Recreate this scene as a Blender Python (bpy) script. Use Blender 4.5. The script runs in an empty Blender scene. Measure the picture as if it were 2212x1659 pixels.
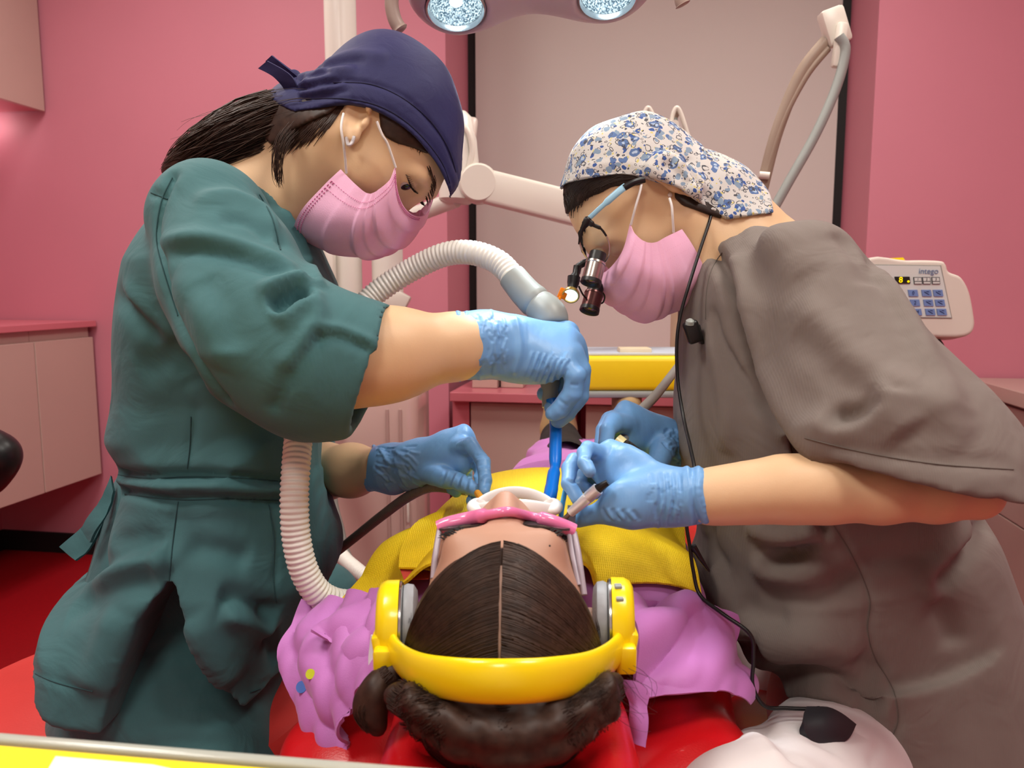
import bpy, bmesh, math, random
import numpy as np
from mathutils import Vector, Matrix

# ------------------------------------------------------------------ camera
SC = bpy.context.scene
COL = SC.collection
F_PX, CX, CY, HC = 1700.0, 1106.0, 829.5, 1.10
PITCH = math.atan(208.5 / F_PX)
CP, SP = math.cos(PITCH), math.sin(PITCH)
cam_d = bpy.data.cameras.new('camera')
cam_d.sensor_fit = 'HORIZONTAL'; cam_d.sensor_width = 36.0
cam_d.lens = F_PX / 2212.0 * 36.0
cam_d.clip_start = 0.02
cam_d.dof.use_dof = True; cam_d.dof.focus_distance = 0.92; cam_d.dof.aperture_fstop = 10.0
cam = bpy.data.objects.new('camera', cam_d); COL.objects.link(cam)
cam.location = (0, 0, HC); cam.rotation_euler = (math.pi / 2 - PITCH, 0, 0)
SC.camera = cam

# ------------------------------------------------------------------ world, lights, exposure
w = bpy.data.worlds.new('world'); SC.world = w; w.use_nodes = True
w.node_tree.nodes['Background'].inputs[0].default_value = (0.9, 0.93, 1.0, 1)
w.node_tree.nodes['Background'].inputs[1].default_value = 0.25
SC.view_settings.view_transform = 'Standard'; SC.view_settings.look = 'None'
SC.view_settings.gamma = 1.0; SC.view_settings.use_curve_mapping = False
SC.view_settings.exposure = 0.0
SC.cycles.max_bounces = 7; SC.cycles.diffuse_bounces = 3; SC.cycles.glossy_bounces = 3; SC.cycles.transmission_bounces = 6
SC.cycles.caustics_reflective = False; SC.cycles.caustics_refractive = False
YAW = math.radians(9.3); CA, SA = math.cos(YAW), math.sin(YAW)
def R(u, v, z):                       # room coordinates (u across, v into the room) -> world
    return Vector((u * CA + v * SA, -u * SA + v * CA, z))
CEIL = 2.62
PANELS = [(-1.55, 1.75, 15), (0.35, 1.75, 15), (-1.1, 0.35, 21), (0.75, 0.35, 21), (-0.2, -1.1, 17)]
for (u, v, wt) in PANELS:
    ld = bpy.data.lights.new('ceiling_panel_light', 'AREA'); ld.shape = 'RECTANGLE'
    ld.size = 0.56; ld.size_y = 0.56; ld.energy = wt; ld.color = (0.99, 0.965, 0.89)
    lo = bpy.data.objects.new('ceiling_panel_light', ld); COL.objects.link(lo)
    lo.location = R(u, v, CEIL - 0.03); lo.rotation_euler = (0, 0, -YAW)

# ------------------------------------------------------------------ pixel -> place helpers
def at(px, py, Y):
    x = (px - CX) / F_PX; u = -(py - CY) / F_PX
    y = CP + u * SP; z = -SP + u * CP
    t = Y / y
    return Vector((x * t, Y, HC + z * t))
def pxm(Y): return Y / F_PX           # metres of one photo pixel at depth Y
def on_v(px, py, v):                  # point of the room plane v = const
    a = at(px, py, 1.0); vv = a.x * SA + a.y * CA
    return Vector((a.x, a.y, a.z - HC)) * (v / vv) + Vector((0, 0, HC))
def on_z(px, py, z):
    a = at(px, py, 1.0); return Vector((a.x, a.y, a.z - HC)) * ((z - HC) / (a.z - HC)) + Vector((0, 0, HC))
def to_uv(p): return (p.x * CA - p.y * SA, p.x * SA + p.y * CA, p.z)

# ------------------------------------------------------------------ materials
MATS = {}
def add_wrinkle(nt, bp, st_, sc_, ds_):
    tc = nt.nodes.new('ShaderNodeTexCoord'); n3 = nt.nodes.new('ShaderNodeTexNoise'); n3.inputs['Scale'].default_value = sc_; n3.inputs['Detail'].default_value = 3; n3.inputs['Distortion'].default_value = 1.6; n3.inputs['Roughness'].default_value = 0.45
    nt.links.new(tc.outputs['Object'], n3.inputs['Vector'])
    b3 = nt.nodes.new('ShaderNodeBump'); b3.inputs['Strength'].default_value = st_; b3.inputs['Distance'].default_value = ds_
    nt.links.new(n3.outputs['Fac'], b3.inputs['Height']); nt.links.new(b3.outputs[0], bp.inputs['Normal'])
def srgb(c):
    return tuple(((v / 255) / 12.92 if v / 255 <= 0.04045 else ((v / 255 + 0.055) / 1.055) ** 2.4) for v in c) + (1.0,)
def mat(name, col, rough=0.5, metal=0.0, spec=0.5, noise=0.0, nscale=40.0, bump=0.0, bscale=200.0, trans=0.0, ior=1.45,
        sheen=0.0, coat=0.0, sss=0.0, emit=None, estr=0.0, alpha=1.0, aniso=None, bdetail=4.0, wrinkle=0.0, wscale=18.0, wdist=0.008):
    if name in MATS: return MATS[name]
    m = bpy.data.materials.new(name); m.use_nodes = True
    nt = m.node_tree; b = nt.nodes['Principled BSDF']
    c = srgb(col) if max(col) > 1.001 else tuple(col) + (1.0,)
    b.inputs['Base Color'].default_value = c; b.inputs['Roughness'].default_value = rough
    b.inputs['Metallic'].default_value = metal; b.inputs['Specular IOR Level'].default_value = spec
    b.inputs['Transmission Weight'].default_value = trans; b.inputs['IOR'].default_value = ior
    b.inputs['Sheen Weight'].default_value = sheen; b.inputs['Coat Weight'].default_value = coat
    b.inputs['Subsurface Weight'].default_value = sss; b.inputs['Alpha'].default_value = alpha
    if sss: b.inputs['Subsurface Radius'].default_value = (0.012, 0.005, 0.003); b.inputs['Subsurface Scale'].default_value = 0.5
    if emit: b.inputs['Emission Color'].default_value = srgb(emit); b.inputs['Emission Strength'].default_value = estr
    if noise or bump:
        tc = nt.nodes.new('ShaderNodeTexCoord')
        mp = nt.nodes.new('ShaderNodeMapping'); nt.links.new(tc.outputs['Object'], mp.inputs[0])
        if aniso: mp.inputs['Scale'].default_value = aniso
        if noise:
            n = nt.nodes.new('ShaderNodeTexNoise'); n.inputs['Scale'].default_value = nscale; n.inputs['Detail'].default_value = 5
            nt.links.new(mp.outputs[0], n.inputs['Vector'])
            r = nt.nodes.new('ShaderNodeValToRGB')
            r.color_ramp.elements[0].position = 0.3; r.color_ramp.elements[1].position = 0.7
            r.color_ramp.elements[0].color = tuple(max(0, v * (1 - noise)) for v in c[:3]) + (1,)
            r.color_ramp.elements[1].color = tuple(min(1, v * (1 + noise)) for v in c[:3]) + (1,)
            nt.links.new(n.outputs['Fac'], r.inputs[0]); nt.links.new(r.outputs[0], b.inputs['Base Color'])
        if bump:
            n2 = nt.nodes.new('ShaderNodeTexNoise'); n2.inputs['Scale'].default_value = bscale; n2.inputs['Detail'].default_value = bdetail
            nt.links.new(mp.outputs[0], n2.inputs['Vector'])
            bp = nt.nodes.new('ShaderNodeBump'); bp.inputs['Strength'].default_value = bump; bp.inputs['Distance'].default_value = 0.002
            nt.links.new(n2.outputs['Fac'], bp.inputs['Height']); nt.links.new(bp.outputs[0], b.inputs['Normal'])
            if wrinkle: add_wrinkle(nt, bp, wrinkle, wscale, wdist)
    MATS[name] = m
    return m

# ------------------------------------------------------------------ objects
def tag(o, label=None, cat=None, group=None, kind=None):
    if label: o['label'] = label
    if cat: o['category'] = cat
    if group: o['group'] = group
    if kind: o['kind'] = kind
    return o
def thing(name, loc, label, cat, group=None, kind=None):
    o = bpy.data.objects.new(name, None); COL.objects.link(o); o.location = loc; o.empty_display_size = 0.05
    return tag(o, label, cat, group, kind)
def world_loc(o):
    v = o.location.copy()
    while o.parent: o = o.parent; v = v  # parts keep world coordinates through the parent inverse
    return v
def setpar(o, par):
    if par is None: return o
    o.parent = par
    root = par
    while root.parent: root = root.parent
    if par.parent is None: o.matrix_parent_inverse = Matrix.Translation(-par.location)
    return o
def link(name, me, m, par=None, smooth=True):
    o = bpy.data.objects.new(name, me); COL.objects.link(o)
    if m is not None:
        me.materials.clear()
        for mm in (m if isinstance(m, (list, tuple)) else [m]): me.materials.append(mm)
    if smooth: me.polygons.foreach_set('use_smooth', [True] * len(me.polygons))
    return setpar(o, par)
def np_mesh(name, V, Q):
    V = np.asarray(V, np.float32); Q = np.asarray(Q, np.int32)
    me = bpy.data.meshes.new(name); n = Q.shape[1]
    me.vertices.add(len(V)); me.vertices.foreach_set('co', V.ravel())
    me.loops.add(Q.size); me.loops.foreach_set('vertex_index', Q.ravel())
    me.polygons.add(len(Q)); me.polygons.foreach_set('loop_start', np.arange(0, Q.size, n, dtype=np.int32))
    me.polygons.foreach_set('loop_total', np.full(len(Q), n, np.int32))
    me.update(calc_edges=True); me.validate()
    return me
class MB:                              # collects shapes into ONE mesh
    def __init__(s): s.v = []; s.f = []
    def add(s, V, Fc):
        o = len(s.v); s.v += [tuple(p) for p in V]; s.f += [tuple(i + o for i in f) for f in Fc]; return s
    def bm(s, b):
        b.verts.index_update(); s.add([v.co for v in b.verts], [[v.index for v in f.verts] for f in b.faces]); b.free(); return s
    def box(s, c, size, M=None, bev=0.0, seg=2):
        b = bmesh.new(); bmesh.ops.create_cube(b, size=1.0)
        for v in b.verts: v.co = Vector((v.co.x * size[0], v.co.y * size[1], v.co.z * size[2]))
        if bev: bmesh.ops.bevel(b, geom=list(b.edges), offset=bev, segments=seg, affect='EDGES', profile=0.5)
        for v in b.verts: v.co = (M @ v.co if M is not None else v.co) + Vector(c)
        return s.bm(b)
    def rbox(s, u0, u1, v0, v1, z0, z1, bev=0.0, seg=2):      # box in room coordinates
        Mz = Matrix.Rotation(-YAW, 3, 'Z')
        return s.box(R((u0 + u1) / 2, (v0 + v1) / 2, (z0 + z1) / 2), (abs(u1 - u0), abs(v1 - v0), abs(z1 - z0)), Mz, bev, seg)
    def quad(s, a, b, c, d): return s.add([a, b, c, d], [(0, 1, 2, 3)])
    def tube(s, pts, r, seg=12, caps=True, flat=None, up0=None):
        pts = [Vector(p) for p in pts]; n = len(pts)
        rr = r if hasattr(r, '__len__') else [r] * n
        T = [(pts[min(i + 1, n - 1)] - pts[max(i - 1, 0)]).normalized() for i in range(n)]
        a = Vector(up0) if up0 is not None else (Vector((0, 0, 1)) if abs(T[0].z) < 0.9 else Vector((1, 0, 0)))
        N = (a - T[0] * a.dot(T[0])).normalized(); V = []; Fc = []
        for i in range(n):
            N = (N - T[i] * N.dot(T[i])).normalized(); B = T[i].cross(N)
            for k in range(seg):
                an = 2 * math.pi * k / seg
                V.append(pts[i] + N * (math.cos(an) * rr[i]) + B * (math.sin(an) * rr[i] * (flat or 1.0)))
        for i in range(n - 1):
            for k in range(seg):
                k2 = (k + 1) % seg; Fc.append((i * seg + k, i * seg + k2, (i + 1) * seg + k2, (i + 1) * seg + k))
        if caps: Fc += [tuple(range(seg - 1, -1, -1)), tuple((n - 1) * seg + k for k in range(seg))]
        return s.add(V, Fc)
    def lathe(s, org, axis, prof, seg=32, caps=True):       # prof: (distance along axis, radius)
        return s._lathe(org, axis, prof, seg, caps)
    def _lathe(s, org, ax, prof, seg=32, caps=True):
        org = Vector(org); ax = Vector(ax).normalized()
        a = Vector((0, 0, 1)) if abs(ax.z) < 0.9 else Vector((1, 0, 0))
        N = (a - ax * a.dot(ax)).normalized(); B = ax.cross(N); V = []; Fc = []
        for h, r in prof:
            for k in range(seg):
                an = 2 * math.pi * k / seg; V.append(org + ax * h + (N * math.cos(an) + B * math.sin(an)) * max(r, 1e-5))
        for i in range(len(prof) - 1):
            for k in range(seg):
                k2 = (k + 1) % seg; Fc.append((i * seg + k, i * seg + k2, (i + 1) * seg + k2, (i + 1) * seg + k))
        if caps: Fc += [tuple(range(seg - 1, -1, -1)), tuple((len(prof) - 1) * seg + k for k in range(seg))]
        return s.add(V, Fc)
    def prism(s, poly, off):                                # polygon of 3D points extruded by a vector
        n = len(poly); off = Vector(off); V = [Vector(p) for p in poly] + [Vector(p) + off for p in poly]
        Fc = [tuple(range(n - 1, -1, -1)), tuple(range(n, 2 * n))] + [(i, (i + 1) % n, n + (i + 1) % n, n + i) for i in range(n)]
        return s.add(V, Fc)
    def grid(s, P, th=None, nrm=None):                      # P[i][j] points; optional thickness along normals
        A = np.array([[tuple(p) for p in row] for row in P], float); ni, nj = A.shape[:2]
        Fc = [(i * nj + j, (i + 1) * nj + j, (i + 1) * nj + j + 1, i * nj + j + 1) for i in range(ni - 1) for j in range(nj - 1)]
        if th is None: return s.add(A.reshape(-1, 3), Fc)
        du = np.gradient(A, axis=0); dv = np.gradient(A, axis=1); N = np.cross(du, dv); N /= (np.linalg.norm(N, axis=2, keepdims=True) + 1e-12)
        V = np.concatenate([A.reshape(-1, 3), (A - N * th).reshape(-1, 3)]); o = ni * nj
        Fc2 = [(a + o, d + o, c + o, b + o) for a, b, c, d in Fc]
        bd = [i * nj for i in range(ni)] + [(ni - 1) * nj + j for j in range(1, nj)] + [i * nj + nj - 1 for i in range(ni - 2, -1, -1)] + [j for j in range(nj - 2, 0, -1)]
        side = [(bd[(k + 1) % len(bd)], bd[k], bd[k] + o, bd[(k + 1) % len(bd)] + o) for k in range(len(bd))]
        return s.add(V, Fc + Fc2 + side)
    def build(s, name, m, par=None, smooth=False, angle=None):
        me = bpy.data.meshes.new(name); me.from_pydata(s.v, [], s.f)
        b = bmesh.new(); b.from_mesh(me); bmesh.ops.recalc_face_normals(b, faces=b.faces); b.to_mesh(me); b.free()
        o = link(name, me, m, par, smooth)
        if smooth or angle:
            me.polygons.foreach_set('use_smooth', [True] * len(me.polygons))
            me.set_sharp_from_angle(angle=math.radians(angle or 40))
        return o
def spline(pts, n=12, closed=False):                        # Catmull-Rom through points
    P = [np.array(tuple(p), float) for p in pts]; out = []; m = len(P)
    rng = m if closed else m - 1
    for i in range(rng):
        if closed: p0, p1, p2, p3 = P[(i - 1) % m], P[i], P[(i + 1) % m], P[(i + 2) % m]
        else: p0, p1, p2, p3 = P[max(i - 1, 0)], P[i], P[i + 1], P[min(i + 2, m - 1)]
        for k in range(n):
            t = k / n; out.append(0.5 * (2 * p1 + (p2 - p0) * t + (2 * p0 - 5 * p1 + 4 * p2 - p3) * t * t + (3 * p1 - p0 - 3 * p2 + p3) * t ** 3))
    if not closed: out.append(P[-1])
    return out
def pts(*L): return [at(*p) for p in L]                     # (px, py, Y) triples
def text_mesh(name, body, size, M, m, par=None, extrude=0.0004):
    cu = bpy.data.curves.new(name, 'FONT'); cu.body = body; cu.size = size; cu.extrude = extrude
    cu.align_x = 'CENTER'; cu.align_y = 'CENTER'
    o = bpy.data.objects.new(name + '_tmp', cu); COL.objects.link(o)
    dg = bpy.context.evaluated_depsgraph_get(); me = bpy.data.meshes.new_from_object(o.evaluated_get(dg)); bpy.data.objects.remove(o)
    me.transform(M)
    return link(name, me, m, par, False)
# ------------------------------------------------------------------ implicit-surface toolkit for bodies and cloth
BIG = 1.0
def A3(p): return np.array((p[0], p[1], p[2]), np.float64)
class SDF:
    def __init__(s, lo, hi, h):
        s.lo = np.array(lo, float); s.h = h
        s.n = np.maximum(np.ceil((np.array(hi, float) - s.lo) / h).astype(int) + 1, 4)
        s.d = np.full(tuple(s.n), BIG, np.float32); s.last = None
    def blk(s, lo, hi):
        a = np.clip(np.floor((np.array(lo) - s.lo) / s.h).astype(int), 0, s.n); b = np.clip(np.ceil((np.array(hi) - s.lo) / s.h).astype(int) + 1, 0, s.n)
        if np.any(b <= a): return None
        sl = tuple(slice(a[i], b[i]) for i in range(3))
        X = (s.lo[0] + s.h * np.arange(a[0], b[0]))[:, None, None].astype(np.float32)
        Y = (s.lo[1] + s.h * np.arange(a[1], b[1]))[None, :, None].astype(np.float32)
        Z = (s.lo[2] + s.h * np.arange(a[2], b[2]))[None, None, :].astype(np.float32)
        return sl, X, Y, Z
    def op(s, fn, lo, hi, k=0.0, mode='u'):
        mg = k + 4 * s.h
        g = s.blk(np.array(lo) - mg, np.array(hi) + mg)
        if g is None: return s
        sl, X, Y, Z = g; b = fn(X, Y, Z).astype(np.float32); a = s.d[sl]
        if mode == 'u':
            if k > 0: hh = np.maximum(k - np.abs(a - b), 0) / k; r = np.minimum(a, b) - hh * hh * k * 0.25
            else: r = np.minimum(a, b)
        elif mode == 's':
            b = -b
            if k > 0: hh = np.maximum(k - np.abs(a - b), 0) / k; r = np.maximum(a, b) + hh * hh * k * 0.25
            else: r = np.maximum(a, b)
        s.d[sl] = r
        return s
    def clip(s, fn, k=0.0):                                 # keep where fn < 0
        sl, X, Y, Z = s.blk(s.lo, s.lo + s.h * s.n); b = np.broadcast_to(fn(X, Y, Z), s.d.shape).astype(np.float32)
        if k > 0: hh = np.maximum(k - np.abs(s.d - b), 0) / k; s.d = np.maximum(s.d, b) + hh * hh * k * 0.25
        else: s.d = np.maximum(s.d, b)
        return s
    def cone(s, a, b, ra, rb, k=0.0, mode='u'):
        a = A3(a); b = A3(b); ab = b - a; L2 = max(float(ab @ ab), 1e-12)
        def fn(X, Y, Z):
            px, py, pz = X - a[0], Y - a[1], Z - a[2]
            t = np.clip((px * ab[0] + py * ab[1] + pz * ab[2]) / L2, 0, 1)
            return np.sqrt((px - t * ab[0]) ** 2 + (py - t * ab[1]) ** 2 + (pz - t * ab[2]) ** 2) - (ra + (rb - ra) * t)
        r = max(ra, rb); return s.op(fn, np.minimum(a, b) - r, np.maximum(a, b) + r, k, mode)
    def chain(s, L, k=0.0, kj=None, mode='u'):              # L: [(point, radius), ...]
        if kj is None: kj = k
        for i in range(len(L) - 1): s.cone(L[i][0], L[i + 1][0], L[i][1], L[i + 1][1], k if i == 0 else kj, mode)
        return s
    def ring(s, c, axis, rad, r, k=0.002, wob=0.0, n=28, sq=1.0):   # rolled edge
        ax = Vector(axis).normalized(); a = Vector((0, 0, 1)) if abs(ax.z) < 0.9 else Vector((1, 0, 0)); N_ = (a - ax * a.dot(ax)).normalized(); B_ = ax.cross(N_); c = Vector(c)
        P = [c + (N_ * math.cos(t) + B_ * math.sin(t) * sq) * rad + ax * (wob * math.sin(3 * t + 1) + wob * 0.6 * math.sin(5 * t)) for t in np.linspace(0, 2 * math.pi, n)]
        return s.chain([(p, r) for p in P], k)
    def ell(s, c, r, ax=None, k=0.0, mode='u'):             # ax: three unit axes
        c = A3(c); E = np.eye(3) if ax is None else np.array([A3(a) / np.linalg.norm(A3(a)) for a in ax]); r = np.array(r, float)
        def fn(X, Y, Z):
            px, py, pz = X - c[0], Y - c[1], Z - c[2]
            k0 = 0; k1 = 0
            for i in range(3):
                q = px * E[i, 0] + py * E[i, 1] + pz * E[i, 2]
                k0 = k0 + (q / r[i]) ** 2; k1 = k1 + (q / (r[i] * r[i])) ** 2
            k0 = np.sqrt(k0); k1 = np.sqrt(k1) + 1e-6
            return k0 * (k0 - 1.0) / k1
        ext = np.sqrt(((E * r[:, None]) ** 2).sum(0)); return s.op(fn, c - ext, c + ext, k, mode)
    def box(s, c, half, ax=None, rnd=0.0, k=0.0, mode='u'):
        c = A3(c); E = np.eye(3) if ax is None else np.array([A3(a) / np.linalg.norm(A3(a)) for a in ax]); hf = np.array(half, float) - rnd
        def fn(X, Y, Z):
            px, py, pz = X - c[0], Y - c[1], Z - c[2]; o = 0; m = None
            for i in range(3):
                q = np.abs(px * E[i, 0] + py * E[i, 1] + pz * E[i, 2]) - hf[i]
                o = o + np.maximum(q, 0) ** 2; m = q if m is None else np.maximum(m, q)
            return np.sqrt(o) + np.minimum(m, 0) - rnd
        ext = (np.abs(E) * np.array(half, float)[:, None]).sum(0); return s.op(fn, c - ext, c + ext, k, mode)
    def slab(s, a, b, wa, wb, ta, tb, side, k=0.0, mode='u'):   # flattened cone: half widths along side, half thicknesses across
        a = A3(a); b = A3(b); ab = b - a; L2 = float(ab @ ab); d = ab / math.sqrt(L2)
        sd = A3(side); sd = sd - d * (sd @ d); sd /= np.linalg.norm(sd); up = np.cross(d, sd)
        def fn(X, Y, Z):
            px, py, pz = X - a[0], Y - a[1], Z - a[2]; tt = (px * ab[0] + py * ab[1] + pz * ab[2]) / L2; t = np.clip(tt, 0, 1)
            e = (tt - t) * math.sqrt(L2); q1 = px * sd[0] + py * sd[1] + pz * sd[2]; q2 = px * up[0] + py * up[1] + pz * up[2]
            w_ = wa + (wb - wa) * t; t_ = ta + (tb - ta) * t; m = np.minimum(w_, t_)
            k0 = np.sqrt((q1 / w_) ** 2 + (q2 / t_) ** 2 + (e / m) ** 2); k1 = np.sqrt((q1 / w_ ** 2) ** 2 + (q2 / t_ ** 2) ** 2 + (e / m ** 2) ** 2) + 1e-6
            return k0 * (k0 - 1) / k1
        r = max(wa, wb, ta, tb); return s.op(fn, np.minimum(a, b) - r, np.maximum(a, b) + r, k, mode)
    def plane(s, p, nrm, k=0.0):                            # remove the side the normal points to
        p = A3(p); n = A3(nrm) / np.linalg.norm(A3(nrm))
        return s.clip(lambda X, Y, Z: (X - p[0]) * n[0] + (Y - p[1]) * n[1] + (Z - p[2]) * n[2], k)
    def xz(s, poly):                                        # 2D signed distance on the grid's XZ plane
        xs = s.lo[0] + s.h * np.arange(s.n[0]); zs = s.lo[2] + s.h * np.arange(s.n[2])
        return poly_sd(np.asarray([(p[0], p[2]) for p in poly]), xs[:, None], zs[None, :])
    def inflate(s, poly, Yc, W, Rr, k=0.0, sl=(0, 0, 0, 0), mode='u', pw=0.5):   # outline (XZ) given a real, rounded depth
        d2 = s.xz(poly); P = np.array([(p[0], p[2]) for p in poly]); zs = s.lo[2] + s.h * np.arange(s.n[2]); xs = s.lo[0] + s.h * np.arange(s.n[0])
        Wz = (W(zs) if callable(W) else np.full(len(zs), W))[None, :]
        q = np.clip(-d2 / Rr, 0, 1); T = Wz * (1 - (1 - q) ** 2) ** pw
        yc = Yc + sl[0] * (xs[:, None] - sl[2]) + sl[1] * (zs[None, :] - sl[3])
        def fn(X, Y, Z):
            i0 = int(round((X.flat[0] - s.lo[0]) / s.h)); k0 = int(round((Z.flat[0] - s.lo[2]) / s.h))
            Ts = T[i0:i0 + X.shape[0], None, k0:k0 + Z.shape[2]]; ds = d2[i0:i0 + X.shape[0], None, k0:k0 + Z.shape[2]]
            a = np.abs(Y - yc[i0:i0 + X.shape[0], None, k0:k0 + Z.shape[2]]) - Ts
            g = np.minimum(Rr / np.maximum(Wz.mean(), 1e-3), 1.0)
            return np.where(ds > 0, np.sqrt(np.maximum(a, 0) ** 2 + ds ** 2), np.maximum(a * 0.7, ds))
        wmax = float(Wz.max()) + 0.1
        return s.op(fn, (P[:, 0].min(), Yc - wmax, P[:, 1].min()), (P[:, 0].max(), Yc + wmax, P[:, 1].max()), k, mode)
    def cut_xz(s, poly, keep=True, k=0.0, y0=None, y1=None):
        d2 = s.xz(poly)[:, None, :]
        if keep: return s.clip(lambda X, Y, Z: d2, k)
        if y0 is None: return s.clip(lambda X, Y, Z: -d2, k)
        return s.clip(lambda X, Y, Z: -np.maximum(d2, np.maximum(y0 - Y, Y - y1)), k)
    def cut_xy(s, poly, keep=True, k=0.0):
        xs = s.lo[0] + s.h * np.arange(s.n[0]); ys = s.lo[1] + s.h * np.arange(s.n[1])
        d2 = poly_sd(np.asarray([(p[0], p[1]) for p in poly]), xs[:, None], ys[None, :])[:, :, None]
        return s.clip(lambda X, Y, Z: d2 if keep else -d2, k)
    def shell_copy(s): c = SDF.__new__(SDF); c.lo = s.lo; c.h = s.h; c.n = s.n; c.d = s.d.copy(); return c
    def sample(s, P):
        P = np.asarray(P, float); g = (P - s.lo) / s.h; i = np.clip(np.floor(g).astype(int), 0, s.n - 2); f = np.clip(g - i, 0, 1); r = 0
        for a in (0, 1):
            for b in (0, 1):
                for c in (0, 1):
                    wgt = (f[:, 0] if a else 1 - f[:, 0]) * (f[:, 1] if b else 1 - f[:, 1]) * (f[:, 2] if c else 1 - f[:, 2])
                    r = r + wgt * s.d[i[:, 0] + a, i[:, 1] + b, i[:, 2] + c]
        return r
    def hit(s, px, py, strict=False):                                     # where the sight line through a photo pixel meets the surface
        Ys = np.arange(max(s.lo[1], 0.05), s.lo[1] + s.h * s.n[1], s.h * 0.5); a = at(px, py, 1.0)
        P = np.stack([a.x * Ys, Ys, HC + (a.z - HC) * Ys], 1)
        ins = np.all((P > s.lo) & (P < s.lo + s.h * (s.n - 1)), 1)
        d = np.where(ins, s.sample(P), 1.0); w_ = np.nonzero(d < 0)[0]
        if len(w_) == 0:
            if strict: return None
            j = int(np.argmin(d)); return Vector(P[j]) if d[j] < 0.03 else None
        return Vector(P[w_[0]])
    def mesh(s, smooth=1):
        d = s.d; n = s.n; ins = d < 0
        cs = np.zeros(tuple(n - 1), np.int8)
        for a in (0, 1):
            for b in (0, 1):
                for c in (0, 1): cs += ins[a:n[0] - 1 + a, b:n[1] - 1 + b, c:n[2] - 1 + c]
        act = np.nonzero((cs > 0) & (cs < 8)); N = len(act[0])
        idx = np.full(tuple(n - 1), -1, np.int32); idx[act] = np.arange(N)
        V = np.zeros((N, 3)); cnt = np.zeros(N)
        cor = [(a, b, c) for a in (0, 1) for b in (0, 1) for c in (0, 1)]
        cv = {q: d[act[0] + q[0], act[1] + q[1], act[2] + q[2]].astype(np.float64) for q in cor}
        for q in cor:
            for ax in range(3):
                if q[ax] == 0:
                    q2 = list(q); q2[ax] = 1; q2 = tuple(q2); a, b = cv[q], cv[q2]; m = (a < 0) != (b < 0)
                    t = np.where(m, a / np.where(np.abs(a - b) < 1e-12, 1, a - b), 0)
                    for i in range(3): V[:, i] += np.where(m, q[i] + (t if i == ax else 0), 0)
                    cnt += m
        V = V / cnt[:, None] + np.stack(act, 1); V = s.lo + V * s.h
        Q = []
        for ax in range(3):
            u_, v_ = (ax + 1) % 3, (ax + 2) % 3
            sl0 = [slice(1, n[i] - 1) for i in range(3)]; sl0[ax] = slice(0, n[ax] - 1); sl1 = list(sl0); sl1[ax] = slice(1, n[ax])
            A_, B_ = ins[tuple(sl0)], ins[tuple(sl1)]; e = np.nonzero(A_ != B_)
            if len(e[0]) == 0: continue
            flip = A_[e]; P = [e[i] + (0 if i == ax else 1) for i in range(3)]
            def cell(du, dv):
                c = [p.copy() for p in P]; c[u_] -= du; c[v_] -= dv; return idx[c[0], c[1], c[2]]
            q = np.stack([cell(1, 1), cell(0, 1), cell(0, 0), cell(1, 0)], 1)
            q[~flip] = q[~flip][:, ::-1]; Q.append(q)
        Q = np.concatenate(Q); Q = Q[(Q >= 0).all(1)]
        for _ in range(smooth): V = lap(V, Q, 0.5)
        return V, Q
def poly_sd(P, X, Z):
    n = len(P); best = None; sgn = np.ones(np.broadcast(X, Z).shape)
    for i in range(n):
        a = P[i]; b = P[(i + 1) % n]; e = b - a; wx = X - a[0]; wz = Z - a[1]
        t = np.clip((wx * e[0] + wz * e[1]) / max(float(e @ e), 1e-12), 0, 1)
        dd = (wx - e[0] * t) ** 2 + (wz - e[1] * t) ** 2; best = dd if best is None else np.minimum(best, dd)
        c1 = Z >= a[1]; c2 = Z < b[1]; c3 = e[0] * wz > e[1] * wx
        fl = (c1 & c2 & c3) | (~c1 & ~c2 & ~c3); sgn = np.where(fl, -sgn, sgn)
    return (np.sqrt(best) * sgn).astype(np.float32)
def lap(V, Q, f=0.5):
    n = len(V); S = np.zeros((n, 3)); c = np.zeros(n)
    for i in range(4):
        a, b = Q[:, i], Q[:, (i + 1) % 4]
        for j in range(3): S[:, j] += np.bincount(a, V[b, j], n) + np.bincount(b, V[a, j], n)
        c += np.bincount(a, minlength=n) + np.bincount(b, minlength=n)
    c = np.maximum(c, 1); return V + f * (S / c[:, None] - V)
def normals(V, Q):
    fn = np.cross(V[Q[:, 2]] - V[Q[:, 0]], V[Q[:, 3]] - V[Q[:, 1]]); N = np.zeros_like(V)
    for i in range(4):
        for j in range(3): N[:, j] += np.bincount(Q[:, i], fn[:, j], len(V))
    return N / (np.linalg.norm(N, axis=1, keepdims=True) + 1e-12)
def seg_dist(V, P):                                          # distance of vertices to a polyline, and arc parameter 0..1
    P = np.asarray(P, float); best = np.full(len(V), 9.0); tp = np.zeros(len(V)); m = len(P) - 1
    for i in range(m):
        a = P[i]; e = P[i + 1] - a; t = np.clip(((V - a) @ e) / max(e @ e, 1e-12), 0, 1)
        dd = np.linalg.norm(V - (a + t[:, None] * e), axis=1); b = dd < best; best[b] = dd[b]; tp[b] = (i + t[b]) / m
    return best, tp
def fold(V, N, field, line, wd, amp, taper=True):           # raise (or sink) cloth along a drawn fold line
    L = [field.hit(*p) for p in spline([(q[0], q[1], 0) for q in line], 6) for p in [(p[0], p[1])]]
    L = [tuple(p) for p in L if p is not None]
    if len(L) < 2: return
    P = np.array(L); near = np.nonzero(np.all((V > P.min(0) - 3 * wd) & (V < P.max(0) + 3 * wd), 1))[0]
    if len(near) == 0: return
    d, t = seg_dist(V[near], P); wgt = np.exp(-(d / wd) ** 2)
    if taper: wgt = wgt * np.clip(np.minimum(t, 1 - t) * 5, 0, 1) ** 0.7
    V[near] += N[near] * (wgt * amp)[:, None]
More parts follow.
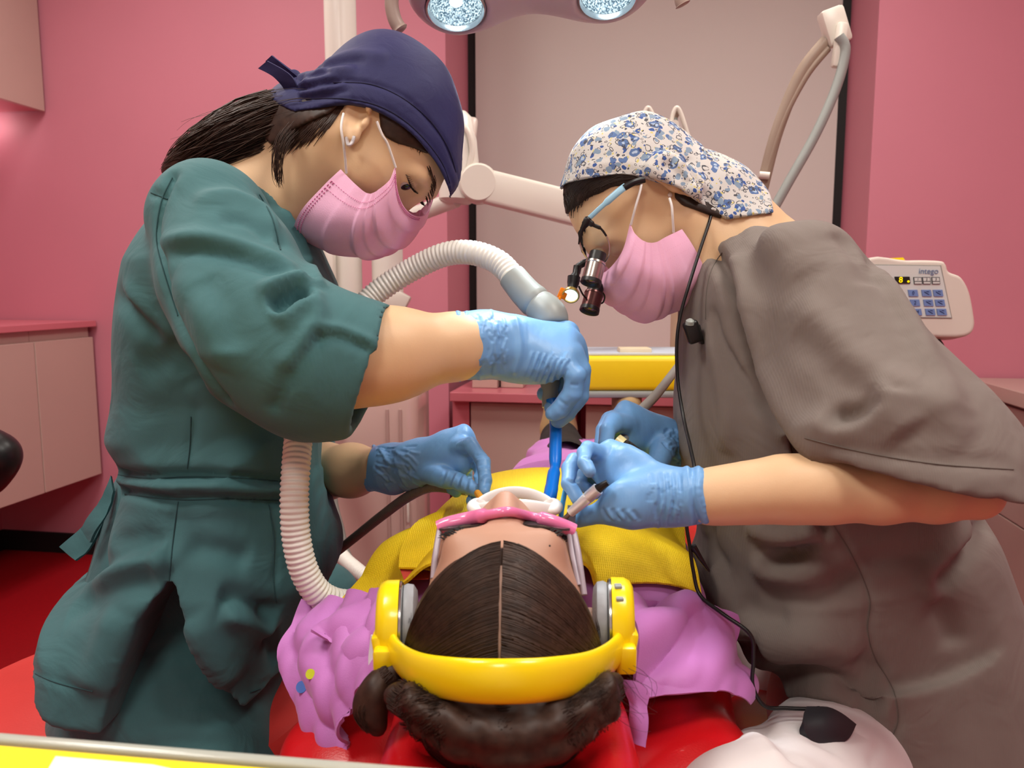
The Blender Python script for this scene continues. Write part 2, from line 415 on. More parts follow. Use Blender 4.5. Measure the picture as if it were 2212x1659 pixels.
def wav(V, amp, sc, seed=0):                                 # soft irregular undulation of a surface
    r = np.random.RandomState(seed); o = np.zeros(len(V))
    for i in range(7):
        k = r.normal(size=3); k = k / np.linalg.norm(k) * sc * (0.6 + 1.3 * r.rand()); o += np.sin(V @ k + r.rand() * 6.28) / (1 + 0.4 * i)
    return o * amp / 2.5
def ridged(V, amp, sc, seed=0):
    r = np.random.RandomState(seed); o = np.zeros(len(V))
    for i in range(5):
        k = r.normal(size=3); k = k / np.linalg.norm(k) * sc * (0.5 + 1.2 * r.rand()); wob = V @ r.normal(size=3) * sc * 0.4
        o += (1 - 2 * np.abs(np.sin(V @ k + 0.8 * np.sin(wob) + r.rand() * 6.28))) / (1 + 0.5 * i)
    return o * amp / 1.8
def sdf_obj(name, f, m, par=None, smooth=1, folds=(), wave=None, post=0):
    V, Q = f.mesh(smooth); N = normals(V, Q)
    if wave: V = V + N * wav(V, *wave)[:, None]
    for fo in folds: fold(V, N, f, *fo)
    for _ in range(post): V = lap(V, Q, 0.5)
    o = link(name, np_mesh(name, V, Q), m, par)
    return o
def field(plist, pad, h):
    P = np.array([tuple(p) for p in plist]); return SDF(P.min(0) - pad, P.max(0) + pad, h)
# ------------------------------------------------------------------ materials of the place
PINK = mat('pink_wall_paint', (204, 127, 144), 0.55, noise=0.02, nscale=3, bump=0.05, bscale=300)
PINKD = mat('pink_laminate', (208, 116, 128), 0.3, noise=0.02, nscale=5)
GREIGE = mat('pale_pink_beige_laminate', (196, 168, 158), 0.35, noise=0.015, nscale=4)
WHITEP = mat('warm_white_plastic', (222, 216, 204), 0.32, noise=0.01, nscale=8)
WHITEM = mat('white_metal', (226, 222, 212), 0.25, spec=0.6, noise=0.01, nscale=10)
BLACK = mat('black_plastic', (16, 16, 17), 0.38, noise=0.1, nscale=60)
BLACKM = mat('black_matt', (14, 12, 12), 0.6, noise=0.1, nscale=30)
REDV = mat('red_vinyl', (200, 16, 24), 0.34, bump=0.12, bscale=500, noise=0.03, nscale=20, coat=0.1)
YELP = mat('yellow_gloss_plastic', (246, 216, 18), 0.25, noise=0.01, nscale=20, coat=0.2)
YELC = mat('yellow_cloth', (236, 190, 18), 0.7, noise=0.05, nscale=60, bump=0.3, bscale=900)
STEEL = mat('steel', (190, 190, 188), 0.22, metal=1.0, noise=0.04, nscale=50)
GREYP = mat('grey_plastic', (150, 156, 152), 0.4, noise=0.02, nscale=30)
GREYT = mat('grey_tubing', (132, 130, 124), 0.45, noise=0.03, nscale=40)
TAUPE = mat('taupe_plastic', (150, 130, 114), 0.45, noise=0.03, nscale=30)
CEILM = mat('white_ceiling_paint', (232, 228, 222), 0.8, noise=0.01, nscale=3)
def blind_mat():
    m = mat('grey_blind_fabric', (204, 196, 190), 0.75, noise=0.012, nscale=2.5, bump=0.15, bscale=700)
    return m
BLIND = blind_mat()
def floor_mat():
    m = mat('red_vinyl_floor', (150, 12, 22), 0.42, noise=0.10, nscale=90, bump=0.1, bscale=350)
    return m
FLOORM = floor_mat()

# ------------------------------------------------------------------ the room
UL, UR, VB, VF, VW = -2.65, 1.95, 2.84, -2.2, 3.24
uA = to_uv(on_v(965, 400, VB))[0]; uB = to_uv(on_v(1884, 300, VB))[0]
def st(o): return tag(o, kind='structure')
st(MB().rbox(UL - 0.1, UR + 0.1, VF - 0.1, VW + 0.25, -0.1, 0).build('floor', FLOORM))
st(MB().rbox(UL - 0.1, UR + 0.1, VF - 0.1, VW + 0.25, CEIL, CEIL + 0.1).build('ceiling', CEILM))
wb = MB().rbox(UL, uA, VB, VW + 0.2, 0, CEIL).rbox(uB, UR, VB, VW + 0.2, 0, CEIL).rbox(uA, uB, VW + 0.02, VW + 0.2, 0, 0.74)
st(wb.rbox(uA, uB, VW + 0.02, VW + 0.2, 2.5, CEIL).build('wall_back', PINK))
st(MB().rbox(UL - 0.1, UL, VF, VW + 0.2, 0, CEIL).build('wall_left', PINK))
st(MB().rbox(UR, UR + 0.1, VF, VW + 0.2, 0, CEIL).build('wall_right', PINK))
st(MB().rbox(UL - 0.1, UR + 0.1, VF - 0.1, VF, 0, CEIL).build('wall_front', CEILM))
st(MB().rbox(UL + 0.012, uA, VB - 0.012, VB, 0.0, 0.085).build('baseboard_back', BLACKM))
st(MB().rbox(UL, UL + 0.012, VF, VB, 0.0, 0.085).build('baseboard_left', BLACKM))
# window in the recess: black frame, glass, and a roller blind let down over it
win = st(thing('window_1', R((uA + uB) / 2, VW, 0.74), None, None))
fw = 0.03
for (a, b, z0, z1) in ((uA, uA + fw, 0.74, 2.5), (uB - fw, uB, 0.74, 2.5), (uA + fw, uB - fw, 0.74, 0.77), (uA + fw, uB - fw, 2.47, 2.5)):
    MB().rbox(a, b, VW - 0.03, VW + 0.03, z0, z1).build('window_frame', BLACKM, win)
MB().rbox(uA + fw, uB - fw, VW + 0.005, VW + 0.011, 0.77, 2.47).build('pane', mat('window_glass', (200, 210, 215), 0.03, trans=0.9, noise=0.01, nscale=2), win)
bl = thing('roller_blind', R((uA + uB) / 2, VW - 0.04, 0.78), 'grey beige roller blind pulled down over the black framed window', 'blind')
zb = on_v(1330, 752, VW - 0.045).z
MB().rbox(uA + fw + 0.004, uB - fw - 0.004, VW - 0.043, VW - 0.04, zb, 2.46).build('fabric', BLIND, bl)
MB().rbox(uA + fw + 0.004, uB - fw - 0.004, VW - 0.049, VW - 0.035, zb - 0.02, zb).build('bottom_rail', GREIGE, bl)
MB().tube([R(uA + fw, VW - 0.05, 2.47), R(uB - fw, VW - 0.05, 2.47)], 0.025, 16).build('roller', WHITEP, bl, smooth=True)
# ceiling light panels
for i, (u, v, wt) in enumerate(PANELS):
    o = thing('ceiling_light', R(u, v, CEIL - 0.02), 'square white ceiling light panel ' + ('above the floating base cabinets', 'above the pink window desk', 'above the coral stool', 'above the low side cabinet', 'by the plain white wall opposite the window')[i], 'ceiling light', 'ceiling light panels')
    f = MB()
    for (a, b, c, d) in ((-.3, .3, -.3, -.285), (-.3, .3, .285, .3), (-.3, -.285, -.285, .285), (.285, .3, -.285, .285)): f.rbox(u + a, u + b, v + c, v + d, CEIL - 0.025, CEIL)
    f.build('frame', WHITEM, o)
    MB().rbox(u - .285, u + .285, v - .285, v + .285, CEIL - 0.02, CEIL - 0.012).build('diffuser', mat('lit_diffuser', (255, 250, 240), 0.5, emit=(255, 246, 232), estr=4), o)

# ------------------------------------------------------------------ left wall: base cabinets, worktop, wall cabinet
uC = UL + 0.50
vj = to_uv(on_z(85, 1062, 0.356))[1]                        # joint between the two visible fronts
zt = 0.97
t_ = 1.0
a_ = at(86, 900, 1.0); s_ = (uC) / (a_.x * CA - a_.y * SA); vj = (a_.x * SA + a_.y * CA) * s_
def base_cab(v0, v1, lab):
    o = thing('base_cabinet', R(uC - 0.25, (v0 + v1) / 2, 0.36), lab, 'cabinet')
    MB().rbox(UL + 0.001, uC - 0.021, v0 + 0.001, v1 - 0.001, 0.356, 0.945).build('body', GREIGE, o)
    MB().rbox(uC - 0.02, uC, v0 + 0.002, v1 - 0.002, 0.35, 0.905, 0.002).build('door', GREIGE, o)
    MB().rbox(uC - 0.035, uC - 0.022, v0 + 0.002, v1 - 0.002, 0.908, 0.945).build('grip_channel', mat('dusky_pink_channel', (186, 140, 138), 0.4, noise=0.02, nscale=9), o)
base_cab(vj, VB - 0.02, 'pale pink floating base cabinet ending at the pink back wall')
base_cab(vj - 0.62, vj, 'pale pink floating base cabinet beside the black stool backrest')
tag(MB().rbox(UL + 0.001, uC + 0.012, vj - 0.62, VB - 0.013, 0.946, 0.97, 0.002).build('worktop', PINKD), 'glossy pink worktop on the floating base cabinets', 'worktop')
uU = UL + 0.35
o = thing('wall_cabinet', R(UL + 0.17, VB - 0.4, 1.78), 'pale pink wall cabinet hung high above the pink worktop', 'cabinet')
MB().rbox(UL + 0.001, uU - 0.021, VB - 0.75, VB - 0.013, 1.782, 2.55).build('body', PINKD, o)
MB().rbox(uU - 0.02, uU, VB - 0.75, VB - 0.013, 1.778, 2.55, 0.002).build('door', GREIGE, o)
ls = thing('light_strip', R(UL + 0.1, VB - 0.12, 1.765), 'thin white lit strip light under the wall cabinet', 'strip light')
MB().rbox(UL + 0.02, UL + 0.165, VB - 0.105, VB - 0.085, 1.764, 1.7815).build('housing', WHITEM, ls)
MB().rbox(UL + 0.022, UL + 0.163, VB - 0.103, VB - 0.087, 1.754, 1.764).build('diffuser', mat('lit_strip', (255, 250, 245), 0.5, emit=(255, 244, 238), estr=28), ls)

# ------------------------------------------------------------------ back desk in the window recess
dz = 0.75
vD = to_uv(on_z(1200, 852, dz))[1]
uD0 = to_uv(on_z(962, 852, dz))[0]
tag(MB().rbox(uD0, 1.0, vD, VB - 0.002, dz - 0.032, dz, 0.003).rbox(max(uA, uD0) + 0.004, min(1.0, uB) - 0.004, VB - 0.004, VW - 0.052, dz - 0.032, dz).build('desk_top', PINKD), 'pink desk top running along under the window blind', 'desk')
def drawer(px0, px1, lab):
    u0 = to_uv(on_v(px0, 930, vD + 0.04))[0]; u1 = to_uv(on_v(px1, 930, vD + 0.04))[0]
    o = thing('drawer_cabinet', R((u0 + u1) / 2, vD + 0.2, 0), lab, 'cabinet')
    MB().rbox(u0, u1, vD + 0.06, VB - 0.02, 0.0, dz - 0.033).build('body', PINKD, o)
    MB().rbox(u0 + 0.002, u1 - 0.002, vD + 0.04, vD + 0.059, 0.06, 0.40, 0.002).build('drawer_front', GREIGE, o)
    MB().rbox(u0 + 0.002, u1 - 0.002, vD + 0.04, vD + 0.059, 0.403, dz - 0.04, 0.002).build('drawer_front', GREIGE, o)
drawer(1016, 1244, 'beige drawer cabinet under the pink desk behind the raised suction hand')
drawer(1264, 1496, 'beige drawer cabinet under the pink desk behind the yellow tray')
MBp = MB().rbox(uD0, to_uv(on_v(1014, 930, vD + 0.04))[0], vD + 0.04, VB - 0.02, 0, dz - 0.033)
tag(MBp.build('end_panel', PINKD), 'pink end panel closing the window desk', 'panel')
for (x0, x1, y0, y1, dv) in ((1020, 1074, 776, 836, 0.12), (1082, 1130, 790, 838, 0.14)):
    p = on_v(x0, y1, vD + dv); q = on_v(x1, y0, vD + dv); u0, _, _ = to_uv(p); u1, _, z1 = to_uv(q)
    o = thing('carton', R((u0 + u1) / 2, vD + dv + 0.05, dz), 'small pale pink carton on the pink desk' + (', the taller one' if x0 == 1020 else ', the lower one'), 'box')
    MB().rbox(u0, u1, vD + dv, vD + dv + 0.09, dz + 0.001, z1, 0.002).build('body', GREIGE, o)
    MB().rbox(u0 - 0.002, u1 + 0.002, vD + dv - 0.002, vD + dv + 0.092, z1, z1 + 0.012, 0.002).build('lid', mat('carton_lid', (205, 176, 176), 0.5, noise=0.02, nscale=20), o)
# right wall cabinet with worktop
q0 = to_uv(on_v(2092, 816, VB - 0.02)); zc = q0[2]; uR0 = q0[0]
o = thing('side_cabinet', R(uR0 + 0.3, 1.9, 0), 'pale pink low cabinet with thick worktop by the right hand wall', 'cabinet')
MB().rbox(uR0, UR - 0.001, 1.2, VB - 0.013, zc - 0.045, zc, 0.003).build('worktop', GREIGE, o)
MB().rbox(uR0 + 0.045, UR - 0.001, 1.24, VB - 0.013, 0.10, zc - 0.046).build('body', GREIGE, o)
for z0, z1 in ((0.12, 0.40), (0.404, zc - 0.06)):
    for v0, v1 in ((1.25, 2.03), (2.034, VB - 0.02)): MB().rbox(uR0 + 0.027, uR0 + 0.044, v0, v1, z0, z1, 0.002).build('drawer_front', GREIGE, o)
MB().rbox(uR0 + 0.09, UR - 0.001, 1.28, VB - 0.013, 0.0, 0.10).build('plinth', mat('red_plinth', (150, 40, 45), 0.5, noise=0.03, nscale=9), o)
# ------------------------------------------------------------------ dental unit: column, posts, lamp, delivery arm
YU = 2.05
cb = at(750, 640, YU)
un = thing('dental_unit', (cb.x, YU, 0), 'cream dental unit column with two posts behind the assistant', 'dental unit')
MB().tube([(cb.x, YU, 0.62), (cb.x, YU, CEIL - 0.002)], 0.0395, 40).build('lamp_post', WHITEM, un, smooth=True)
b2 = at(838, 640, YU)
MB().lathe((b2.x, YU, 0.62), (0, 0, 1), [(0, 0.04), (0.64, 0.04), (0.665, 0.034), (0.675, 0.02)], 40).build('arm_post', WHITEM, un, smooth=True)
x0 = at(668, 1000, 1.95).x; x1 = at(905, 1000, 1.95).x
unit_m = mat('unit_body_plastic', (206, 176, 168), 0.22, noise=0.02, nscale=4, coat=0.3)
MB().box(((x0 + x1) / 2, 2.08, 0.45), (x1 - x0, 0.30, 0.80), None, 0.03, 4).build('body', unit_m, un, smooth=True)
MB().box(((x0 + x1) / 2, 2.08, 0.025), (x1 - x0 + 0.08, 0.40, 0.05), None, 0.02, 3).build('foot', WHITEP, un, smooth=True)
for px in (838, 866): p = at(px, 1000, 1.925); MB().box((p.x, 1.929, 0.45), (0.006, 0.006, 0.70)).build('panel_seam', mat('seam_grey', (186, 156, 149), 0.5, noise=0.02, nscale=9), un)
p = at(881, 1105, 1.92); MB().box((p.x, 1.925, p.z), (0.007, 0.008, 0.06), None, 0.003).build('handle', WHITEM, un, smooth=True)
p = at(700, 560, 2.0)
MB().box((at(712, 600, 2.0).x, 2.0, at(712, 600, 2.0).z), (0.03, 0.04, 0.16), None, 0.008).box((at(700, 575, 2.0).x - 0.03, 2.0, at(700, 575, 2.0).z), (0.10, 0.012, 0.006)).build('holder_bracket', WHITEP, un, smooth=True)
MB().lathe(at(690, 541, 1.98), (0, -1, 0), [(0, 0.009), (0.02, 0.009), (0.024, 0.005)], 20).build('knob', WHITEP, un, smooth=True)
p = at(858, 650, 1.97); MB().box(p, (0.055, 0.03, 0.05), Matrix.Rotation(0.5, 3, 'Y'), 0.006).build('hose_clip', WHITEP, un, smooth=True)

# spring arm from the arm post to the delivery unit
YA = 1.93
arm = du = thing('delivery_unit', at(1700, 820, 1.80), 'white instrument delivery unit on a jointed arm with yellow tray and keypad', 'delivery unit')
J = at(1000, 385, YA)
MB().lathe(at(988, 440, YA), (0.05, 0, 1), [(0, 0.03), (0.01, 0.045), (0.10, 0.047), (0.15, 0.04), (0.20, 0.028), (0.215, 0.012)], 36).build('joint_housing', WHITEM, arm, smooth=True)
MB().tube(spline(pts((985, 262, 1.9), (1012, 285, 1.89), (1020, 330, 1.89), (1006, 375, 1.89)), 8), 0.007, 12).build('cable_guide', WHITEP, arm, smooth=True)
MB().box((at(1012, 300, 1.93).x, 1.93, at(1012, 300, 1.93).z), (0.035, 0.03, 0.10), Matrix.Rotation(0.12, 3, 'Y'), 0.008).build('clear_cover', mat('frosted_plastic', (214, 200, 190), 0.2, noise=0.02, nscale=20), arm, smooth=True)
A0, A1 = at(1030, 398, YA - 0.02), at(1260, 456, YA - 0.06)
ax = (A1 - A0).normalized(); L = (A1 - A0).length + 0.16; Mx = Matrix((ax, Vector((0, 1, 0)), ax.cross(Vector((0, 1, 0))))).transposed()
MB().box(A0 + ax * (L / 2 - 0.03), (L, 0.055, 0.078), Mx, 0.010, 3).build('beam', WHITEP, arm, smooth=True)
MB().lathe(A0 + Vector((0.005, -0.035, 0)), (0, 1, 0), [(0, 0.040), (0.006, 0.045), (0.064, 0.045), (0.07, 0.040)], 40).build('elbow', WHITEP, arm, smooth=True)
MB().tube([at(838, 500, YU), at(880, 470, 2.0), at(985, 430, YA)], 0.02, 16).build('link', WHITEM, arm, smooth=True)

# delivery unit: body, yellow tray, whip arms, control panel
YD = 1.80
tl, tr = at(1225, 845, YD - 0.02), at(1960, 845, YD - 0.02)
ht = at(1380, 770, YD - 0.02).z - tl.z
MB().box(((tl.x + tr.x) / 2, YD + 0.10, tl.z + ht / 2), (tr.x - tl.x, 0.24, ht), None, 0.012, 3).build('tray_cover', mat('yellow_tray_paper', (246, 214, 12), 0.45, noise=0.03, nscale=12, bump=0.25, bscale=25), du, smooth=True)
MB().box(((tl.x + tr.x) / 2, YD + 0.12, tl.z - 0.008), (tr.x - tl.x + 0.01, 0.285, 0.016), None, 0.006, 2).build('tray', GREYP, du, smooth=True)
MB().box(((tl.x + tr.x) / 2, YD + 0.10, tl.z + ht + 0.003), (tr.x - tl.x - 0.02, 0.20, 0.004)).build('tray_paper', mat('pale_blue_paper', (196, 206, 220), 0.7, noise=0.02, nscale=20), du)
p = at(1370, 764, YD + 0.05); MB().box(p + Vector((0, 0, 0.004)), (0.075, 0.05, 0.022), None, 0.004).build('paper_weight', mat('cream_block', (226, 212, 180), 0.5, noise=0.02, nscale=20), du, smooth=True)
bc = at(1680, 700, YD + 0.2); MB().box((bc.x, YD + 0.26, bc.z - 0.02), (0.50, 0.16, 0.16), None, 0.03, 4).build('body', mat('cream_plastic', (224, 208, 170), 0.35, noise=0.01, nscale=9), du, smooth=True)
MB().tube([(A1 + ax * 0.1), at(1500, 560, YD + 0.2), at(1560, 680, YD + 0.22)], 0.035, 20).build('swivel', WHITEP, du, smooth=True)
def whip(strap, hose, clip, w, hr):
    sp_ = [Vector(tuple(p)) for p in spline(pts(*strap), 8)]
    o1 = MB().tube(sp_, w, 10, True, 0.55).build('whip_arm', TAUPE, du, smooth=True)
    MB().tube(spline(pts(*hose), 8), hr, 12).build('instrument_hose', GREYP, du, smooth=True)
    return o1
YW = 1.72
whip(((1625, 500, YW), (1648, 400, YW), (1680, 280, YW), (1730, 160, YW), (1785, 88, YW)), ((1650, 490, YW - .03), (1700, 400, YW - .03), (1762, 290, YW - .03), (1806, 190, YW - .03), (1826, 110, YW - .03), (1812, 78, YW - .03)), None, 0.0135, 0.0105)
MB().tube(spline(pts((1652, 380, YW), (1690, 262, YW), (1740, 165, YW), (1788, 105, YW)), 8), 0.008, 10).build('return_tube', TAUPE, du, smooth=True)
cl = MB(); c0 = at(1800, 72, YW); Mc = Matrix.Rotation(-0.35, 3, 'Y')
cl.box(c0 + Vector((0.002, 0, 0.012)), (0.05, 0.035, 0.075), Mc, 0.008).box(c0 + Vector((0.006, -0.02, -0.03)), (0.022, 0.02, 0.09), Matrix.Rotation(0.1, 3, 'Y'), 0.006)
cl.build('hose_clamp', WHITEP, du, smooth=True)
MB().tube(pts((1640, 378, YW - .01), (1662, 380, YW - .015)), 0.008, 12).build('cable_clip', WHITEP, du, smooth=True)
MB().tube(pts((1632, 500, YW + .03), (1640, 430, YW + .03), (1650, 385, YW + .03)), 0.011, 12).build('sleeve', WHITEP, du, smooth=True)
for dx in (0, 62):
    whip(((1392 + dx, 500, YD + .15), (1390 + dx, 330, YD + .15), (1392 + dx, 262, YD + .15), (1400 + dx, 240, YD + .15)), ((1404 + dx, 500, YD + .14), (1400 + dx, 300, YD + .14), (1396 + dx, 255, YD + .14)), None, 0.010, 0.006)
    MB().tube(spline(pts((1386 + dx, 270, YD + .13), (1394 + dx, 240, YD + .13), (1404 + dx, 236, YD + .13), (1420 + dx, 280, YD + .13), (1448 + dx, 380, YD + .13), (1460 + dx, 480, YD + .13)), 8), 0.0055, 12).build('instrument_hose', WHITEP, du, smooth=True)
    MB().lathe(at(1396 + dx, 268, YD + .11), (0, 1, 0), [(0, .010), (.03, .010)], 16).build('pulley', WHITEP, du, smooth=True)
# control panel
YP = 1.66
def P2(px, py, dy=0.0): return at(px, py, YP + dy)
cp_l = [(1870, 566), (1960, 561), (2030, 562), (2045, 570), (2052, 586), (2078, 598), (2096, 630), (2106, 680), (2107, 705), (2096, 722), (2066, 729), (1990, 727), (1900, 722)]
ring = [Vector(tuple(p)) for p in spline([P2(*p) for p in cp_l], 5, True)]
pan = MB().prism(ring, (0, 0.05, -0.01)).build('panel_case', WHITEP, du)
bv = pan.modifiers.new('bevel', 'BEVEL'); bv.width = 0.008; bv.segments = 4; bv.limit_method = 'ANGLE'; bv.angle_limit = math.radians(50)
MB().prism([P2(1880, 560, .02), P2(1951, 556, .02), P2(1955, 562, .02), P2(1880, 566, .02)], (0, 0.03, 0)).build('yellow_rest', YELP, du)
fa, fb, fc, fd = P2(1880, 573, -.003), P2(2031, 575, -.003), P2(2055, 686, -.003), P2(1880, 684, -.003)
MB().prism([P2(1878, 571, -.0015), P2(2033, 573, -.0015), P2(2057, 688, -.0015), P2(1878, 686, -.0015)], (0, 0.004, 0)).build('keypad_bezel', mat('panel_grey_line', (150, 152, 146), 0.5, noise=0.02, nscale=20), du)
kp = MB().prism([fa, fb, fc, fd], (0, 0.004, 0)).build('keypad', mat('keypad_face', (214, 220, 216), 0.4, noise=0.01, nscale=20), du)
KEYB = mat('blue_key', (112, 142, 196), 0.45, noise=0.02, nscale=30); INK = mat('dark_blue_ink', (40, 60, 110), 0.5, noise=0.02, nscale=30); INKK = mat('dark_ink', (60, 64, 70), 0.5, noise=0.02, nscale=30)
def key(cx, cy, hw, hh, sk, m, nm='key', z=-.0055):
    return MB().prism([P2(cx - hw - sk, cy - hh, z), P2(cx + hw - sk, cy - hh, z), P2(cx + hw + sk, cy + hh, z), P2(cx - hw + sk, cy + hh, z)], (0, 0.003, 0)).build(nm, m, kp)
Mt = Matrix.Rotation(math.pi / 2, 4, 'X')
def ptext(body, cx, cy, size, m, z=-.0065): return text_mesh('lettering', body, size, Matrix.Translation(P2(cx, cy, z)) @ Mt, m, kp, 0.0002)
rows = [(633, (1925, 1973, 2002, 2027), ('', '0', '', '')), (654, (1928, 1977, 2006, 2031), ('', '2', '', '')), (674, (1932, 1981, 2010, 2035), ('', 'M', '', ''))]
for cy, cxs, tx in rows:
    for i, cx in enumerate(cxs):
        key(cx, cy, 10, 7, 1.2, KEYB)
        if tx[i]: ptext(tx[i], cx, cy, 0.010, INK)
        else:
            k1 = MB().tube([P2(cx - 5, cy - 3, -.0062), P2(cx - 1, cy + 0, -.0062), P2(cx + 5, cy + 3, -.0062)], 0.0007, 6).build('symbol', INK, kp)
            MB().tube([P2(cx - 1, cy - 3.5, -.0062), P2(cx + 5, cy - 3, -.0062)], 0.0006, 6).build('symbol', INK, kp)
for i, (cx, tx) in enumerate(((1983, '1'), (2002, '2'), (2022, '3'))):
    key(cx, 606, 8.5, 7.5, 0.8, INKK); key(cx - .2, 603.5, 7.3, 3.6, 0.4, MATS['keypad_face'], z=-.0062); key(cx + .6, 610.8, 7.3, 1.9, 0.2, MATS['keypad_face'], z=-.0062)
    ptext(tx, cx, 603.5, 0.007, INKK, -.007)
ptext('intego', 2006, 586, 0.0165, mat('blue_lettering', (98, 122, 160), 0.5, noise=0.01, nscale=9), -.0045)
key(1950, 605, 16, 7.5, 0.8, BLACKM, 'display')
YDIG = mat('lit_yellow_digit', (255, 220, 0), 0.5, emit=(255, 214, 0), estr=1.2)
ptext('8', 1946, 605, 0.0165, YDIG, -.0075)
MB().lathe(P2(1962, 608, -.0055), (0, -1, 0), [(0, .0022), (.002, .0018)], 14).build('indicator', YDIG, kp)
MB().tube(spline(pts((1985, 716, YP + .04), (2015, 728, YP + .03), (2034, 748, YP + .03), (2024, 768, YP + .03), (1990, 800, YP + .04)), 8), 0.0055, 12).build('black_hose', BLACK, du, smooth=True)

# ------------------------------------------------------------------ operating lamp
YL = 1.10
lamp = thing('operating_lamp', at(1140, -60, YL), 'grey twin headed dental operating lamp hanging over the patient', 'lamp')
LM = mat('lamp_grey_plastic', (196, 188, 194), 0.35, noise=0.01, nscale=9)
La, Lb = at(985, 8, YL), at(1312, -18, YL)
dn = Vector((0.02, -0.42, -0.9)).normalized()                # the way the heads look
sd = Vector((1, 0, 0)); sd = (sd - dn * sd.dot(dn)).normalized(); bk = dn.cross(sd)
f = field([La, Lb, La + Vector((0, .08, .12)), Lb + Vector((0, .08, .12))], 0.12, 0.0035)
for c in (La, Lb):
    f.cone(c - dn * 0.005, c - dn * 0.045, 0.0, 0.0); f.ell(c - dn * 0.022, (0.066, 0.060, 0.040), (sd, bk, dn), 0.02)
f.slab(La - dn * 0.03, Lb - dn * 0.03, 0.045, 0.045, 0.024, 0.024, bk, 0.05)
f.ell((La + Lb) / 2 - dn * 0.05 - bk * 0.0, (0.10, 0.05, 0.03), (sd, bk, dn), 0.04)
rims = []
for c in (La, Lb): f.cone(c - dn * 0.020, c + dn * 0.05, 0.030, 0.055, 0.003, 's').cone(c - dn * 0.004, c + dn * 0.06, 0.0365, 0.05, 0.003, 's')
sdf_obj('housing', f, LM, lamp, 2)
GLASSL = mat('lamp_glass', (235, 245, 255), 0.02, trans=1.0, noise=0.005, nscale=4)
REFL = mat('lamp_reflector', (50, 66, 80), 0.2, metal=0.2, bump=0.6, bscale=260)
def _refl():  # bulb light caught in the dish, painted as speckled emission
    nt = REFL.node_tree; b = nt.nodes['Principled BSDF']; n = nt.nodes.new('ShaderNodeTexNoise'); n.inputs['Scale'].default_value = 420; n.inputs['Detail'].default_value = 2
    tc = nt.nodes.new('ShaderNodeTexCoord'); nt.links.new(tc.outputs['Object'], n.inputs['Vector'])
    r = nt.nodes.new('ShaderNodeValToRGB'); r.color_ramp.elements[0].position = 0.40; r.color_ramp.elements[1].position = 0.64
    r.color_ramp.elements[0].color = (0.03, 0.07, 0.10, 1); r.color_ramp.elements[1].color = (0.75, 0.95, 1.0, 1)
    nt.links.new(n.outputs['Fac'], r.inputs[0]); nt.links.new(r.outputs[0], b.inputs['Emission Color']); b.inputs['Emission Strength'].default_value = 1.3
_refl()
for c in (La, Lb):
    hd = MB().lathe(c - dn * 0.004, dn, [(0, 0.0365), (0.010, 0.0385), (0.014, 0.040), (0.016, 0.0375), (0.010, 0.0355), (0.0, 0.035)], 48, False).build('rim', mat('lamp_rim_silver', (200, 205, 208), 0.2, metal=0.8, noise=0.02, nscale=30), lamp, smooth=True)
    MB().lathe(c + dn * 0.004, -dn, [(0.0, 0.0345), (0.008, 0.032), (0.016, 0.026), (0.022, 0.018), (0.025, 0.008), (0.0255, 0.001)], 40, False).build('reflector', REFL, lamp, smooth=True)
    MB().lathe(c - dn * 0.012, dn, [(0, 0.004), (0.003, 0.0085), (0.010, 0.0085), (0.014, 0.003)], 20).build('bulb', mat('lit_bulb', (255, 255, 255), 0.5, emit=(225, 245, 255), estr=14), lamp, smooth=True)
    ld = bpy.data.lights.new('lamp_beam', 'SPOT'); ld.energy = 14.0; ld.spot_size = math.radians(31); ld.spot_blend = 0.7; ld.shadow_soft_size = 0.03; ld.color = (0.86, 0.95, 1.0)
    lo = bpy.data.objects.new('lamp_beam', ld); COL.objects.link(lo); lo.location = c + dn * 0.02
    tgt = at(1130, 1060, 0.80); lo.rotation_euler = (tgt - lo.location).to_track_quat('-Z', 'Y').to_euler()
for L_ in (((858, -40, YL - .03), (846, 0, YL - .03), (852, 40, YL - .03), (868, 68, YL - .03)), ((1478, -50, YL - .03), (1474, -20, YL - .03), (1472, 0, YL - .03), (1476, 12, YL - .03))):
    MB().tube(spline(pts(*L_), 8), [0.009] * 22 + [0.0105, 0.0085, 0.004], 14, True, 0.8).build('handle', mat('lamp_handle', (160, 140, 130), 0.45, noise=0.02, nscale=20), lamp, smooth=True)
MB().tube(pts((858, -40, YL - .03), (930, -70, YL + .03), (1140, -80, YL + .04), (1400, -80, YL + .03), (1478, -50, YL - .03)), 0.012, 12).build('handle_bar', LM, lamp, smooth=True)
tp = at(1140, -80, YL + .04); MB().tube([tp, tp + Vector((-.02, .06, .16)), tp + Vector((-.12, .4, .34)), (cb.x + .02, YU - .045, tp.z + .36)], 0.022, 18).build('lamp_arm', WHITEM, lamp, smooth=True)

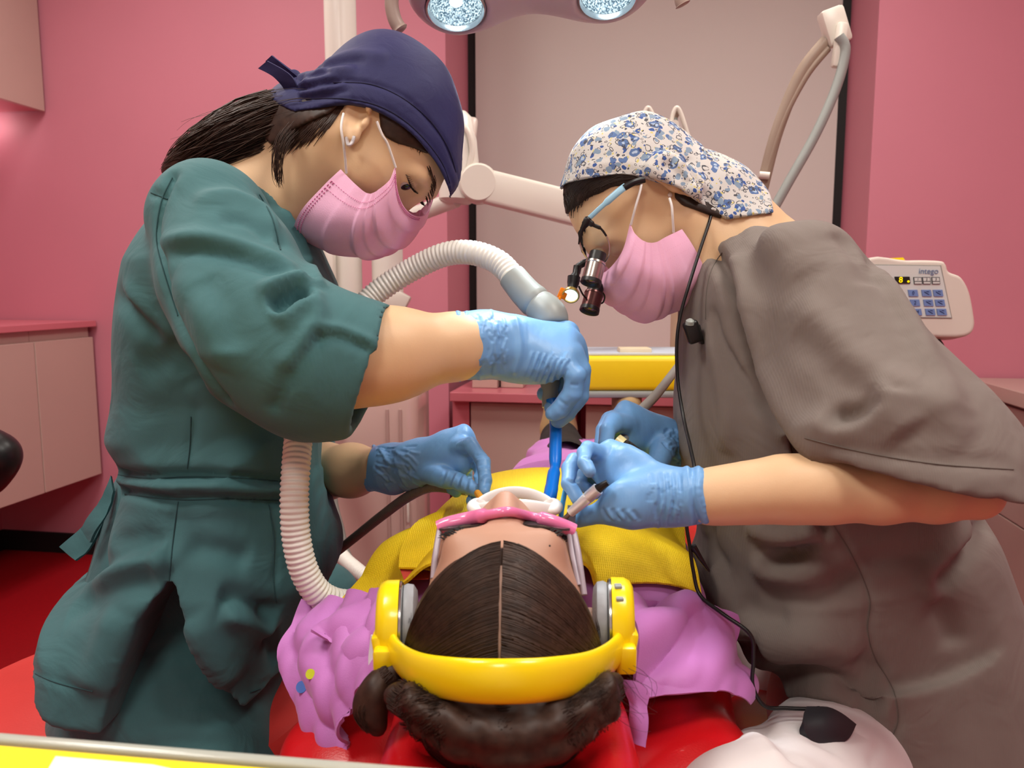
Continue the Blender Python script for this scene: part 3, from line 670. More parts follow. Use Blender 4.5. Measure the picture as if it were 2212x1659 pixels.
# ------------------------------------------------------------------ stools
def stool(name, x, y, zs, m, lab, r=0.21, back=None):
    o = thing(name, (x, y, 0), lab, 'stool')
    MB().lathe((x, y, zs - 0.085), (0, 0, 1), [(0, 0.12), (0.01, r - 0.015), (0.03, r), (0.055, r), (0.075, r - 0.012), (0.085, r - 0.05), (0.087, 0.01)], 56).build('seat', m, o, smooth=True)
    MB().lathe((x, y, 0.09), (0, 0, 1), [(0, 0.028), (zs - 0.30, 0.028), (zs - 0.299, 0.018), (zs - 0.176, 0.018)], 24).build('gas_column', STEEL, o, smooth=True)
    for k in range(5):
        a = 2 * math.pi * k / 5 + 0.3; e = Vector((x + .26 * math.cos(a), y + .26 * math.sin(a), 0.075))
        MB().tube([(x, y, 0.10), e], [0.022, 0.015], 12).build('leg', STEEL, o, smooth=True)
        MB().lathe((e.x, e.y - 0.012, 0.03), (0, 1, 0), [(0, 0.02), (0.002, 0.03), (0.022, 0.03), (0.024, 0.02)], 20).build('caster', BLACK, o, smooth=True)
    if back: back(o)
    return o
CORAL = mat('coral_red_vinyl', (214, 62, 58), 0.38, noise=0.03, nscale=20, bump=0.1, bscale=400)
# ------------------------------------------------------------------ people: shared tools and materials
SKIN = mat('warm_skin', (220, 184, 144), 0.5, sss=0.06, noise=0.03, nscale=25, bump=0.05, bscale=700)
SKINP = mat('patient_skin', (182, 140, 118), 0.5, sss=0.06, noise=0.04, nscale=25, bump=0.05, bscale=700)  # base colour darkened to carry the shadow on the forehead
def glove_mat(name, scale):
    return mat(name, (112, 164, 216), 0.42, sss=0.08, noise=0.03, nscale=30, bump=0.25, bscale=160, aniso=(1.0, 1.0, 0.25), bdetail=2.0)
GLOVE = glove_mat('blue_nitrile', 160)
HAIR = mat('dark_brown_hair', (54, 36, 27), 0.5, noise=0.35, nscale=120, spec=0.35)
HAIRB = mat('brown_black_hair', (44, 32, 26), 0.5, noise=0.35, nscale=120, spec=0.35)
MASKM = mat('pink_mask_paper', (246, 188, 220), 0.75, noise=0.02, nscale=40, bump=0.15, bscale=900)
MASKD = mat('pink_mask_stitch', (214, 120, 168), 0.8, noise=0.02, nscale=40)
WHITEE = mat('white_elastic', (240, 238, 236), 0.7, noise=0.01, nscale=60)
def ppx(L): return [(at(a, b, y), r * pxm(y)) for (a, b, y, r) in L]        # (px, py, Y, radius in px)
def P3(L): return [at(*p) for p in L]
class Head:                                                                  # head frame: origin between the ears
    def __init__(s, O, fdir, updir, sc=1.0):
        s.O = Vector(O); s.f = Vector(fdir).normalized(); u = Vector(updir); s.u = (u - s.f * u.dot(s.f)).normalized()
        s.l = s.f.cross(s.u).normalized()
        if s.l.y > 0: s.l = -s.l                                              # l points to the camera side
        s.k = sc
    def p(s, f, u, l=0.0): return s.O + (s.f * f + s.u * u + s.l * l) * s.k
def build_head(H, f, nose=True, crown=0.082, slit=False):                                             # adds a head to the field f
    k = H.k; ax = (H.f, H.u, H.l); E = lambda c, r, kk=0.02, m='u': f.ell(H.p(*c), [v * k for v in r], ax, kk, m)
    E((-0.012, 0.127 - crown), (0.096, crown, 0.073), 0.0) if crown > 0.08 else E((-0.012, 0.036), (0.096, crown, 0.073), 0.0)
    E((0.030, -0.012), (0.064, 0.088, 0.062), 0.03)
    E((0.064, -0.088), (0.026, 0.022, 0.028), 0.03)
    for s in (-1, 1):
        f.cone(H.p(0.0, -0.045, 0.054 * s), H.p(0.062, -0.092, 0.012 * s), 0.018 * k, 0.014 * k, 0.03)
        E((0.058, -0.020, 0.038 * s), (0.030, 0.028, 0.026), 0.025)
    f.cone(H.p(0.080, 0.036, -0.036), H.p(0.080, 0.036, 0.036), 0.013 * k, 0.013 * k, 0.022)
    for s in (-1, 1): E((0.094, 0.020, 0.032 * s), (0.014, 0.011, 0.016), 0.014, 's')
    for s in (-1, 1): E((0.0775, 0.019, 0.031 * s), (0.0135, 0.0125, 0.0155), 0.005)
    if slit:
        for s in (-1, 1): E((0.0905, 0.0165, 0.033 * s), (0.0105, 0.0052, 0.0140), 0.002, 's')
    if nose:
        f.cone(H.p(0.086, 0.026), H.p(0.107, -0.022), 0.0085 * k, 0.0105 * k, 0.018)
        for s in (-1, 1): E((0.094, -0.028, 0.011 * s), (0.011, 0.008, 0.008), 0.010)
        for s in (-1, 1): E((0.096, -0.036, 0.007 * s), (0.005, 0.006, 0.003), 0.003, 's')
    # lips
    for z, r in ((-0.055, 0.0065), (-0.064, 0.0075)): f.cone(H.p(0.088, z, -0.018), H.p(0.092, z, 0.0), 0.004 * k, r * k, 0.008).cone(H.p(0.092, z, 0.0), H.p(0.088, z, 0.018), r * k, 0.004 * k, 0.008)
def build_ear(H, f, s=1, tilt=0.0, off=0.0, cf=-0.010, cu=0.0, es=1.0):
    k = H.k * es; kk = H.k
    def e(a, b, c): return H.p(a, b, (0.070 + c + off) * s)
    cs, sn = math.cos(tilt), math.sin(tilt); af = H.f * cs + H.u * sn; au = H.u * cs - H.f * sn; al = (H.l * s + H.f * -0.35).normalized(); au2 = au; af2 = au2.cross(al).normalized()
    c = e(cf, cu, 0.004)
    f.ell(c, (0.017 * k, 0.030 * k, 0.006 * k), (af2, au2, al), 0.006)
    q = lambda a, b, d=0.004: c + (af2 * a + au2 * b + al * d) * k
    sg = 1 if af2.dot(H.f) > 0 else -1
    rim = [(0.010 * sg, 0.012), (0.012 * sg, 0.022), (0.004 * sg, 0.030), (-0.008 * sg, 0.029), (-0.016 * sg, 0.018), (-0.017 * sg, 0.002), (-0.012 * sg, -0.014), (-0.003 * sg, -0.027), (0.006 * sg, -0.030), (0.010 * sg, -0.022)]
    R_ = [Vector(tuple(v)) for v in spline([q(a, b) for a, b in rim], 3)]
    f.chain([(v, 0.0042 * k) for v in R_], 0.003)
    f.ell(q(0.004 * sg, 0.002, 0.006), (0.009 * k, 0.017 * k, 0.006 * k), (af2, au2, al), 0.004, 's')
    f.ell(q(0.013 * sg, -0.002, 0.003), (0.004 * k, 0.007 * k, 0.005 * k), (af2, au2, al), 0.004)
def layer(src, name, poly, off, m, par, y0=-9, y1=9, sm=1, wave=None):       # thin layer following a surface, bounded by an outline
    g = src.shell_copy(); g.d = g.d - off; d2 = g.xz(poly)[:, None, :]
    g.clip(lambda X, Y, Z: np.maximum(d2, np.maximum(y0 - Y, Y - y1)), 0.002)
    inn = src.d + 0.004; g.d = np.maximum(g.d, -inn)
    return sdf_obj(name, g, m, par, sm, wave=wave)
def multi(name, parts, m, par):                                              # several windows of one body -> one mesh
    Vs, Qs, o = [], [], 0
    for V, Q in parts: Vs.append(V); Qs.append(Q + o); o += len(V)
    return link(name, np_mesh(name, np.concatenate(Vs), np.concatenate(Qs)), m, par)
def strands(name, guides, n, rad, m, par, seed=0, seg=9, jit=0.004, lo=0.0, taper=True, thick=None):
    # guides: list of (points, radii): strands run along a guide, offset inside its radius
    rs = np.random.RandomState(seed); V = []; Q = []; base = 0
    ca, sa = np.cos(np.arange(3) * 2.0944), np.sin(np.arange(3) * 2.0944)
    for G, RR in guides:
        P = np.array([tuple(p) for p in spline(G, 6)]); r_ = np.interp(np.linspace(0, 1, len(P)), np.linspace(0, 1, len(RR)), RR)
        T = np.gradient(P, axis=0); T /= np.linalg.norm(T, axis=1, keepdims=True)
        up = np.array((0.0, -1.0, 0.0)); B = np.cross(T, up); B /= np.linalg.norm(B, axis=1, keepdims=True) + 1e-9; Nn = np.cross(B, T)
        for i in range(n):
            an = rs.rand() * 6.283; fr = lo + (1 - lo) * math.sqrt(rs.rand()); tw = rs.normal() * 0.5
            a, b = sorted((rs.rand() * 0.25, 0.75 + rs.rand() * 0.28)); tt = np.linspace(a, min(b, 1.0), seg); ix = tt * (len(P) - 1)
            g = lambda A: np.stack([np.interp(ix, np.arange(len(P)), A[:, j]) for j in range(A.shape[1])], 1)
            c = g(P); bb = g(B); nn = g(Nn); rr = np.interp(ix, np.arange(len(P)), r_)
            th = an + tw * tt; off = bb * (np.cos(th) * rr * fr)[:, None] + nn * (np.sin(th) * rr * fr)[:, None]
            ph = rs.rand(3) * 6.28; off += np.stack([np.sin(tt * 5 + ph[j]) * jit for j in range(3)], 1) * tt[:, None]
            c = c + off; w_ = (thick or rad) * (1 - 0.8 * tt ** 3 if taper else np.ones(seg))
            for k in range(3): V.append(c + bb * (ca[k] * w_)[:, None] + nn * (sa[k] * w_)[:, None])
            j = np.arange(seg - 1)
            for k in range(3): Q.append(np.stack([base + k * seg + j, base + k * seg + j + 1, base + ((k + 1) % 3) * seg + j + 1, base + ((k + 1) % 3) * seg + j], 1))
            base += 3 * seg
    return link(name, np_mesh(name, np.concatenate(V), np.concatenate(Q)), m, par)
def make_mask(par, near, front, far, pleats, amp, bulge, name='face_mask'):
    # near / front / far: rows of points from the nose end to the chin end; cloth runs near cheek -> front -> far cheek
    nu = 90; nv = 41
    def rs(L): P = np.array([tuple(p) for p in spline(L, 12)]); return np.stack([np.interp(np.linspace(0, 1, nu), np.linspace(0, 1, len(P)), P[:, j]) for j in range(3)], 1)
    A, B, C = rs(near), rs(front), rs(far); G = np.zeros((nu, nv, 3))
    mid = (A + C) / 2; out = B - mid
    for j in range(nv):
        t = j / (nv - 1); an = (t - 0.5) * math.pi
        lat = math.sin(an); fr = max(math.cos(an), 0.0) ** bulge
        G[:, j] = mid + (C - A) / 2 * lat + out * fr
    u = np.linspace(0, 1, nu)
    du = np.gradient(G, axis=0); dv = np.gradient(G, axis=1); N = np.cross(du, dv); N /= np.linalg.norm(N, axis=2, keepdims=True) + 1e-9
    ctr = G.mean((0, 1)); N *= np.sign(((G - ctr) * N).sum(2, keepdims=True).mean())
    pat = np.zeros(nu)
    for c, w_, s in pleats: x = (u - c) / w_; pat += s * np.where(x < 0, np.exp(-(x / 1.8) ** 2), np.exp(-(x / 0.35) ** 2))
    edge = np.minimum(np.minimum(u, 1 - u) * 9, 1)
    fade = np.array([min(1, 0.25 + 1.2 * abs(math.cos((j / (nv - 1) - 0.5) * math.pi))) for j in range(nv)])
    G += N * (pat * edge)[:, None, None] * fade[None, :, None] * amp
    wob = wav(G.reshape(-1, 3), 0.0010, 90, 5).reshape(nu, nv); G += N * wob[:, :, None]
    o = MB().grid(G, 0.0012).build(name, MASKM, par, smooth=True, angle=70)
    # stitched border along the near edge and along the nose and chin edges
    st_ = MB()
    rows = [G[:, 1], G[:, 2]] 
    for r in rows[:2]:
        for i in range(3, nu - 3, 2): 
            d = (r[i + 1] - r[i]) * 0.5; st_.tube([r[i] + N[i, 1] * 0.0008, r[i] + d + N[i, 1] * 0.0008], 0.0005, 4)
    for iu in (3, 5, nu - 4, nu - 6):
        for j in range(1, nv // 2 + 4):
            for q in (0.0, 0.5):
                a = G[iu, j] * (1 - q) + G[iu, j + 1] * q; b = a + (G[iu, j + 1] - G[iu, j]) * 0.25; st_.tube([a + N[iu, j] * 0.0006, b + N[iu, j] * 0.0006], 0.0006, 4)
    st_.build('stitching', MASKD, o)
    return o

def seam(o, line, r, m, name='seam', off=0.0006, n=5):                       # a stitched line lying on a finished surface
    bpy.context.view_layer.update(); L = []
    for q in spline([(a, b, 0) for a, b in line], n):
        d = (at(q[0], q[1], 1.0) - cam.location).normalized(); ok, loc, nr, _ = o.ray_cast(cam.location, d)
        if ok: L.append(loc - d * off)
    if len(L) > 2: return MB().tube(L, r, 6).build(name, m, o, smooth=True)
# ------------------------------------------------------------------ assistant on the left: teal tunic, navy cap
TEAL = mat('teal_scrub_cloth', (60, 106, 110), 0.8, noise=0.05, nscale=14, sheen=0.06, bump=0.12, bscale=1200, wrinkle=0.32, wscale=13, wdist=0.012)
TEALD = mat('teal_seam', (42, 78, 82), 0.85, noise=0.05, nscale=40)
NAVY = mat('navy_cap_cotton', (30, 32, 84), 0.7, noise=0.05, nscale=20, sheen=0.06, bump=0.15, bscale=1200, wrinkle=0.2, wscale=30, wdist=0.006)
NAVYD = mat('navy_seam', (18, 18, 52), 0.8, noise=0.05, nscale=40)
YN = 1.0
stool('saddle_stool', at(300, 1600, 0.98).x, 0.98, 0.575, CORAL, 'coral red round stool under the person in the teal tunic', 0.25)
nurse = thing('person', (at(400, 1500, YN).x, YN, 0), 'person in teal tunic, navy cap and pink mask leaning over with suction tube', 'person')
HN = Head(at(805, 290, YN), (0.36, -0.13, -0.92), (0.93, 0.02, 0.36), 0.99)
NB = at(548, 452, 1.01)
# body: head and neck
fh = field([HN.p(0.16, -0.12), HN.p(-0.12, 0.14), NB, HN.p(0, 0, 0.1), HN.p(0, 0, -0.1)], 0.05, 0.0024)
build_head(HN, fh, True, 0.075, True)
fh.chain([(HN.p(-0.028, -0.010), 0.056), (HN.p(-0.03, -0.07), 0.050), (NB, 0.062)], 0.035)
fh.chain([(HN.p(0.02, -0.07), 0.030), (at(620, 470, 1.0), 0.035)], 0.03)
fh.cone(HN.p(0.0, -0.02, 0.045), at(625, 430, 0.97), 0.018, 0.016, 0.03)
fh.cone(NB, NB + Vector((-0.05, 0, -0.12)), 0.065, 0.09, 0.03)
fh0 = fh.shell_copy(); build_ear(HN, fh, 1, 0.85, 0.0, 0.007, -0.005, 0.84); build_ear(HN, fh, -1, 0.85, 0.0, 0.007, -0.005, 0.84)
Vh = fh.mesh(1)
# body: trunk, hips, legs (under the clothes)
ft = field(P3([(200, 400, 0.75), (760, 1700, 1.3)]) + [Vector((-0.6, .7, .03)), Vector((0.12, 1.3, .5))], 0.1, 0.011)
ft.chain([(NB, 0.055), (at(490, 600, 1.0), 0.08), (at(470, 780, 1.0), 0.08), (at(460, 1000, 1.0), 0.075), (at(400, 1440, 0.98), 0.08)], 0.05)
for s, y in ((-1, 0.86), (1, 1.10)): ft.cone(at(490, 540, 1.0), at(455, 520, y), 0.06, 0.05, 0.04)
for yh, kx, ky, fx, fy in ((0.90, 560, 0.80, -0.05, 0.82), (1.08, 690, 1.30, -0.06, 1.34)):
    hip = at(385, 1490, yh); kn = Vector((at(kx, 1500, ky).x, ky, 0.42 if ky < 1 else 0.55)); an = Vector((kn.x + 0.02, ky + .02, 0.11))
    ft.chain([(hip, 0.06), (kn, 0.048), (an, 0.036), (an + Vector((0.10, 0, -0.05)), 0.03)], 0.03)
Vt = ft.mesh(2)
# arms
WR = (1100, 745, 0.855)
fa_ = field(P3([(430, 440, 0.75), (1300, 960, 0.95)]), 0.08, 0.0036)
fa_.chain(ppx([(440, 490, 0.87, 90), (600, 790, 0.775, 86), (690, 785, 0.775, 102), (800, 770, 0.79, 98), (860, 763, 0.80, 90), (990, 748, 0.83, 66), (1050, 745, 0.85, 50), (1105, 745, 0.857, 40), (1180, 760, 0.86, 24), (1215, 765, 0.86, 18)]), 0.02)
Va = fa_.mesh(1)
fb_ = field(P3([(430, 440, 1.2), (1080, 1120, 0.80)]), 0.08, 0.0036)
fb_.chain(ppx([(480, 560, 1.10, 50), (560, 940, 1.15, 56), (610, 1005, 1.15, 60), (700, 1018, 1.10, 58), (760, 1016, 1.05, 54), (830, 1010, 0.99, 40), (895, 1003, 0.95, 30), (950, 992, 0.93, 24), (980, 985, .92, 18)]), 0.02)
Vb = fb_.mesh(1)
body = multi('body', [Vh, Vt, Va, Vb], SKIN, nurse)

# tunic
tors = [(565, 372), (520, 352), (470, 350), (420, 360), (372, 380), (332, 410), (292, 470), (260, 560), (238, 650), (226, 740), (220, 830), (210, 910), (207, 950), (222, 985), (243, 1018), (246, 1060), (240, 1180),
        (440, 1260), (640, 1180), (648, 1060), (652, 1000), (672, 900), (695, 800), (705, 700), (694, 622), (668, 560), (640, 495), (600, 420)]
skirt = [(300, 900), (262, 1000), (246, 1040), (230, 1080), (214, 1140), (196, 1225), (150, 1268), (96, 1300), (80, 1350), (64, 1420), (49, 1490), (40, 1600), (50, 1750), (380, 1800), (660, 1750), (640, 1580), (634, 1500), (616, 1450), (640, 1380), (668, 1320),
         (690, 1270), (688, 1220), (668, 1150), (656, 1090), (646, 1040), (610, 900)]
hem = [(-300, 200), (-300, 1480), (49, 1497), (60, 1528), (95, 1552), (150, 1566), (222, 1577), (380, 1592), (500, 1576), (570, 1552), (643, 1522), (760, 1480), (1200, 1400), (1200, 200)]
YT = 0.93
tc_ = field([at(p[0], p[1], YN) for p in tors + [q for q in skirt if q[1] < 1640]] + P3([(400, 600, 0.68), (880, 900, 0.70), (400, 600, 1.34)]), 0.03, 0.0042)
PT = [at(p[0], p[1], YT) for p in tors]
zsh, zw = at(500, 480, YN).z, at(400, 1040, YN).z
tc_.inflate(spline(PT, 4, True), YN, lambda z: np.interp(z, [zw, zw + .12, zsh - .05, zsh + .06], [0.155, 0.15, 0.185, 0.10]), 0.105)
PS = [at(p[0], p[1], YT - .04) for p in skirt]; zh = at(300, 1560, YN).z
tc_.inflate(spline(PS, 4, True), YN - 0.02, lambda z: np.interp(z, [zh, zw - .08, zw], [0.215, 0.19, 0.152]), 0.10, 0.02)
tc_.cut_xz([at(p[0], p[1], 0.79) for p in hem], True, 0.003)
# near sleeve
SL = ppx([(452, 478, 0.865, 128), (500, 600, 0.82, 138), (560, 710, 0.785, 146), (640, 765, 0.775, 140)])
tc_.chain(SL, 0.012, 0.03)
tc_.chain(ppx([(600, 740, 0.78, 150), (680, 785, 0.775, 150), (830, 805, 0.785, 148)]), 0.03)
# far sleeve
tc_.chain(ppx([(475, 520, 1.11, 112), (560, 900, 1.14, 102), (600, 965, 1.15, 92), (690, 990, 1.12, 84)]), 0.012, 0.02)
# open the cuffs, the neck and the slit
e0, e1 = at(872, 668, 0.785), at(770, 925, 0.785); cut_n = Vector(((e1 - e0).z * -1, 0, (e1 - e0).x)).normalized()
if cut_n.x < 0: cut_n = -cut_n
g = tc_
cm = (e0 + e1) / 2
def cuffcut(X, Y, Z):
    pl = (X - cm.x) * cut_n.x + (Z - cm.z) * cut_n.z
    near = np.sqrt((X - cm.x) ** 2 + (Y - cm.y) ** 2 + (Z - cm.z) ** 2) - 0.16
    return -np.maximum(-pl, near)
tc_.clip(cuffcut, 0.007)
tc_.chain(ppx([(640, 782, 0.775, 100), (720, 785, 0.777, 122), (900, 800, 0.785, 128)]), 0.004, 0.01, 's')
cm2 = at(716, 1000, 1.11); n2 = Vector((0.86, 0, 0.35)).normalized()
tc_.clip(lambda X, Y, Z: -np.maximum(-((X - cm2.x) * n2.x + (Z - cm2.z) * n2.z), np.sqrt((X - cm2.x) ** 2 + (Y - cm2.y) ** 2 + (Z - cm2.z) ** 2) - 0.11), 0.003)
tc_.chain(ppx([(640, 1000, 1.13, 62), (760, 1010, 1.10, 66)]), 0.004, 0.01, 's')
tc_.chain([(HN.p(-0.03, -0.06), 0.062), (NB + Vector((0.012, 0, 0.0)), 0.064), (at(600, 500, 1.0), 0.040)], 0.008, 0.02, 's')
slit = [at(a, b, 0.80) for a, b in ((364, 1262), (300, 1345), (262, 1450), (236, 1580), (225, 1700), (620, 1700), (510, 1590), (472, 1500), (425, 1385), (375, 1268))]
tc_.cut_xz(slit, False, 0.003, -9, 0.93)
NF = [
    ([(372, 382), (350, 430), (338, 485), (338, 530), (355, 595), (382, 680), (430, 785), (490, 865)], 0.006, -0.006, False),
    ([(325, 415), (362, 430)], 0.005, -0.004),
    ([(342, 523), (443, 517), (548, 542), (640, 582)], 0.010, 0.006), ([(350, 545), (450, 540), (548, 566), (620, 600)], 0.010, -0.006),
    ([(420, 440), (500, 425), (570, 460), (600, 520)], 0.012, 0.005), ([(470, 470), (540, 480), (585, 520)], 0.010, -0.005),
    ([(560, 420), (590, 470), (610, 540)], 0.006, -0.004), ([(575, 400), (640, 500), (690, 615)], 0.006, 0.004, False),
    ([(590, 668), (620, 645), (665, 625)], 0.010, -0.016), ([(560, 640), (610, 615), (668, 605)], 0.010, 0.008), ([(600, 700), (640, 665), (690, 650)], 0.012, 0.008),
    ([(380, 600), (430, 640), (470, 720), (480, 800)], 0.020, 0.006), ([(440, 610), (480, 670), (500, 760)], 0.016, -0.006),
    ([(683, 640), (684, 690), (655, 735), (622, 782)], 0.007, 0.005, False), ([(672, 712), (730, 712), (790, 735), (812, 752)], 0.006, 0.004, False), ([(690, 722), (740, 724), (800, 752)], 0.006, -0.005, False),
    ([(592, 880), (640, 790), (690, 730)], 0.006, -0.005, False),
    ([(245, 633), (300, 690), (350, 740)], 0.012, -0.007), ([(260, 620), (320, 680), (380, 730)], 0.012, 0.005), ([(300, 800), (380, 770), (430, 830)], 0.016, -0.006),
    ([(232, 780), (240, 860), (222, 930)], 0.005, -0.003),
    ([(425, 880), (412, 960), (405, 1015)], 0.004, -0.003, False), ([(385, 1040), (378, 1120), (370, 1190), (364, 1262)], 0.004, -0.003, False),
    ([(236, 1020), (300, 1030), (380, 1026), (480, 1028), (560, 1036), (640, 1042)], 0.006, -0.010, False), ([(232, 1052), (300, 1066), (370, 1078), (470, 1076), (560, 1082), (645, 1078)], 0.006, -0.009, False),
    ([(236, 1036), (300, 1048), (380, 1052), (480, 1052), (560, 1060), (642, 1060)], 0.010, 0.005, False),
    ([(372, 1030), (386, 1050), (372, 1076)], 0.006, 0.005),
    ([(240, 1170), (310, 1160), (350, 1180)], 0.012, -0.006), ([(190, 1265), (260, 1228), (330, 1212), (366, 1235)], 0.014, 0.008), ([(200, 1240), (270, 1200), (330, 1190)], 0.013, -0.007), ([(150, 1330), (240, 1270), (340, 1250)], 0.02, -0.007),
    ([(400, 1180), (480, 1190), (540, 1210)], 0.013, -0.006), ([(470, 1290), (530, 1300), (600, 1330)], 0.012, -0.009), ([(480, 1318), (545, 1335), (588, 1370)], 0.013, 0.009), ([(560, 1320), (580, 1380), (600, 1430)], 0.010, -0.007),
    ([(420, 1330), (460, 1420), (500, 1480)], 0.02, 0.006), ([(250, 1320), (220, 1420), (200, 1500)], 0.02, 0.006), ([(60, 1440), (120, 1470), (200, 1490)], 0.004, -0.0025, False), ([(560, 1480), (610, 1465)], 0.004, -0.0025),
    ([(580, 1000), (590, 1080), (600, 1160), (595, 1240), (600, 1300)], 0.004, -0.003), ([(250, 1060), (222, 1140), (180, 1240)], 0.004, -0.003),
]
NF = [tuple(list(q[:2]) + [q[2] * (1.45 if q[1] > 0.0055 else 1)] + list(q[3:])) for q in NF]
tun = sdf_obj('tunic', tc_, TEAL, nurse, 1, NF, (0.0018, 38, 3), 1)
for L in ([(372, 384), (350, 430), (339, 485), (339, 530), (356, 595), (384, 682)], [(412, 900), (410, 960), (404, 1012)], [(385, 1084), (378, 1130), (371, 1190), (365, 1255)], [(70, 1452), (120, 1474), (200, 1494)], [(540, 1496), (580, 1482), (610, 1470)], [(580, 1090), (592, 1160), (590, 1240), (596, 1300)], [(560, 420), (588, 470), (606, 540)], [(326, 416), (362, 430)], [(245, 1024), (320, 1034), (400, 1030), (500, 1032), (610, 1040)], [(245, 1064), (320, 1074), (400, 1080), (500, 1078), (610, 1082)]): seam(tun, L, 0.0007, TEALD)
# trousers
tr = field(P3([(60, 1250, 0.75), (640, 1700, 0.75), (300, 1400, 1.25)]) + [Vector((0.13, .7, .06)), Vector((-.5, 1.45, .06))], 0.06, 0.0065)
tr.ell(at(375, 1510, 0.98), (0.140, 0.165, 0.135), None, 0.0); tr.cone(at(380, 1330, 0.98), at(420, 1100, 0.99), 0.12, 0.10, 0.05)
for yh, kx, ky in ((0.90, 560, 0.80), (1.08, 690, 1.30)):
    hip = at(385, 1530, yh); kn = Vector((at(kx, 1500, ky).x, ky, 0.42 if ky < 1 else 0.555)); an = Vector((kn.x + 0.02, ky + .02, 0.12))
    tr.chain([(hip, 0.086), (kn, 0.070)], 0.04); tr.chain([(kn, 0.072), (an, 0.058)], 0.03)
tr.clip(lambda X, Y, Z: 0.07 - Z, 0.004)
TF = [([(330, 1320), (342, 1400), (352, 1500), (372, 1620)], 0.005, -0.003, False)] + [([(300 - i * 8, 1400 + i * 34), (380, 1375 + i * 34), (460 + i * 6, 1345 + i * 40)], 0.010, 0.004) for i in range(7)] + [([(300 - i * 8, 1418 + i * 34), (380, 1392 + i * 34), (460 + i * 6, 1364 + i * 40)], 0.008, -0.004) for i in range(7)]
sdf_obj('trousers', tr, TEAL, nurse, 2, TF, (0.003, 40, 8), 1)
for s, ky in ((0, 0.80), (1, 1.30)):
    kn = Vector((at(560 if s == 0 else 690, 1500, ky).x + 0.02, ky + .02, 0)); fs = field([kn, kn + Vector((.2, 0, .12))], 0.07, 0.005)
    fs.chain([(kn + Vector((-.03, 0, .045)), .04), (kn + Vector((.12, 0, .038)), .036)], 0.02); fs.cone(kn + Vector((0, 0, .05)), kn + Vector((0, 0, .1)), .038, .04, .02); fs.clip(lambda X, Y, Z: 0.004 - Z, 0.003)
    sdf_obj('shoe', fs, mat('white_clog', (225, 225, 222), 0.4, noise=0.02, nscale=20), nurse)
# belt tie behind the waist
def cloth(name, rows, m, par, amp, seed, th=0.0028, n=7, sc=70):
    A = [spline(P3(r), n) for r in rows]; A = [list(c) for c in zip(*A)]; A = [spline(c, n) for c in A]
    G = np.array(A); du = np.gradient(G, axis=0); dv = np.gradient(G, axis=1); N = np.cross(du, dv); N /= np.linalg.norm(N, axis=2, keepdims=True) + 1e-9
    G = G + N * (wav(G.reshape(-1, 3), amp * .5, sc * .5, seed) + ridged(G.reshape(-1, 3), amp, sc, seed + 1)).reshape(G.shape[:2])[:, :, None]
    return MB().grid(G, th).build(name, m, par, smooth=True, angle=75), G
cloth('belt_tie', [[(243, 1030, .93), (250, 1062, .92)], [(228, 1062, .92), (236, 1104, .91)], [(205, 1105, .91), (216, 1142, .90)], [(182, 1142, .91), (200, 1172, .90)]], TEAL, nurse, 0.0015, 3, 0.004)
cloth('belt_tie', [[(236, 1082, .945), (240, 1110, .935)], [(200, 1122, .94), (214, 1160, .93)], [(165, 1155, .935), (190, 1192, .925)], [(134, 1182, .93), (166, 1212, .92)]], TEAL, nurse, 0.0015, 5, 0.004)

# cap
capo = [(630, 240), (690, 236), (745, 229), (800, 237), (850, 262), (900, 300), (938, 348), (962, 388), (968, 410), (952, 432), (936, 442)]
caps = [(962, 427), (984, 395), (993, 350), (994, 300), (984, 252), (960, 205), (928, 163), (880, 125), (832, 103), (790, 95), (748, 101), (705, 118), (672, 138), (646, 156), (634, 170), (636, 200)]
whole = caps + [(640, 240), (660, 300), (720, 400), (800, 470), (900, 470), (950, 440)]
fc_ = fh0.shell_copy(); fc_.d = fc_.d - 0.0065
fc_.inflate(spline([at(p[0], p[1], 0.965) for p in whole], 4, True), YN, 0.085, 0.088, 0.01)
cutp = spline([at(p[0], p[1], 0.93 if p[0] < 955 else 0.97) for p in capo], 5) + [tuple(at(a, b, YN)) for a, b in ((1010, 430), (1060, 300), (1000, 60), (640, 40), (560, 150), (590, 224))]
fc_.cut_xz(cutp, True, 0.002)
CF = [([(645, 192), (720, 176), (800, 180), (880, 215), (950, 290), (990, 380)], 0.0035, -0.0022, False), ([(655, 214), (740, 213), (810, 225), (870, 256), (920, 300), (960, 356), (978, 400)], 0.003, -0.0015, False)]
for i in range(7): CF.append(([(640 + i, 160 + i * 9), (665, 150 + i * 10), (700 + 10 * i, 140 + i * 9)], 0.005, 0.0035 if i % 2 else -0.0035))
CF += [([(650, 175), (700, 158), (770, 150)], 0.008, 0.005), ([(665, 165), (720, 140), (790, 130)], 0.008, -0.004), ([(690, 140), (760, 118), (840, 125)], 0.01, 0.004)]
cap = sdf_obj('cap', fc_, NAVY, nurse, 1, CF, (0.0015, 60, 4))
for L in ([(720, 178), (800, 182), (870, 212), (930, 262), (968, 320), (985, 372)], [(660, 214), (740, 213), (810, 226), (868, 256), (918, 302), (955, 352), (972, 396)]): seam(cap, L, 0.0006, NAVYD, 'stitching')
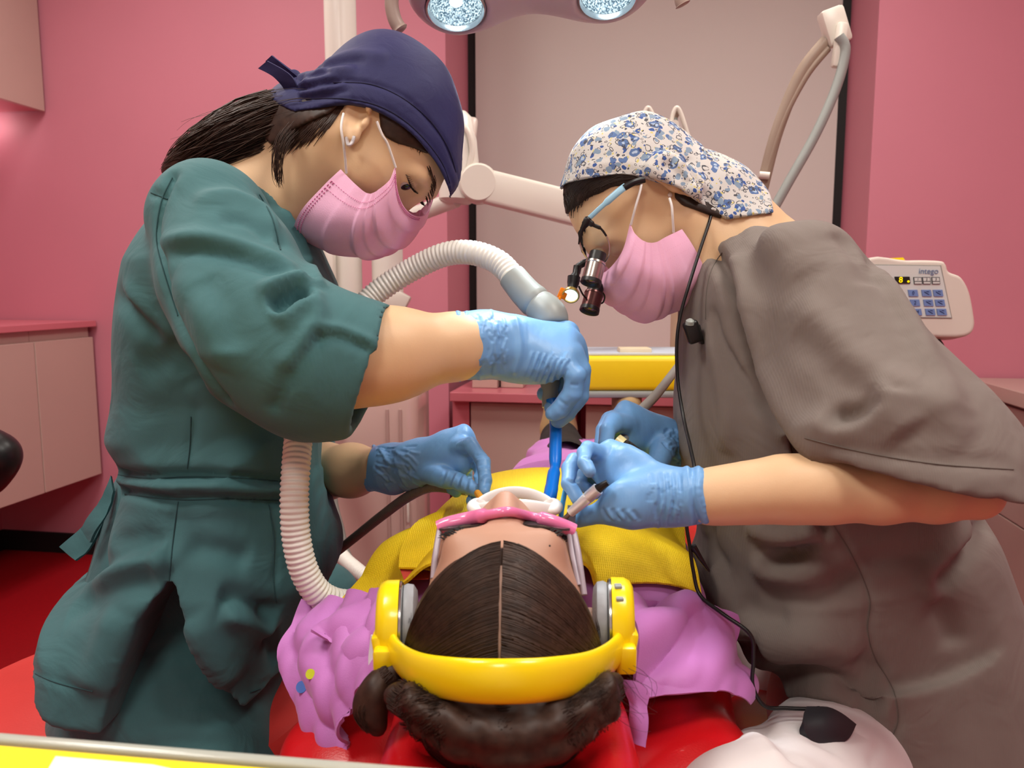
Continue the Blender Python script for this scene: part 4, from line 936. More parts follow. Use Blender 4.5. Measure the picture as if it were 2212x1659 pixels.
# cap tie at the back
kn_ = field(P3([(620, 130, 0.95), (660, 250, 1.05)]), 0.03, 0.0022)
kn_.chain(ppx([(632, 172, 0.985, 9), (630, 200, 0.985, 12), (634, 228, 0.99, 9)]), 0.006); kn_.cone(at(636, 165, 0.985), at(650, 200, 0.985), 0.008, 0.01, 0.01)
sdf_obj('cap_knot', kn_, NAVY, nurse)
cloth('cap_tie', [[(620, 226, .965), (642, 222, .96)], [(612, 192, .955), (641, 186, .95)], [(590, 166, .95), (622, 158, .945)], [(556, 148, .95), (575, 132, .945)]], NAVY, nurse, 0.0012, 7, 0.0025)
cloth('cap_tie', [[(632, 216, .985), (646, 204, .98)], [(620, 180, .98), (645, 172, .975)], [(600, 146, .975), (624, 150, .97)], [(572, 133, .975), (586, 120, .97)]], NAVY, nurse, 0.0012, 9, 0.0025)
cloth('cap_tie', [[(640, 222, .985), (640, 232, .98)], [(610, 230, .985), (612, 240, .98)], [(582, 236, .985), (584, 244, .98)]], NAVY, nurse, 0.0008, 2, 0.0025)

# hair: nape, temple, pony tail
fhair = fh.shell_copy()
layer(fh0, 'temple_hair', [at(a, b, 0.93) for a, b in ((818, 240), (860, 262), (905, 300), (926, 330), (892, 318), (858, 310), (834, 298), (823, 280))], 0.0035, HAIR, nurse, -9, YN)
layer(fh0, 'nape_hair', [at(a, b, 0.95) for a, b in ((600, 190), (752, 205), (742, 236), (722, 256), (690, 268), (650, 282), (615, 300), (590, 315), (560, 290), (560, 250))], 0.004, HAIR, nurse, -9, 0.995)
layer(fh0, 'nape_hair', [at(a, b, 0.95) for a, b in ((600, 190), (752, 205), (742, 236), (722, 256), (690, 268), (650, 282), (615, 300), (590, 315), (560, 290), (560, 250))], 0.004, HAIR, nurse, 0.995, 9)
PT_ = [at(680, 240, 0.985), at(620, 262, 0.985), at(560, 288, 0.985), at(500, 315, 0.985), at(440, 342, 0.985), at(395, 362, 0.985), at(364, 372, 0.985)]
PR = [0.028, 0.036, 0.040, 0.038, 0.031, 0.019, 0.006]
fp = field(PT_, 0.06, 0.003); fp.chain([(p, r * 0.82) for p, r in zip(PT_, PR)], 0.02)
pony = sdf_obj('ponytail', fp, HAIR, nurse, 1, wave=(0.003, 90, 2))
strands('hair_strands', [(PT_, [r * 1.08 for r in PR])], 620, 0.0008, HAIR, pony, 1, 12, 0.006, 0.75)
strands('loose_strands', [(P3([(640, 270, .94), (612, 305, .925), (600, 345, .92), (601, 385, .92), (605, 402, .92)]), [0.012, 0.009, 0.006, 0.004, 0.001])], 40, 0.0005, HAIR, pony, 2, 10, 0.003, 0.1)
strands('flyaway_hair', [(P3([(700, 232, .95), (620, 250, .97), (540, 285, .98), (450, 320, .98), (385, 350, .98)]), [0.02, 0.034, 0.038, 0.036, 0.030])], 26, 0.0003, HAIR, pony, 3, 12, 0.008, 0.8)

# eye, lashes, brows
EYEW = mat('eye_white', (214, 204, 198), 0.2, noise=0.01, nscale=50); IRIS = mat('dark_iris', (20, 13, 12), 0.08, noise=0.1, nscale=300)
LASH = mat('black_lashes', (14, 10, 10), 0.6, noise=0.1, nscale=60)
la = MB()
for s in (-1, 1):
    ec = HN.p(0.0765, 0.0185, 0.031 * s)
    bm_ = bmesh.new(); bmesh.ops.create_uvsphere(bm_, u_segments=24, v_segments=16, radius=0.0125)
    for v in bm_.verts: v.co += ec
    ey = MB().bm(bm_).build('eye', EYEW, nurse, smooth=True)
    gz = (HN.f + HN.l * 0.25 - HN.u * 0.1).normalized()
    MB()._lathe(ec + gz * 0.0108, gz, [(0, 0.0066), (0.0010, 0.0056), (0.0020, 0.0035), (0.0024, 0.0005)], 20, True).build('iris', IRIS, ey, smooth=True)
    for i in range(22):
        t = i / 21; lt = (0.0175 + 0.031 * t) * s; c = HN.p(0.0895 - 0.011 * (t * 2 - 0.9) ** 2, 0.0222, lt)
        d = (HN.f * 0.9 + HN.u * (0.15 + 0.3 * abs(t - .5)) + HN.l * s * (t - 0.45) * 0.9).normalized()
        la.tube([c, c + d * 0.0055 + HN.u * 0.0006, c + d * 0.0095 + HN.u * 0.003], [0.00055, 0.0004, 0.00012], 5)
tag(la.build('eyelashes', LASH, nurse), kind='stuff')
def edge_strands(name, fld, roots, n, w_, m, par, seed):              # fine hairs lying on a surface: roots = (from px, to px) pairs, blended
    q = random.Random(seed); o = MB()
    for i in range(n):
        t = q.random() * (len(roots) - 1); k = min(int(t), len(roots) - 2); t -= k; a0, a1 = roots[k]; b0, b1 = roots[k + 1]; L = q.uniform(0.5, 1.1)
        p0 = (a0[0] + (b0[0] - a0[0]) * t, a0[1] + (b0[1] - a0[1]) * t); p1 = (a1[0] + (b1[0] - a1[0]) * t + q.uniform(-8, 8), a1[1] + (b1[1] - a1[1]) * t + q.uniform(-6, 6))
        H_ = [fld.hit(p0[0] + (p1[0] - p0[0]) * s_ * L, p0[1] + (p1[1] - p0[1]) * s_ * L, True) for s_ in (0, .25, .5, .75, 1)]
        H_ = [h_ + Vector((0, -0.0012, 0)) for h_ in H_ if h_ is not None]
        if len(H_) > 2: o.tube(H_, [w_] * (len(H_) - 1) + [w_ * 0.3], 4)
    return tag(o.build(name, m, par, smooth=True), kind='stuff')
edge_strands('temple_strands', fh0, [((820, 245), (824, 284)), ((850, 262), (854, 308)), ((890, 290), (896, 322)), ((920, 322), (912, 332))], 70, 0.00035, HAIR, nurse, 3)
edge_strands('nape_strands', fh0, [((745, 228), (690, 300)), ((720, 232), (640, 320)), ((690, 240), (610, 330)), ((650, 250), (580, 320))], 220, 0.0005, HAIR, nurse, 4)
br = MB()
for i in range(46):
    t = i / 45; x = np.interp(t, [0, .35, .7, 1], [925, 936, 935, 922]) + random.Random(i).uniform(-4, 3); y = np.interp(t, [0, .35, .7, 1], [358, 380, 402, 428])
    c = fh.hit(x, y)
    if c: br.tube([c + Vector((0, -.0006, 0)), c + Vector((0.002, -0.0018, -0.006)), c + Vector((0.002, -0.0012, -0.010))], [0.0005, 0.0004, 0.0002], 5)
tag(br.build('eyebrow', HAIR, nurse), kind='stuff')
# mask
near = P3([(856, 358, .926), (842, 388, .918), (815, 412, .914), (795, 418, .914), (770, 400, .916), (736, 366, .924)])
frontm = P3([(896, 466, .985), (878, 498, .985), (840, 535, .985), (790, 555, .985), (720, 548, .985), (652, 514, .985)])
farm = [Vector((p.x + 0.03, 2 * 0.995 - p.y, p.z - 0.006)) for p in near]
mk = make_mask(nurse, near, frontm, farm, [(0.20, 0.05, .4), (0.38, 0.05, 1.6), (0.50, 0.04, 0.9), (0.60, 0.05, 1.5), (0.80, 0.05, .5)], 0.0030, 0.72)
for L in ([(855, 362, .924), (846, 335, .918), (836, 308, .912), (826, 292, .908), (814, 262, .905)], [(748, 374, .922), (746, 345, .912), (742, 310, .902), (737, 275, .900), (742, 245, .91)]): MB().tube(spline(P3(L), 6), 0.0014, 8).build('ear_loop', WHITEE, mk, smooth=True)
# ear ring, necklace
e = MB(); e.tube(spline(P3([(748, 298, .905), (752, 312, .898), (760, 309, .896), (765, 296, .902)]), 6), 0.0020, 10); eo = e.build('earring', mat('silver_stones', (225, 225, 228), 0.12, metal=1.0, noise=0.2, nscale=900, bump=0.8, bscale=1500), nurse, smooth=True)


# gloves
def crumple(fld, name, m, par, folds, wv): return sdf_obj(name, fld, m, par, 1, folds, wv)
gn = field(P3([(955, 640, 0.80), (1300, 950, 0.92)]), 0.03, 0.0013)
gn.chain(ppx([(985, 748, .832, 76), (1050, 745, .847, 66), (1108, 744, .856, 59)]), 0.0, 0.02)
side = (at(1240, 708, .888) - at(1232, 792, .828)).normalized()
gn.slab(at(1118, 745, .858), at(1222, 750, .857), 0.0335, 0.040, 0.024, 0.018, side, 0.02)
gn.ell(at(1150, 792, .845), (0.032, 0.020, 0.018), None, 0.02)
K = {'pinky': [(1222, 792, .830, 24), (1243, 812, .826, 23), (1236, 850, .826, 22), (1208, 884, .830, 20), (1196, 893, .832, 18)],
     'ring': [(1240, 770, .845, 24), (1254, 800, .843, 23), (1252, 852, .845, 21), (1226, 892, .848, 19), (1206, 908, .850, 17)],
     'middle': [(1242, 742, .866, 24), (1250, 775, .870, 22), (1246, 840, .872, 20), (1215, 880, .872, 18), (1190, 880, .870, 16)],
     'index': [(1228, 718, .885, 24), (1236, 750, .895, 22), (1225, 810, .895, 20), (1195, 850, .890, 18), (1175, 850, .885, 16)],
     'thumb': [(1130, 735, .880, 28), (1165, 775, .905, 24), (1185, 820, .900, 21), (1200, 860, .893, 18)]}
for nm, L in K.items(): gn.chain(ppx(L), 0.006, 0.0012)
cmg = at(985, 748, .832)
gn.plane(cmg, (-1, 0, 0.02)); gn.ring(cmg + Vector((0.002, 0, 0)), (-1, 0, 0.02), 72 * pxm(.832), 0.0024, 0.003, 0.0012)
GF = [([(1112, 690), (1122, 730), (1122, 770), (1110, 800)], 0.004, 0.003, False)]
for i in range(7): GF.append(([(1128 + i * 12, 815 + i * 4), (1140 + i * 13, 790), (1152 + i * 13, 758 + i * 3)], 0.0022, 0.0016)); GF.append(([(1133 + i * 12, 815 + i * 4), (1145 + i * 13, 790), (1157 + i * 13, 760 + i * 3)], 0.0020, -0.0014))
rr = random.Random(5)
for i in range(60):
    x, y = rr.uniform(990, 1095), rr.uniform(685, 805); dx, dy = rr.uniform(-8, 14), rr.uniform(10, 40) * rr.choice((-1, 1)); GF.append(([(x, y), (x + dx * .5 + rr.uniform(-4, 4), y + dy * .5), (x + dx, y + dy)], 0.0017, rr.choice((0.0009, -0.0009))))
for i in range(26):
    x, y = rr.uniform(1150, 1215), rr.uniform(790, 835); GF.append(([(x, y), (x + rr.uniform(8, 16), y - rr.uniform(20, 50))], 0.0014, rr.choice((0.0009, -0.0009))))
GF += [([(1240, 800), (1225, 850), (1195, 892)], 0.002, 0.0), ([(1232, 830), (1250, 832)], 0.002, -0.001), ([(1205, 862), (1228, 878)], 0.002, -0.001)]
crumple(gn, 'glove', GLOVE, nurse, GF, (0.0008, 150, 4))
gl = field(P3([(780, 930, 1.0), (1075, 1105, 0.80)]), 0.03, 0.0013)
gl.chain(ppx([(805, 1012, 1.005, 50), (850, 1012, .975, 49), (893, 1003, .95, 41)]), 0.0, 0.02)
gl.slab(at(895, 1000, .95), at(1000, 972, .905), 0.027, 0.032, 0.021, 0.017, Vector((0.15, .35, .9)), 0.02)
K = {'index': [(992, 964, .895, 19), (1016, 960, .875, 17), (1044, 998, .845, 15.5), (1048, 1038, .820, 15), (1046, 1062, .805, 13)],
     'middle': [(990, 962, .92, 19), (1020, 975, .91, 17), (1040, 1020, .885, 15), (1034, 1064, .855, 14), (1019, 1082, .835, 13)],
     'ring': [(985, 975, .94, 18), (1010, 1005, .94, 15), (1004, 1045, .92, 13), (985, 1062, .905, 13), (975, 1058, .905, 12)],
     'pinky': [(975, 990, .955, 16), (992, 1015, .955, 13), (985, 1045, .945, 12), (968, 1052, .94, 11)],
     'thumb': [(918, 1020, .925, 25), (955, 1030, .89, 24), (988, 1040, .86, 20), (1014, 1052, .835, 17), (1026, 1059, .825, 15)]}
for nm, L in K.items(): gl.chain(ppx(L), 0.006, 0.0012)
gl.plane(at(802, 1012, 1.005), (-0.95, 0, 0.12)); gl.ring(at(804, 1012, 1.005), (-0.95, 0, 0.12), 49 * pxm(1.005), 0.0020, 0.002, 0.0015)
GF = []
for i in range(8): GF.append(([(950 + i * 9, 1046 + i * 2), (958 + i * 9, 1030), (964 + i * 9, 1012 + i * 3)], 0.0020, 0.0013 if i % 2 else -0.0013))
for i in range(7): GF.append(([(1026 + i * 3, 985 + i * 11), (1042 + i * 2, 983 + i * 10), (1056 + i, 986 + i * 10)], 0.0018, 0.0011 if i % 2 else -0.0011))
for i in range(48):
    x, y = rr.uniform(803, 885), rr.uniform(965, 1050); dx, dy = rr.uniform(8, 40), rr.uniform(-6, 34); GF.append(([(x, y), (x + dx * .5, y + dy * .5 + rr.uniform(-4, 4)), (x + dx, y + dy)], 0.0018, rr.choice((0.0014, -0.0014))))
for i in range(5): GF.append(([(985 + i * 5, 962), (1000 + i * 5, 950)], 0.0016, 0.001))
crumple(gl, 'glove', GLOVE, nurse, GF, (0.0008, 150, 6))
# ------------------------------------------------------------------ dentist on the right: taupe shirt, printed cap, loupes
def knit_mat():
    m = mat('taupe_jersey', (117, 107, 101), 0.85, noise=0.04, nscale=12, sheen=0.05)
    nt = m.node_tree; b = nt.nodes['Principled BSDF']; tc = nt.nodes.new('ShaderNodeTexCoord')
    mp = nt.nodes.new('ShaderNodeMapping'); mp.inputs['Rotation'].default_value = (0, 0.25, 0); mp.inputs['Scale'].default_value = (1, 1, 0.12)
    wv = nt.nodes.new('ShaderNodeTexWave'); wv.inputs['Scale'].default_value = 190; wv.inputs['Distortion'].default_value = 0.6
    nt.links.new(tc.outputs['Object'], mp.inputs[0]); nt.links.new(mp.outputs[0], wv.inputs[0])
    bp = nt.nodes.new('ShaderNodeBump'); bp.inputs['Strength'].default_value = 0.10; bp.inputs['Distance'].default_value = 0.001
    nt.links.new(wv.outputs['Fac'], bp.inputs['Height']); nt.links.new(bp.outputs[0], b.inputs['Normal'])
    add_wrinkle(nt, bp, 0.30, 11, 0.014)
    return m
JERSEY = knit_mat()
def print_mat():
    m = mat('printed_cap_cotton', (214, 210, 204), 0.75, bump=0.2, bscale=800)
    nt = m.node_tree; b = nt.nodes['Principled BSDF']; tc = nt.nodes.new('ShaderNodeTexCoord')
    ns = nt.nodes.new('ShaderNodeTexNoise'); ns.inputs['Scale'].default_value = 70; nt.links.new(tc.outputs['Object'], ns.inputs[0])
    mx = nt.nodes.new('ShaderNodeMixRGB'); mx.inputs[0].default_value = 0.012; nt.links.new(tc.outputs['Object'], mx.inputs[1]); nt.links.new(ns.outputs['Color'], mx.inputs[2])
    col = None; base = nt.nodes.new('ShaderNodeRGB'); base.outputs[0].default_value = srgb((204, 202, 198)); col = base.outputs[0]
    def spots(scale, thr, thr0, c, seed):
        nonlocal col
        mp = nt.nodes.new('ShaderNodeMapping'); mp.inputs['Location'].default_value = (seed, seed * 1.7, seed * .3); nt.links.new(mx.outputs[0], mp.inputs[0])
        v = nt.nodes.new('ShaderNodeTexVoronoi'); v.inputs['Scale'].default_value = scale; nt.links.new(mp.outputs[0], v.inputs['Vector'])
        r = nt.nodes.new('ShaderNodeValToRGB'); r.color_ramp.interpolation = 'CONSTANT'
        e = r.color_ramp.elements; e[0].position = 0; e[0].color = ((0, 0, 0, 1) if thr0 > 0 else (1, 1, 1, 1)); e[1].position = thr; e[1].color = (0, 0, 0, 1)
        if thr0 > 0: k = e.new(thr0); k.color = (1, 1, 1, 1)
        nt.links.new(v.outputs['Distance'], r.inputs[0])
        sel = nt.nodes.new('ShaderNodeMath'); sel.operation = 'GREATER_THAN'; sel.inputs[1].default_value = 0.45
        sx = nt.nodes.new('ShaderNodeSeparateColor'); nt.links.new(v.outputs['Color'], sx.inputs[0]); nt.links.new(sx.outputs[0], sel.inputs[0])
        ml = nt.nodes.new('ShaderNodeMath'); ml.operation = 'MULTIPLY'; nt.links.new(r.outputs[0], ml.inputs[0]); nt.links.new(sel.outputs[0], ml.inputs[1])
        mm = nt.nodes.new('ShaderNodeMixRGB'); nt.links.new(ml.outputs[0], mm.inputs[0]); nt.links.new(col, mm.inputs[1]); mm.inputs[2].default_value = srgb(c); col = mm.outputs[0]
    spots(75, 0.42, 0.0, (84, 112, 160), 0.0); spots(75, 0.2, 0.0, (170, 190, 214), 0.0); spots(120, 0.30, 0.0, (52, 84, 150), 3.1); spots(110, 0.40, 0.31, (70, 72, 80), 7.7)
    spots(190, 0.34, 0.22, (60, 62, 72), 1.9); spots(160, 0.2, 0.0, (206, 196, 120), 5.3); spots(95, 0.36, 0.0, (128, 150, 172), 9.4)
    nt.links.new(col, b.inputs['Base Color'])
    return m
CAPP = print_mat()
WHITET = mat('white_trouser_cotton', (226, 220, 220), 0.8, noise=0.02, nscale=12, bump=0.1, bscale=900)
YD_ = 0.98
dst = stool('saddle_stool', at(1880, 1600, 0.92).x, 0.92, 0.525, REDV, 'dark red round stool under the person in the taupe shirt', 0.21)
dent = thing('person', (at(1850, 1500, 0.92).x, 0.92, 0), 'person in taupe shirt, printed cap, pink mask and magnifying loupes bending over', 'person')
HD = Head(at(1405, 446, YD_), (-0.46, -0.10, -0.88), (-0.89, 0.0, 0.46), 0.87)
ND = at(1600, 560, 0.97)
fh2 = field([HD.p(0.16, -0.12), HD.p(-0.12, 0.14), ND, HD.p(0, 0, 0.1), HD.p(0, 0, -0.1), at(1700, 640, .97)], 0.06, 0.0024)
build_head(HD, fh2)
fh2.chain([(HD.p(-0.03, -0.010), 0.054), (HD.p(-0.035, -0.075), 0.052), (ND, 0.064), (at(1690, 640, .97), 0.08)], 0.035)
fh2.chain([(HD.p(0.02, -0.075), 0.028), (at(1545, 600, 0.97), 0.036)], 0.03)
for (a, b, c, d) in ((1480, 490, 1530, 600), (1500, 470, 1575, 560)): fh2.cone(at(a, b, 0.925), at(c, d, 0.915), 0.012, 0.012, 0.02)
fh2_0 = fh2.shell_copy(); build_ear(HD, fh2, 1, 0.0, 0.006, -0.024, -0.004, 1.05); build_ear(HD, fh2, -1, 0.0, 0.006, -0.024, -0.004, 1.05)
Vh2 = fh2.mesh(1)
ft2 = field(P3([(1500, 450, 0.75), (2300, 1750, 1.2)]) + [Vector((0.1, .62, .03)), Vector((0.75, 1.35, .5))], 0.1, 0.011)
ft2.chain([(ND, 0.055), (at(1750, 740, 0.95), 0.08), (at(1850, 1000, 0.92), 0.09), (at(1900, 1250, 0.95), 0.075), (at(1890, 1440, 0.93), 0.06)], 0.05)
for y, px in ((0.84, 1760), (1.04, 1740)): ft2.cone(at(1730, 680, 0.95), at(px, 660, y), 0.06, 0.045, 0.04)
LEG = ((0.87, 1650, 0.57), (1.02, 1600, 1.22))
for yh, kx, ky in LEG:
    hip = at(1850, 1600, yh); kn = Vector((at(kx, 1600, ky).x, ky, 0.652 if ky < 1 else 0.52)); an = Vector((kn.x + 0.03, ky + .02, 0.11))
    ft2.chain([(hip, 0.055), (kn, 0.045), (an, 0.036), (an + Vector((-0.10, 0, -0.05)), 0.03)], 0.03)
Vt2 = ft2.mesh(2)
fa2 = field(P3([(1220, 520, 0.66), (2240, 1180, 0.66), (1500, 900, .85)]), 0.06, 0.0034)
fa2.chain(ppx([(1760, 620, 0.83, 70), (1960, 880, 0.74, 80), (2110, 1066, 0.685, 46), (2020, 1066, 0.68, 56), (1900, 1062, 0.68, 62), (1780, 1056, 0.685, 68), (1690, 1057, .69, 66), (1600, 1066, 0.695, 57), (1530, 1073, 0.70, 50), (1440, 1076, 0.71, 38), (1370, 1040, 0.725, 22), (1340, 1028, .73, 18)]), 0.02)
Va2 = fa2.mesh(1)
fb2 = field(P3([(1300, 520, 1.2), (1800, 1180, 0.85)]), 0.06, 0.0036)
fb2.chain(ppx([(1720, 690, 1.05, 50), (1690, 900, 1.09, 56), (1640, 1040, 1.08, 58), (1560, 1020, 1.04, 50), (1470, 985, 1.0, 40), (1420, 955, .97, 24), (1370, 930, .94, 18)]), 0.02)
Vb2 = fb2.mesh(1)
multi('body', [Vh2, Vt2, Va2, Vb2], SKIN, dent)

# shirt
shirt = [(1592, 488), (1640, 480), (1740, 473), (1830, 488), (1890, 530), (1935, 610), (1985, 720), (2040, 850), (2090, 960), (2130, 1080), (2165, 1150), (2195, 1240), (2250, 1400), (2300, 1600), (2320, 1800), (1980, 1850), (1700, 1800),
         (1660, 1560), (1638, 1490), (1600, 1440), (1548, 1390), (1518, 1330), (1528, 1280), (1548, 1220), (1535, 1150), (1512, 1080), (1497, 1000), (1493, 900), (1500, 800), (1503, 700), (1508, 620), (1535, 545)]
sc_ = field([at(p[0], p[1], 0.92) for p in shirt if p[1] < 1760] + P3([(1700, 700, 0.60), (2250, 1150, 0.60), (1700, 600, 1.22)]), 0.03, 0.0044)
PSH = [at(p[0], p[1], 0.87) for p in shirt]; z0_, z1_ = at(1700, 560, .92).z, at(1800, 1100, .92).z
sc_.inflate(spline(PSH, 4, True), 0.94, lambda z: np.interp(z, [z1_ - .25, z1_, z0_ - .05, z0_ + .05], [0.20, 0.175, 0.185, 0.11]), 0.12)
# far sleeve
sc_.chain(ppx([(1700, 610, 1.07, 112), (1700, 820, 1.09, 106), (1690, 960, 1.09, 98)]), 0.012, 0.02)
# near sleeve: wide, falling to a straight hem
sc_.chain(ppx([(1745, 590, 0.825, 112), (1800, 700, 0.79, 130), (1860, 840, 0.745, 160), (1930, 960, 0.71, 195), (1985, 1060, 0.695, 225), (2010, 1120, .69, 240)]), 0.010, 0.03)
h0, h1 = at(1700, 992, 0.63), at(2215, 1082, 0.63); hv = (h1 - h0); hn = Vector((hv.z, 0, -hv.x)).normalized()
if hn.z > 0: hn = -hn
hm = at(1960, 1040, 0.63); hc_ = at(1985, 1080, .69)
def hemcut(X, Y, Z):
    pl = (X - hm.x) * hn.x + (Z - hm.z) * hn.z - 0.25 * (Y - 0.63) * 0
    near = np.maximum(Y - 0.765, np.sqrt((X - hc_.x) ** 2 + (Z - hc_.z) ** 2) - 0.22)
    return -np.maximum(-pl, near)
sc_.clip(hemcut, 0.003)
sc_.chain(ppx([(1900, 930, 0.715, 140), (1960, 1020, 0.70, 176), (2020, 1150, .69, 215)]), 0.004, 0.02, 's')
# bottom hem curve and neck
hem2 = [(1200, 300), (1200, 1400), (1600, 1500), (1640, 1520), (1700, 1532), (1770, 1536), (1830, 1560), (1890, 1600), (1950, 1650), (2010, 1720), (2100, 1790), (2600, 1800), (2600, 300)]
sc_.cut_xz([at(p[0], p[1], 0.78) for p in hem2], True, 0.003)
sc_.chain([(HD.p(-0.035, -0.07), 0.060), (ND + Vector((-0.01, 0, 0.01)), 0.068), (at(1540, 610, .97), 0.045)], 0.006, 0.02, 's')
SF = [
    ([(1540, 545), (1570, 600), (1590, 680), (1625, 790), (1660, 880), (1720, 975)], 0.008, -0.012, False), ([(1580, 580), (1625, 690), (1660, 800), (1710, 900), (1760, 965)], 0.016, 0.008, False),
    ([(1535, 660), (1560, 740), (1610, 830), (1680, 930)], 0.006, -0.006), ([(1530, 690), (1555, 790), (1575, 900), (1570, 980)], 0.014, 0.005),
    ([(1890, 560), (1960, 700), (2010, 800), (2070, 900)], 0.014, 0.006), ([(1880, 520), (1900, 600), (1945, 700), (1990, 780)], 0.008, -0.006), ([(1720, 640), (1790, 720), (1870, 800), (1990, 870), (2100, 950)], 0.018, 0.008), ([(1740, 700), (1820, 790), (1900, 840)], 0.02, -0.006),
    ([(1790, 905), (1860, 890), (1910, 850)], 0.010, -0.010), ([(1730, 930), (1800, 915), (1880, 885), (1925, 850)], 0.014, 0.008), ([(1930, 850), (1930, 900), (1960, 940)], 0.016, 0.006),
    ([(1722, 950), (1800, 965), (1900, 985), (2020, 1000), (2150, 1010), (2190, 1012)], 0.0035, -0.0025, False), ([(1735, 935), (1810, 950), (1900, 970), (2020, 985), (2180, 995)], 0.0035, -0.002, False),
    ([(1600, 500), (1680, 520), (1740, 600)], 0.02, 0.006), ([(1800, 500), (1860, 560), (1880, 620)], 0.012, -0.004),
    # waist and hip creases
    ([(1610, 1135), (1680, 1155), (1740, 1150), (1770, 1135)], 0.014, 0.010), ([(1660, 1200), (1720, 1190), (1768, 1150), (1790, 1140)], 0.008, -0.014), ([(1660, 1205), (1655, 1230), (1700, 1245), (1800, 1240)], 0.016, 0.010), ([(1640, 1280), (1720, 1270), (1820, 1260), (1850, 1230)], 0.012, -0.007),
    ([(1800, 1130), (1830, 1180), (1860, 1240), (1880, 1300), (1875, 1360), (1890, 1420), (1930, 1490), (1940, 1560), (1915, 1610)], 0.0035, -0.0035, False),
    ([(2010, 1280), (2060, 1230), (2120, 1150), (2150, 1110)], 0.012, -0.010), ([(2010, 1300), (2040, 1340), (2060, 1400)], 0.012, -0.006), ([(1990, 1290), (2050, 1220), (2100, 1140)], 0.016, 0.008), ([(1850, 1215), (1950, 1202), (2050, 1195)], 0.012, -0.004),
    ([(1550, 1400), (1600, 1410), (1660, 1405)], 0.014, -0.010), ([(1630, 1400), (1700, 1395), (1780, 1390), (1860, 1420)], 0.018, 0.010), ([(1640, 1480), (1720, 1460), (1790, 1465), (1860, 1500), (1910, 1530)], 0.012, -0.012), ([(1650, 1500), (1720, 1485), (1800, 1490), (1860, 1525)], 0.014, 0.009), ([(1780, 1400), (1850, 1430), (1900, 1470)], 0.012, -0.007),
    ([(1545, 1220), (1570, 1280), (1560, 1340)], 0.012, 0.006), ([(1600, 1300), (1660, 1330), (1700, 1340)], 0.014, -0.005), ([(1530, 1100), (1545, 1180), (1580, 1240)], 0.010, -0.006),
    ([(1690, 1320), (1820, 1315), (1880, 1300), (1980, 1280)], 0.004, 0.0018),
]
SF = [tuple(list(q[:2]) + [q[2] * (1.5 if q[1] > 0.005 else 1)] + list(q[3:])) for q in SF]
shr = sdf_obj('shirt', sc_, JERSEY, dent, 1, SF, (0.0020, 34, 9), 1)
JERD = mat('taupe_seam', (98, 90, 84), 0.9, noise=0.05, nscale=40)
for L in ([(1738, 946), (1800, 962), (1900, 984), (2020, 1002), (2120, 1010), (2190, 1014)], [(1800, 1134), (1830, 1180), (1860, 1240), (1880, 1300), (1875, 1360), (1890, 1420), (1930, 1490), (1940, 1560), (1915, 1610)], [(1560, 545), (1538, 580), (1526, 630), (1524, 690)]): seam(shr, L, 0.0005, JERD)
# white trousers
t2 = field(P3([(1500, 1480, 0.6), (2250, 1760, 0.66), (2000, 1500, 1.2)]) + [Vector((0.1, .6, .06)), Vector((0.3, 1.32, .06))], 0.06, 0.006)
t2.ell(at(1900, 1560, 0.92), (0.13, 0.16, 0.12), None, 0.0)
for yh, kx, ky in LEG:
    hip = at(1850, 1600, yh); kn = Vector((at(kx, 1600, ky).x, ky, 0.652 if ky < 1 else 0.52)); an = Vector((kn.x + 0.03, ky + .02, 0.12))
    t2.chain([(hip, 0.078), (kn, 0.074)], 0.03); t2.chain([(kn, 0.075), (an, 0.06)], 0.03)
t2.clip(lambda X, Y, Z: 0.07 - Z, 0.004)
T2F = [([(1640, 1560), (1680, 1600), (1720, 1659)], 0.01, -0.006), ([(1600, 1590), (1650, 1610), (1690, 1659)], 0.012, 0.006), ([(1900, 1600), (1880, 1659)], 0.004, -0.002), ([(1760, 1560), (1780, 1620)], 0.012, -0.005)]
sdf_obj('trousers', t2, WHITET, dent, 2, T2F, (0.003, 40, 18), 1)
for yh, kx, ky in LEG:
    kn = Vector((at(kx, 1600, ky).x + 0.03, ky + .02, 0)); fs = field([kn, kn + Vector((-.2, 0, .12))], 0.07, 0.005)
    fs.chain([(kn + Vector((.03, 0, .045)), .04), (kn + Vector((-.12, 0, .038)), .036)], 0.02); fs.cone(kn + Vector((0, 0, .05)), kn + Vector((0, 0, .1)), .038, .04, .02); fs.clip(lambda X, Y, Z: 0.004 - Z, 0.003)
    sdf_obj('shoe', fs, MATS['white_clog'], dent)

# cap, hair
capo = [(1218, 392), (1240, 384), (1290, 380), (1340, 380), (1395, 388), (1440, 402), (1480, 424), (1515, 446), (1545, 462), (1566, 474)]
caps = [(1575, 455), (1578, 430), (1566, 395), (1532, 355), (1482, 325), (1422, 308), (1362, 305), (1302, 321), (1252, 348), (1224, 378)]
whole = caps + [(1200, 420), (1190, 470), (1210, 540), (1260, 600), (1400, 600), (1520, 520)]
fc2 = fh2.shell_copy(); fc2.d = fc2.d - 0.0055
fc2.inflate(spline([at(p[0], p[1], 0.945) for p in whole], 4, True), YD_, 0.080, 0.085, 0.01)
fc2.chain(ppx([(1500, 395, .96, 40), (1545, 425, .955, 27), (1556, 448, .95, 20)]), 0.02)
cutp = spline([at(p[0], p[1], 0.915) for p in capo], 5) + [tuple(at(a, b, 0.97)) for a, b in ((1640, 470), (1660, 300), (1400, 240), (1180, 300), (1190, 392))]
fc2.cut_xz(cutp, True, 0.002)
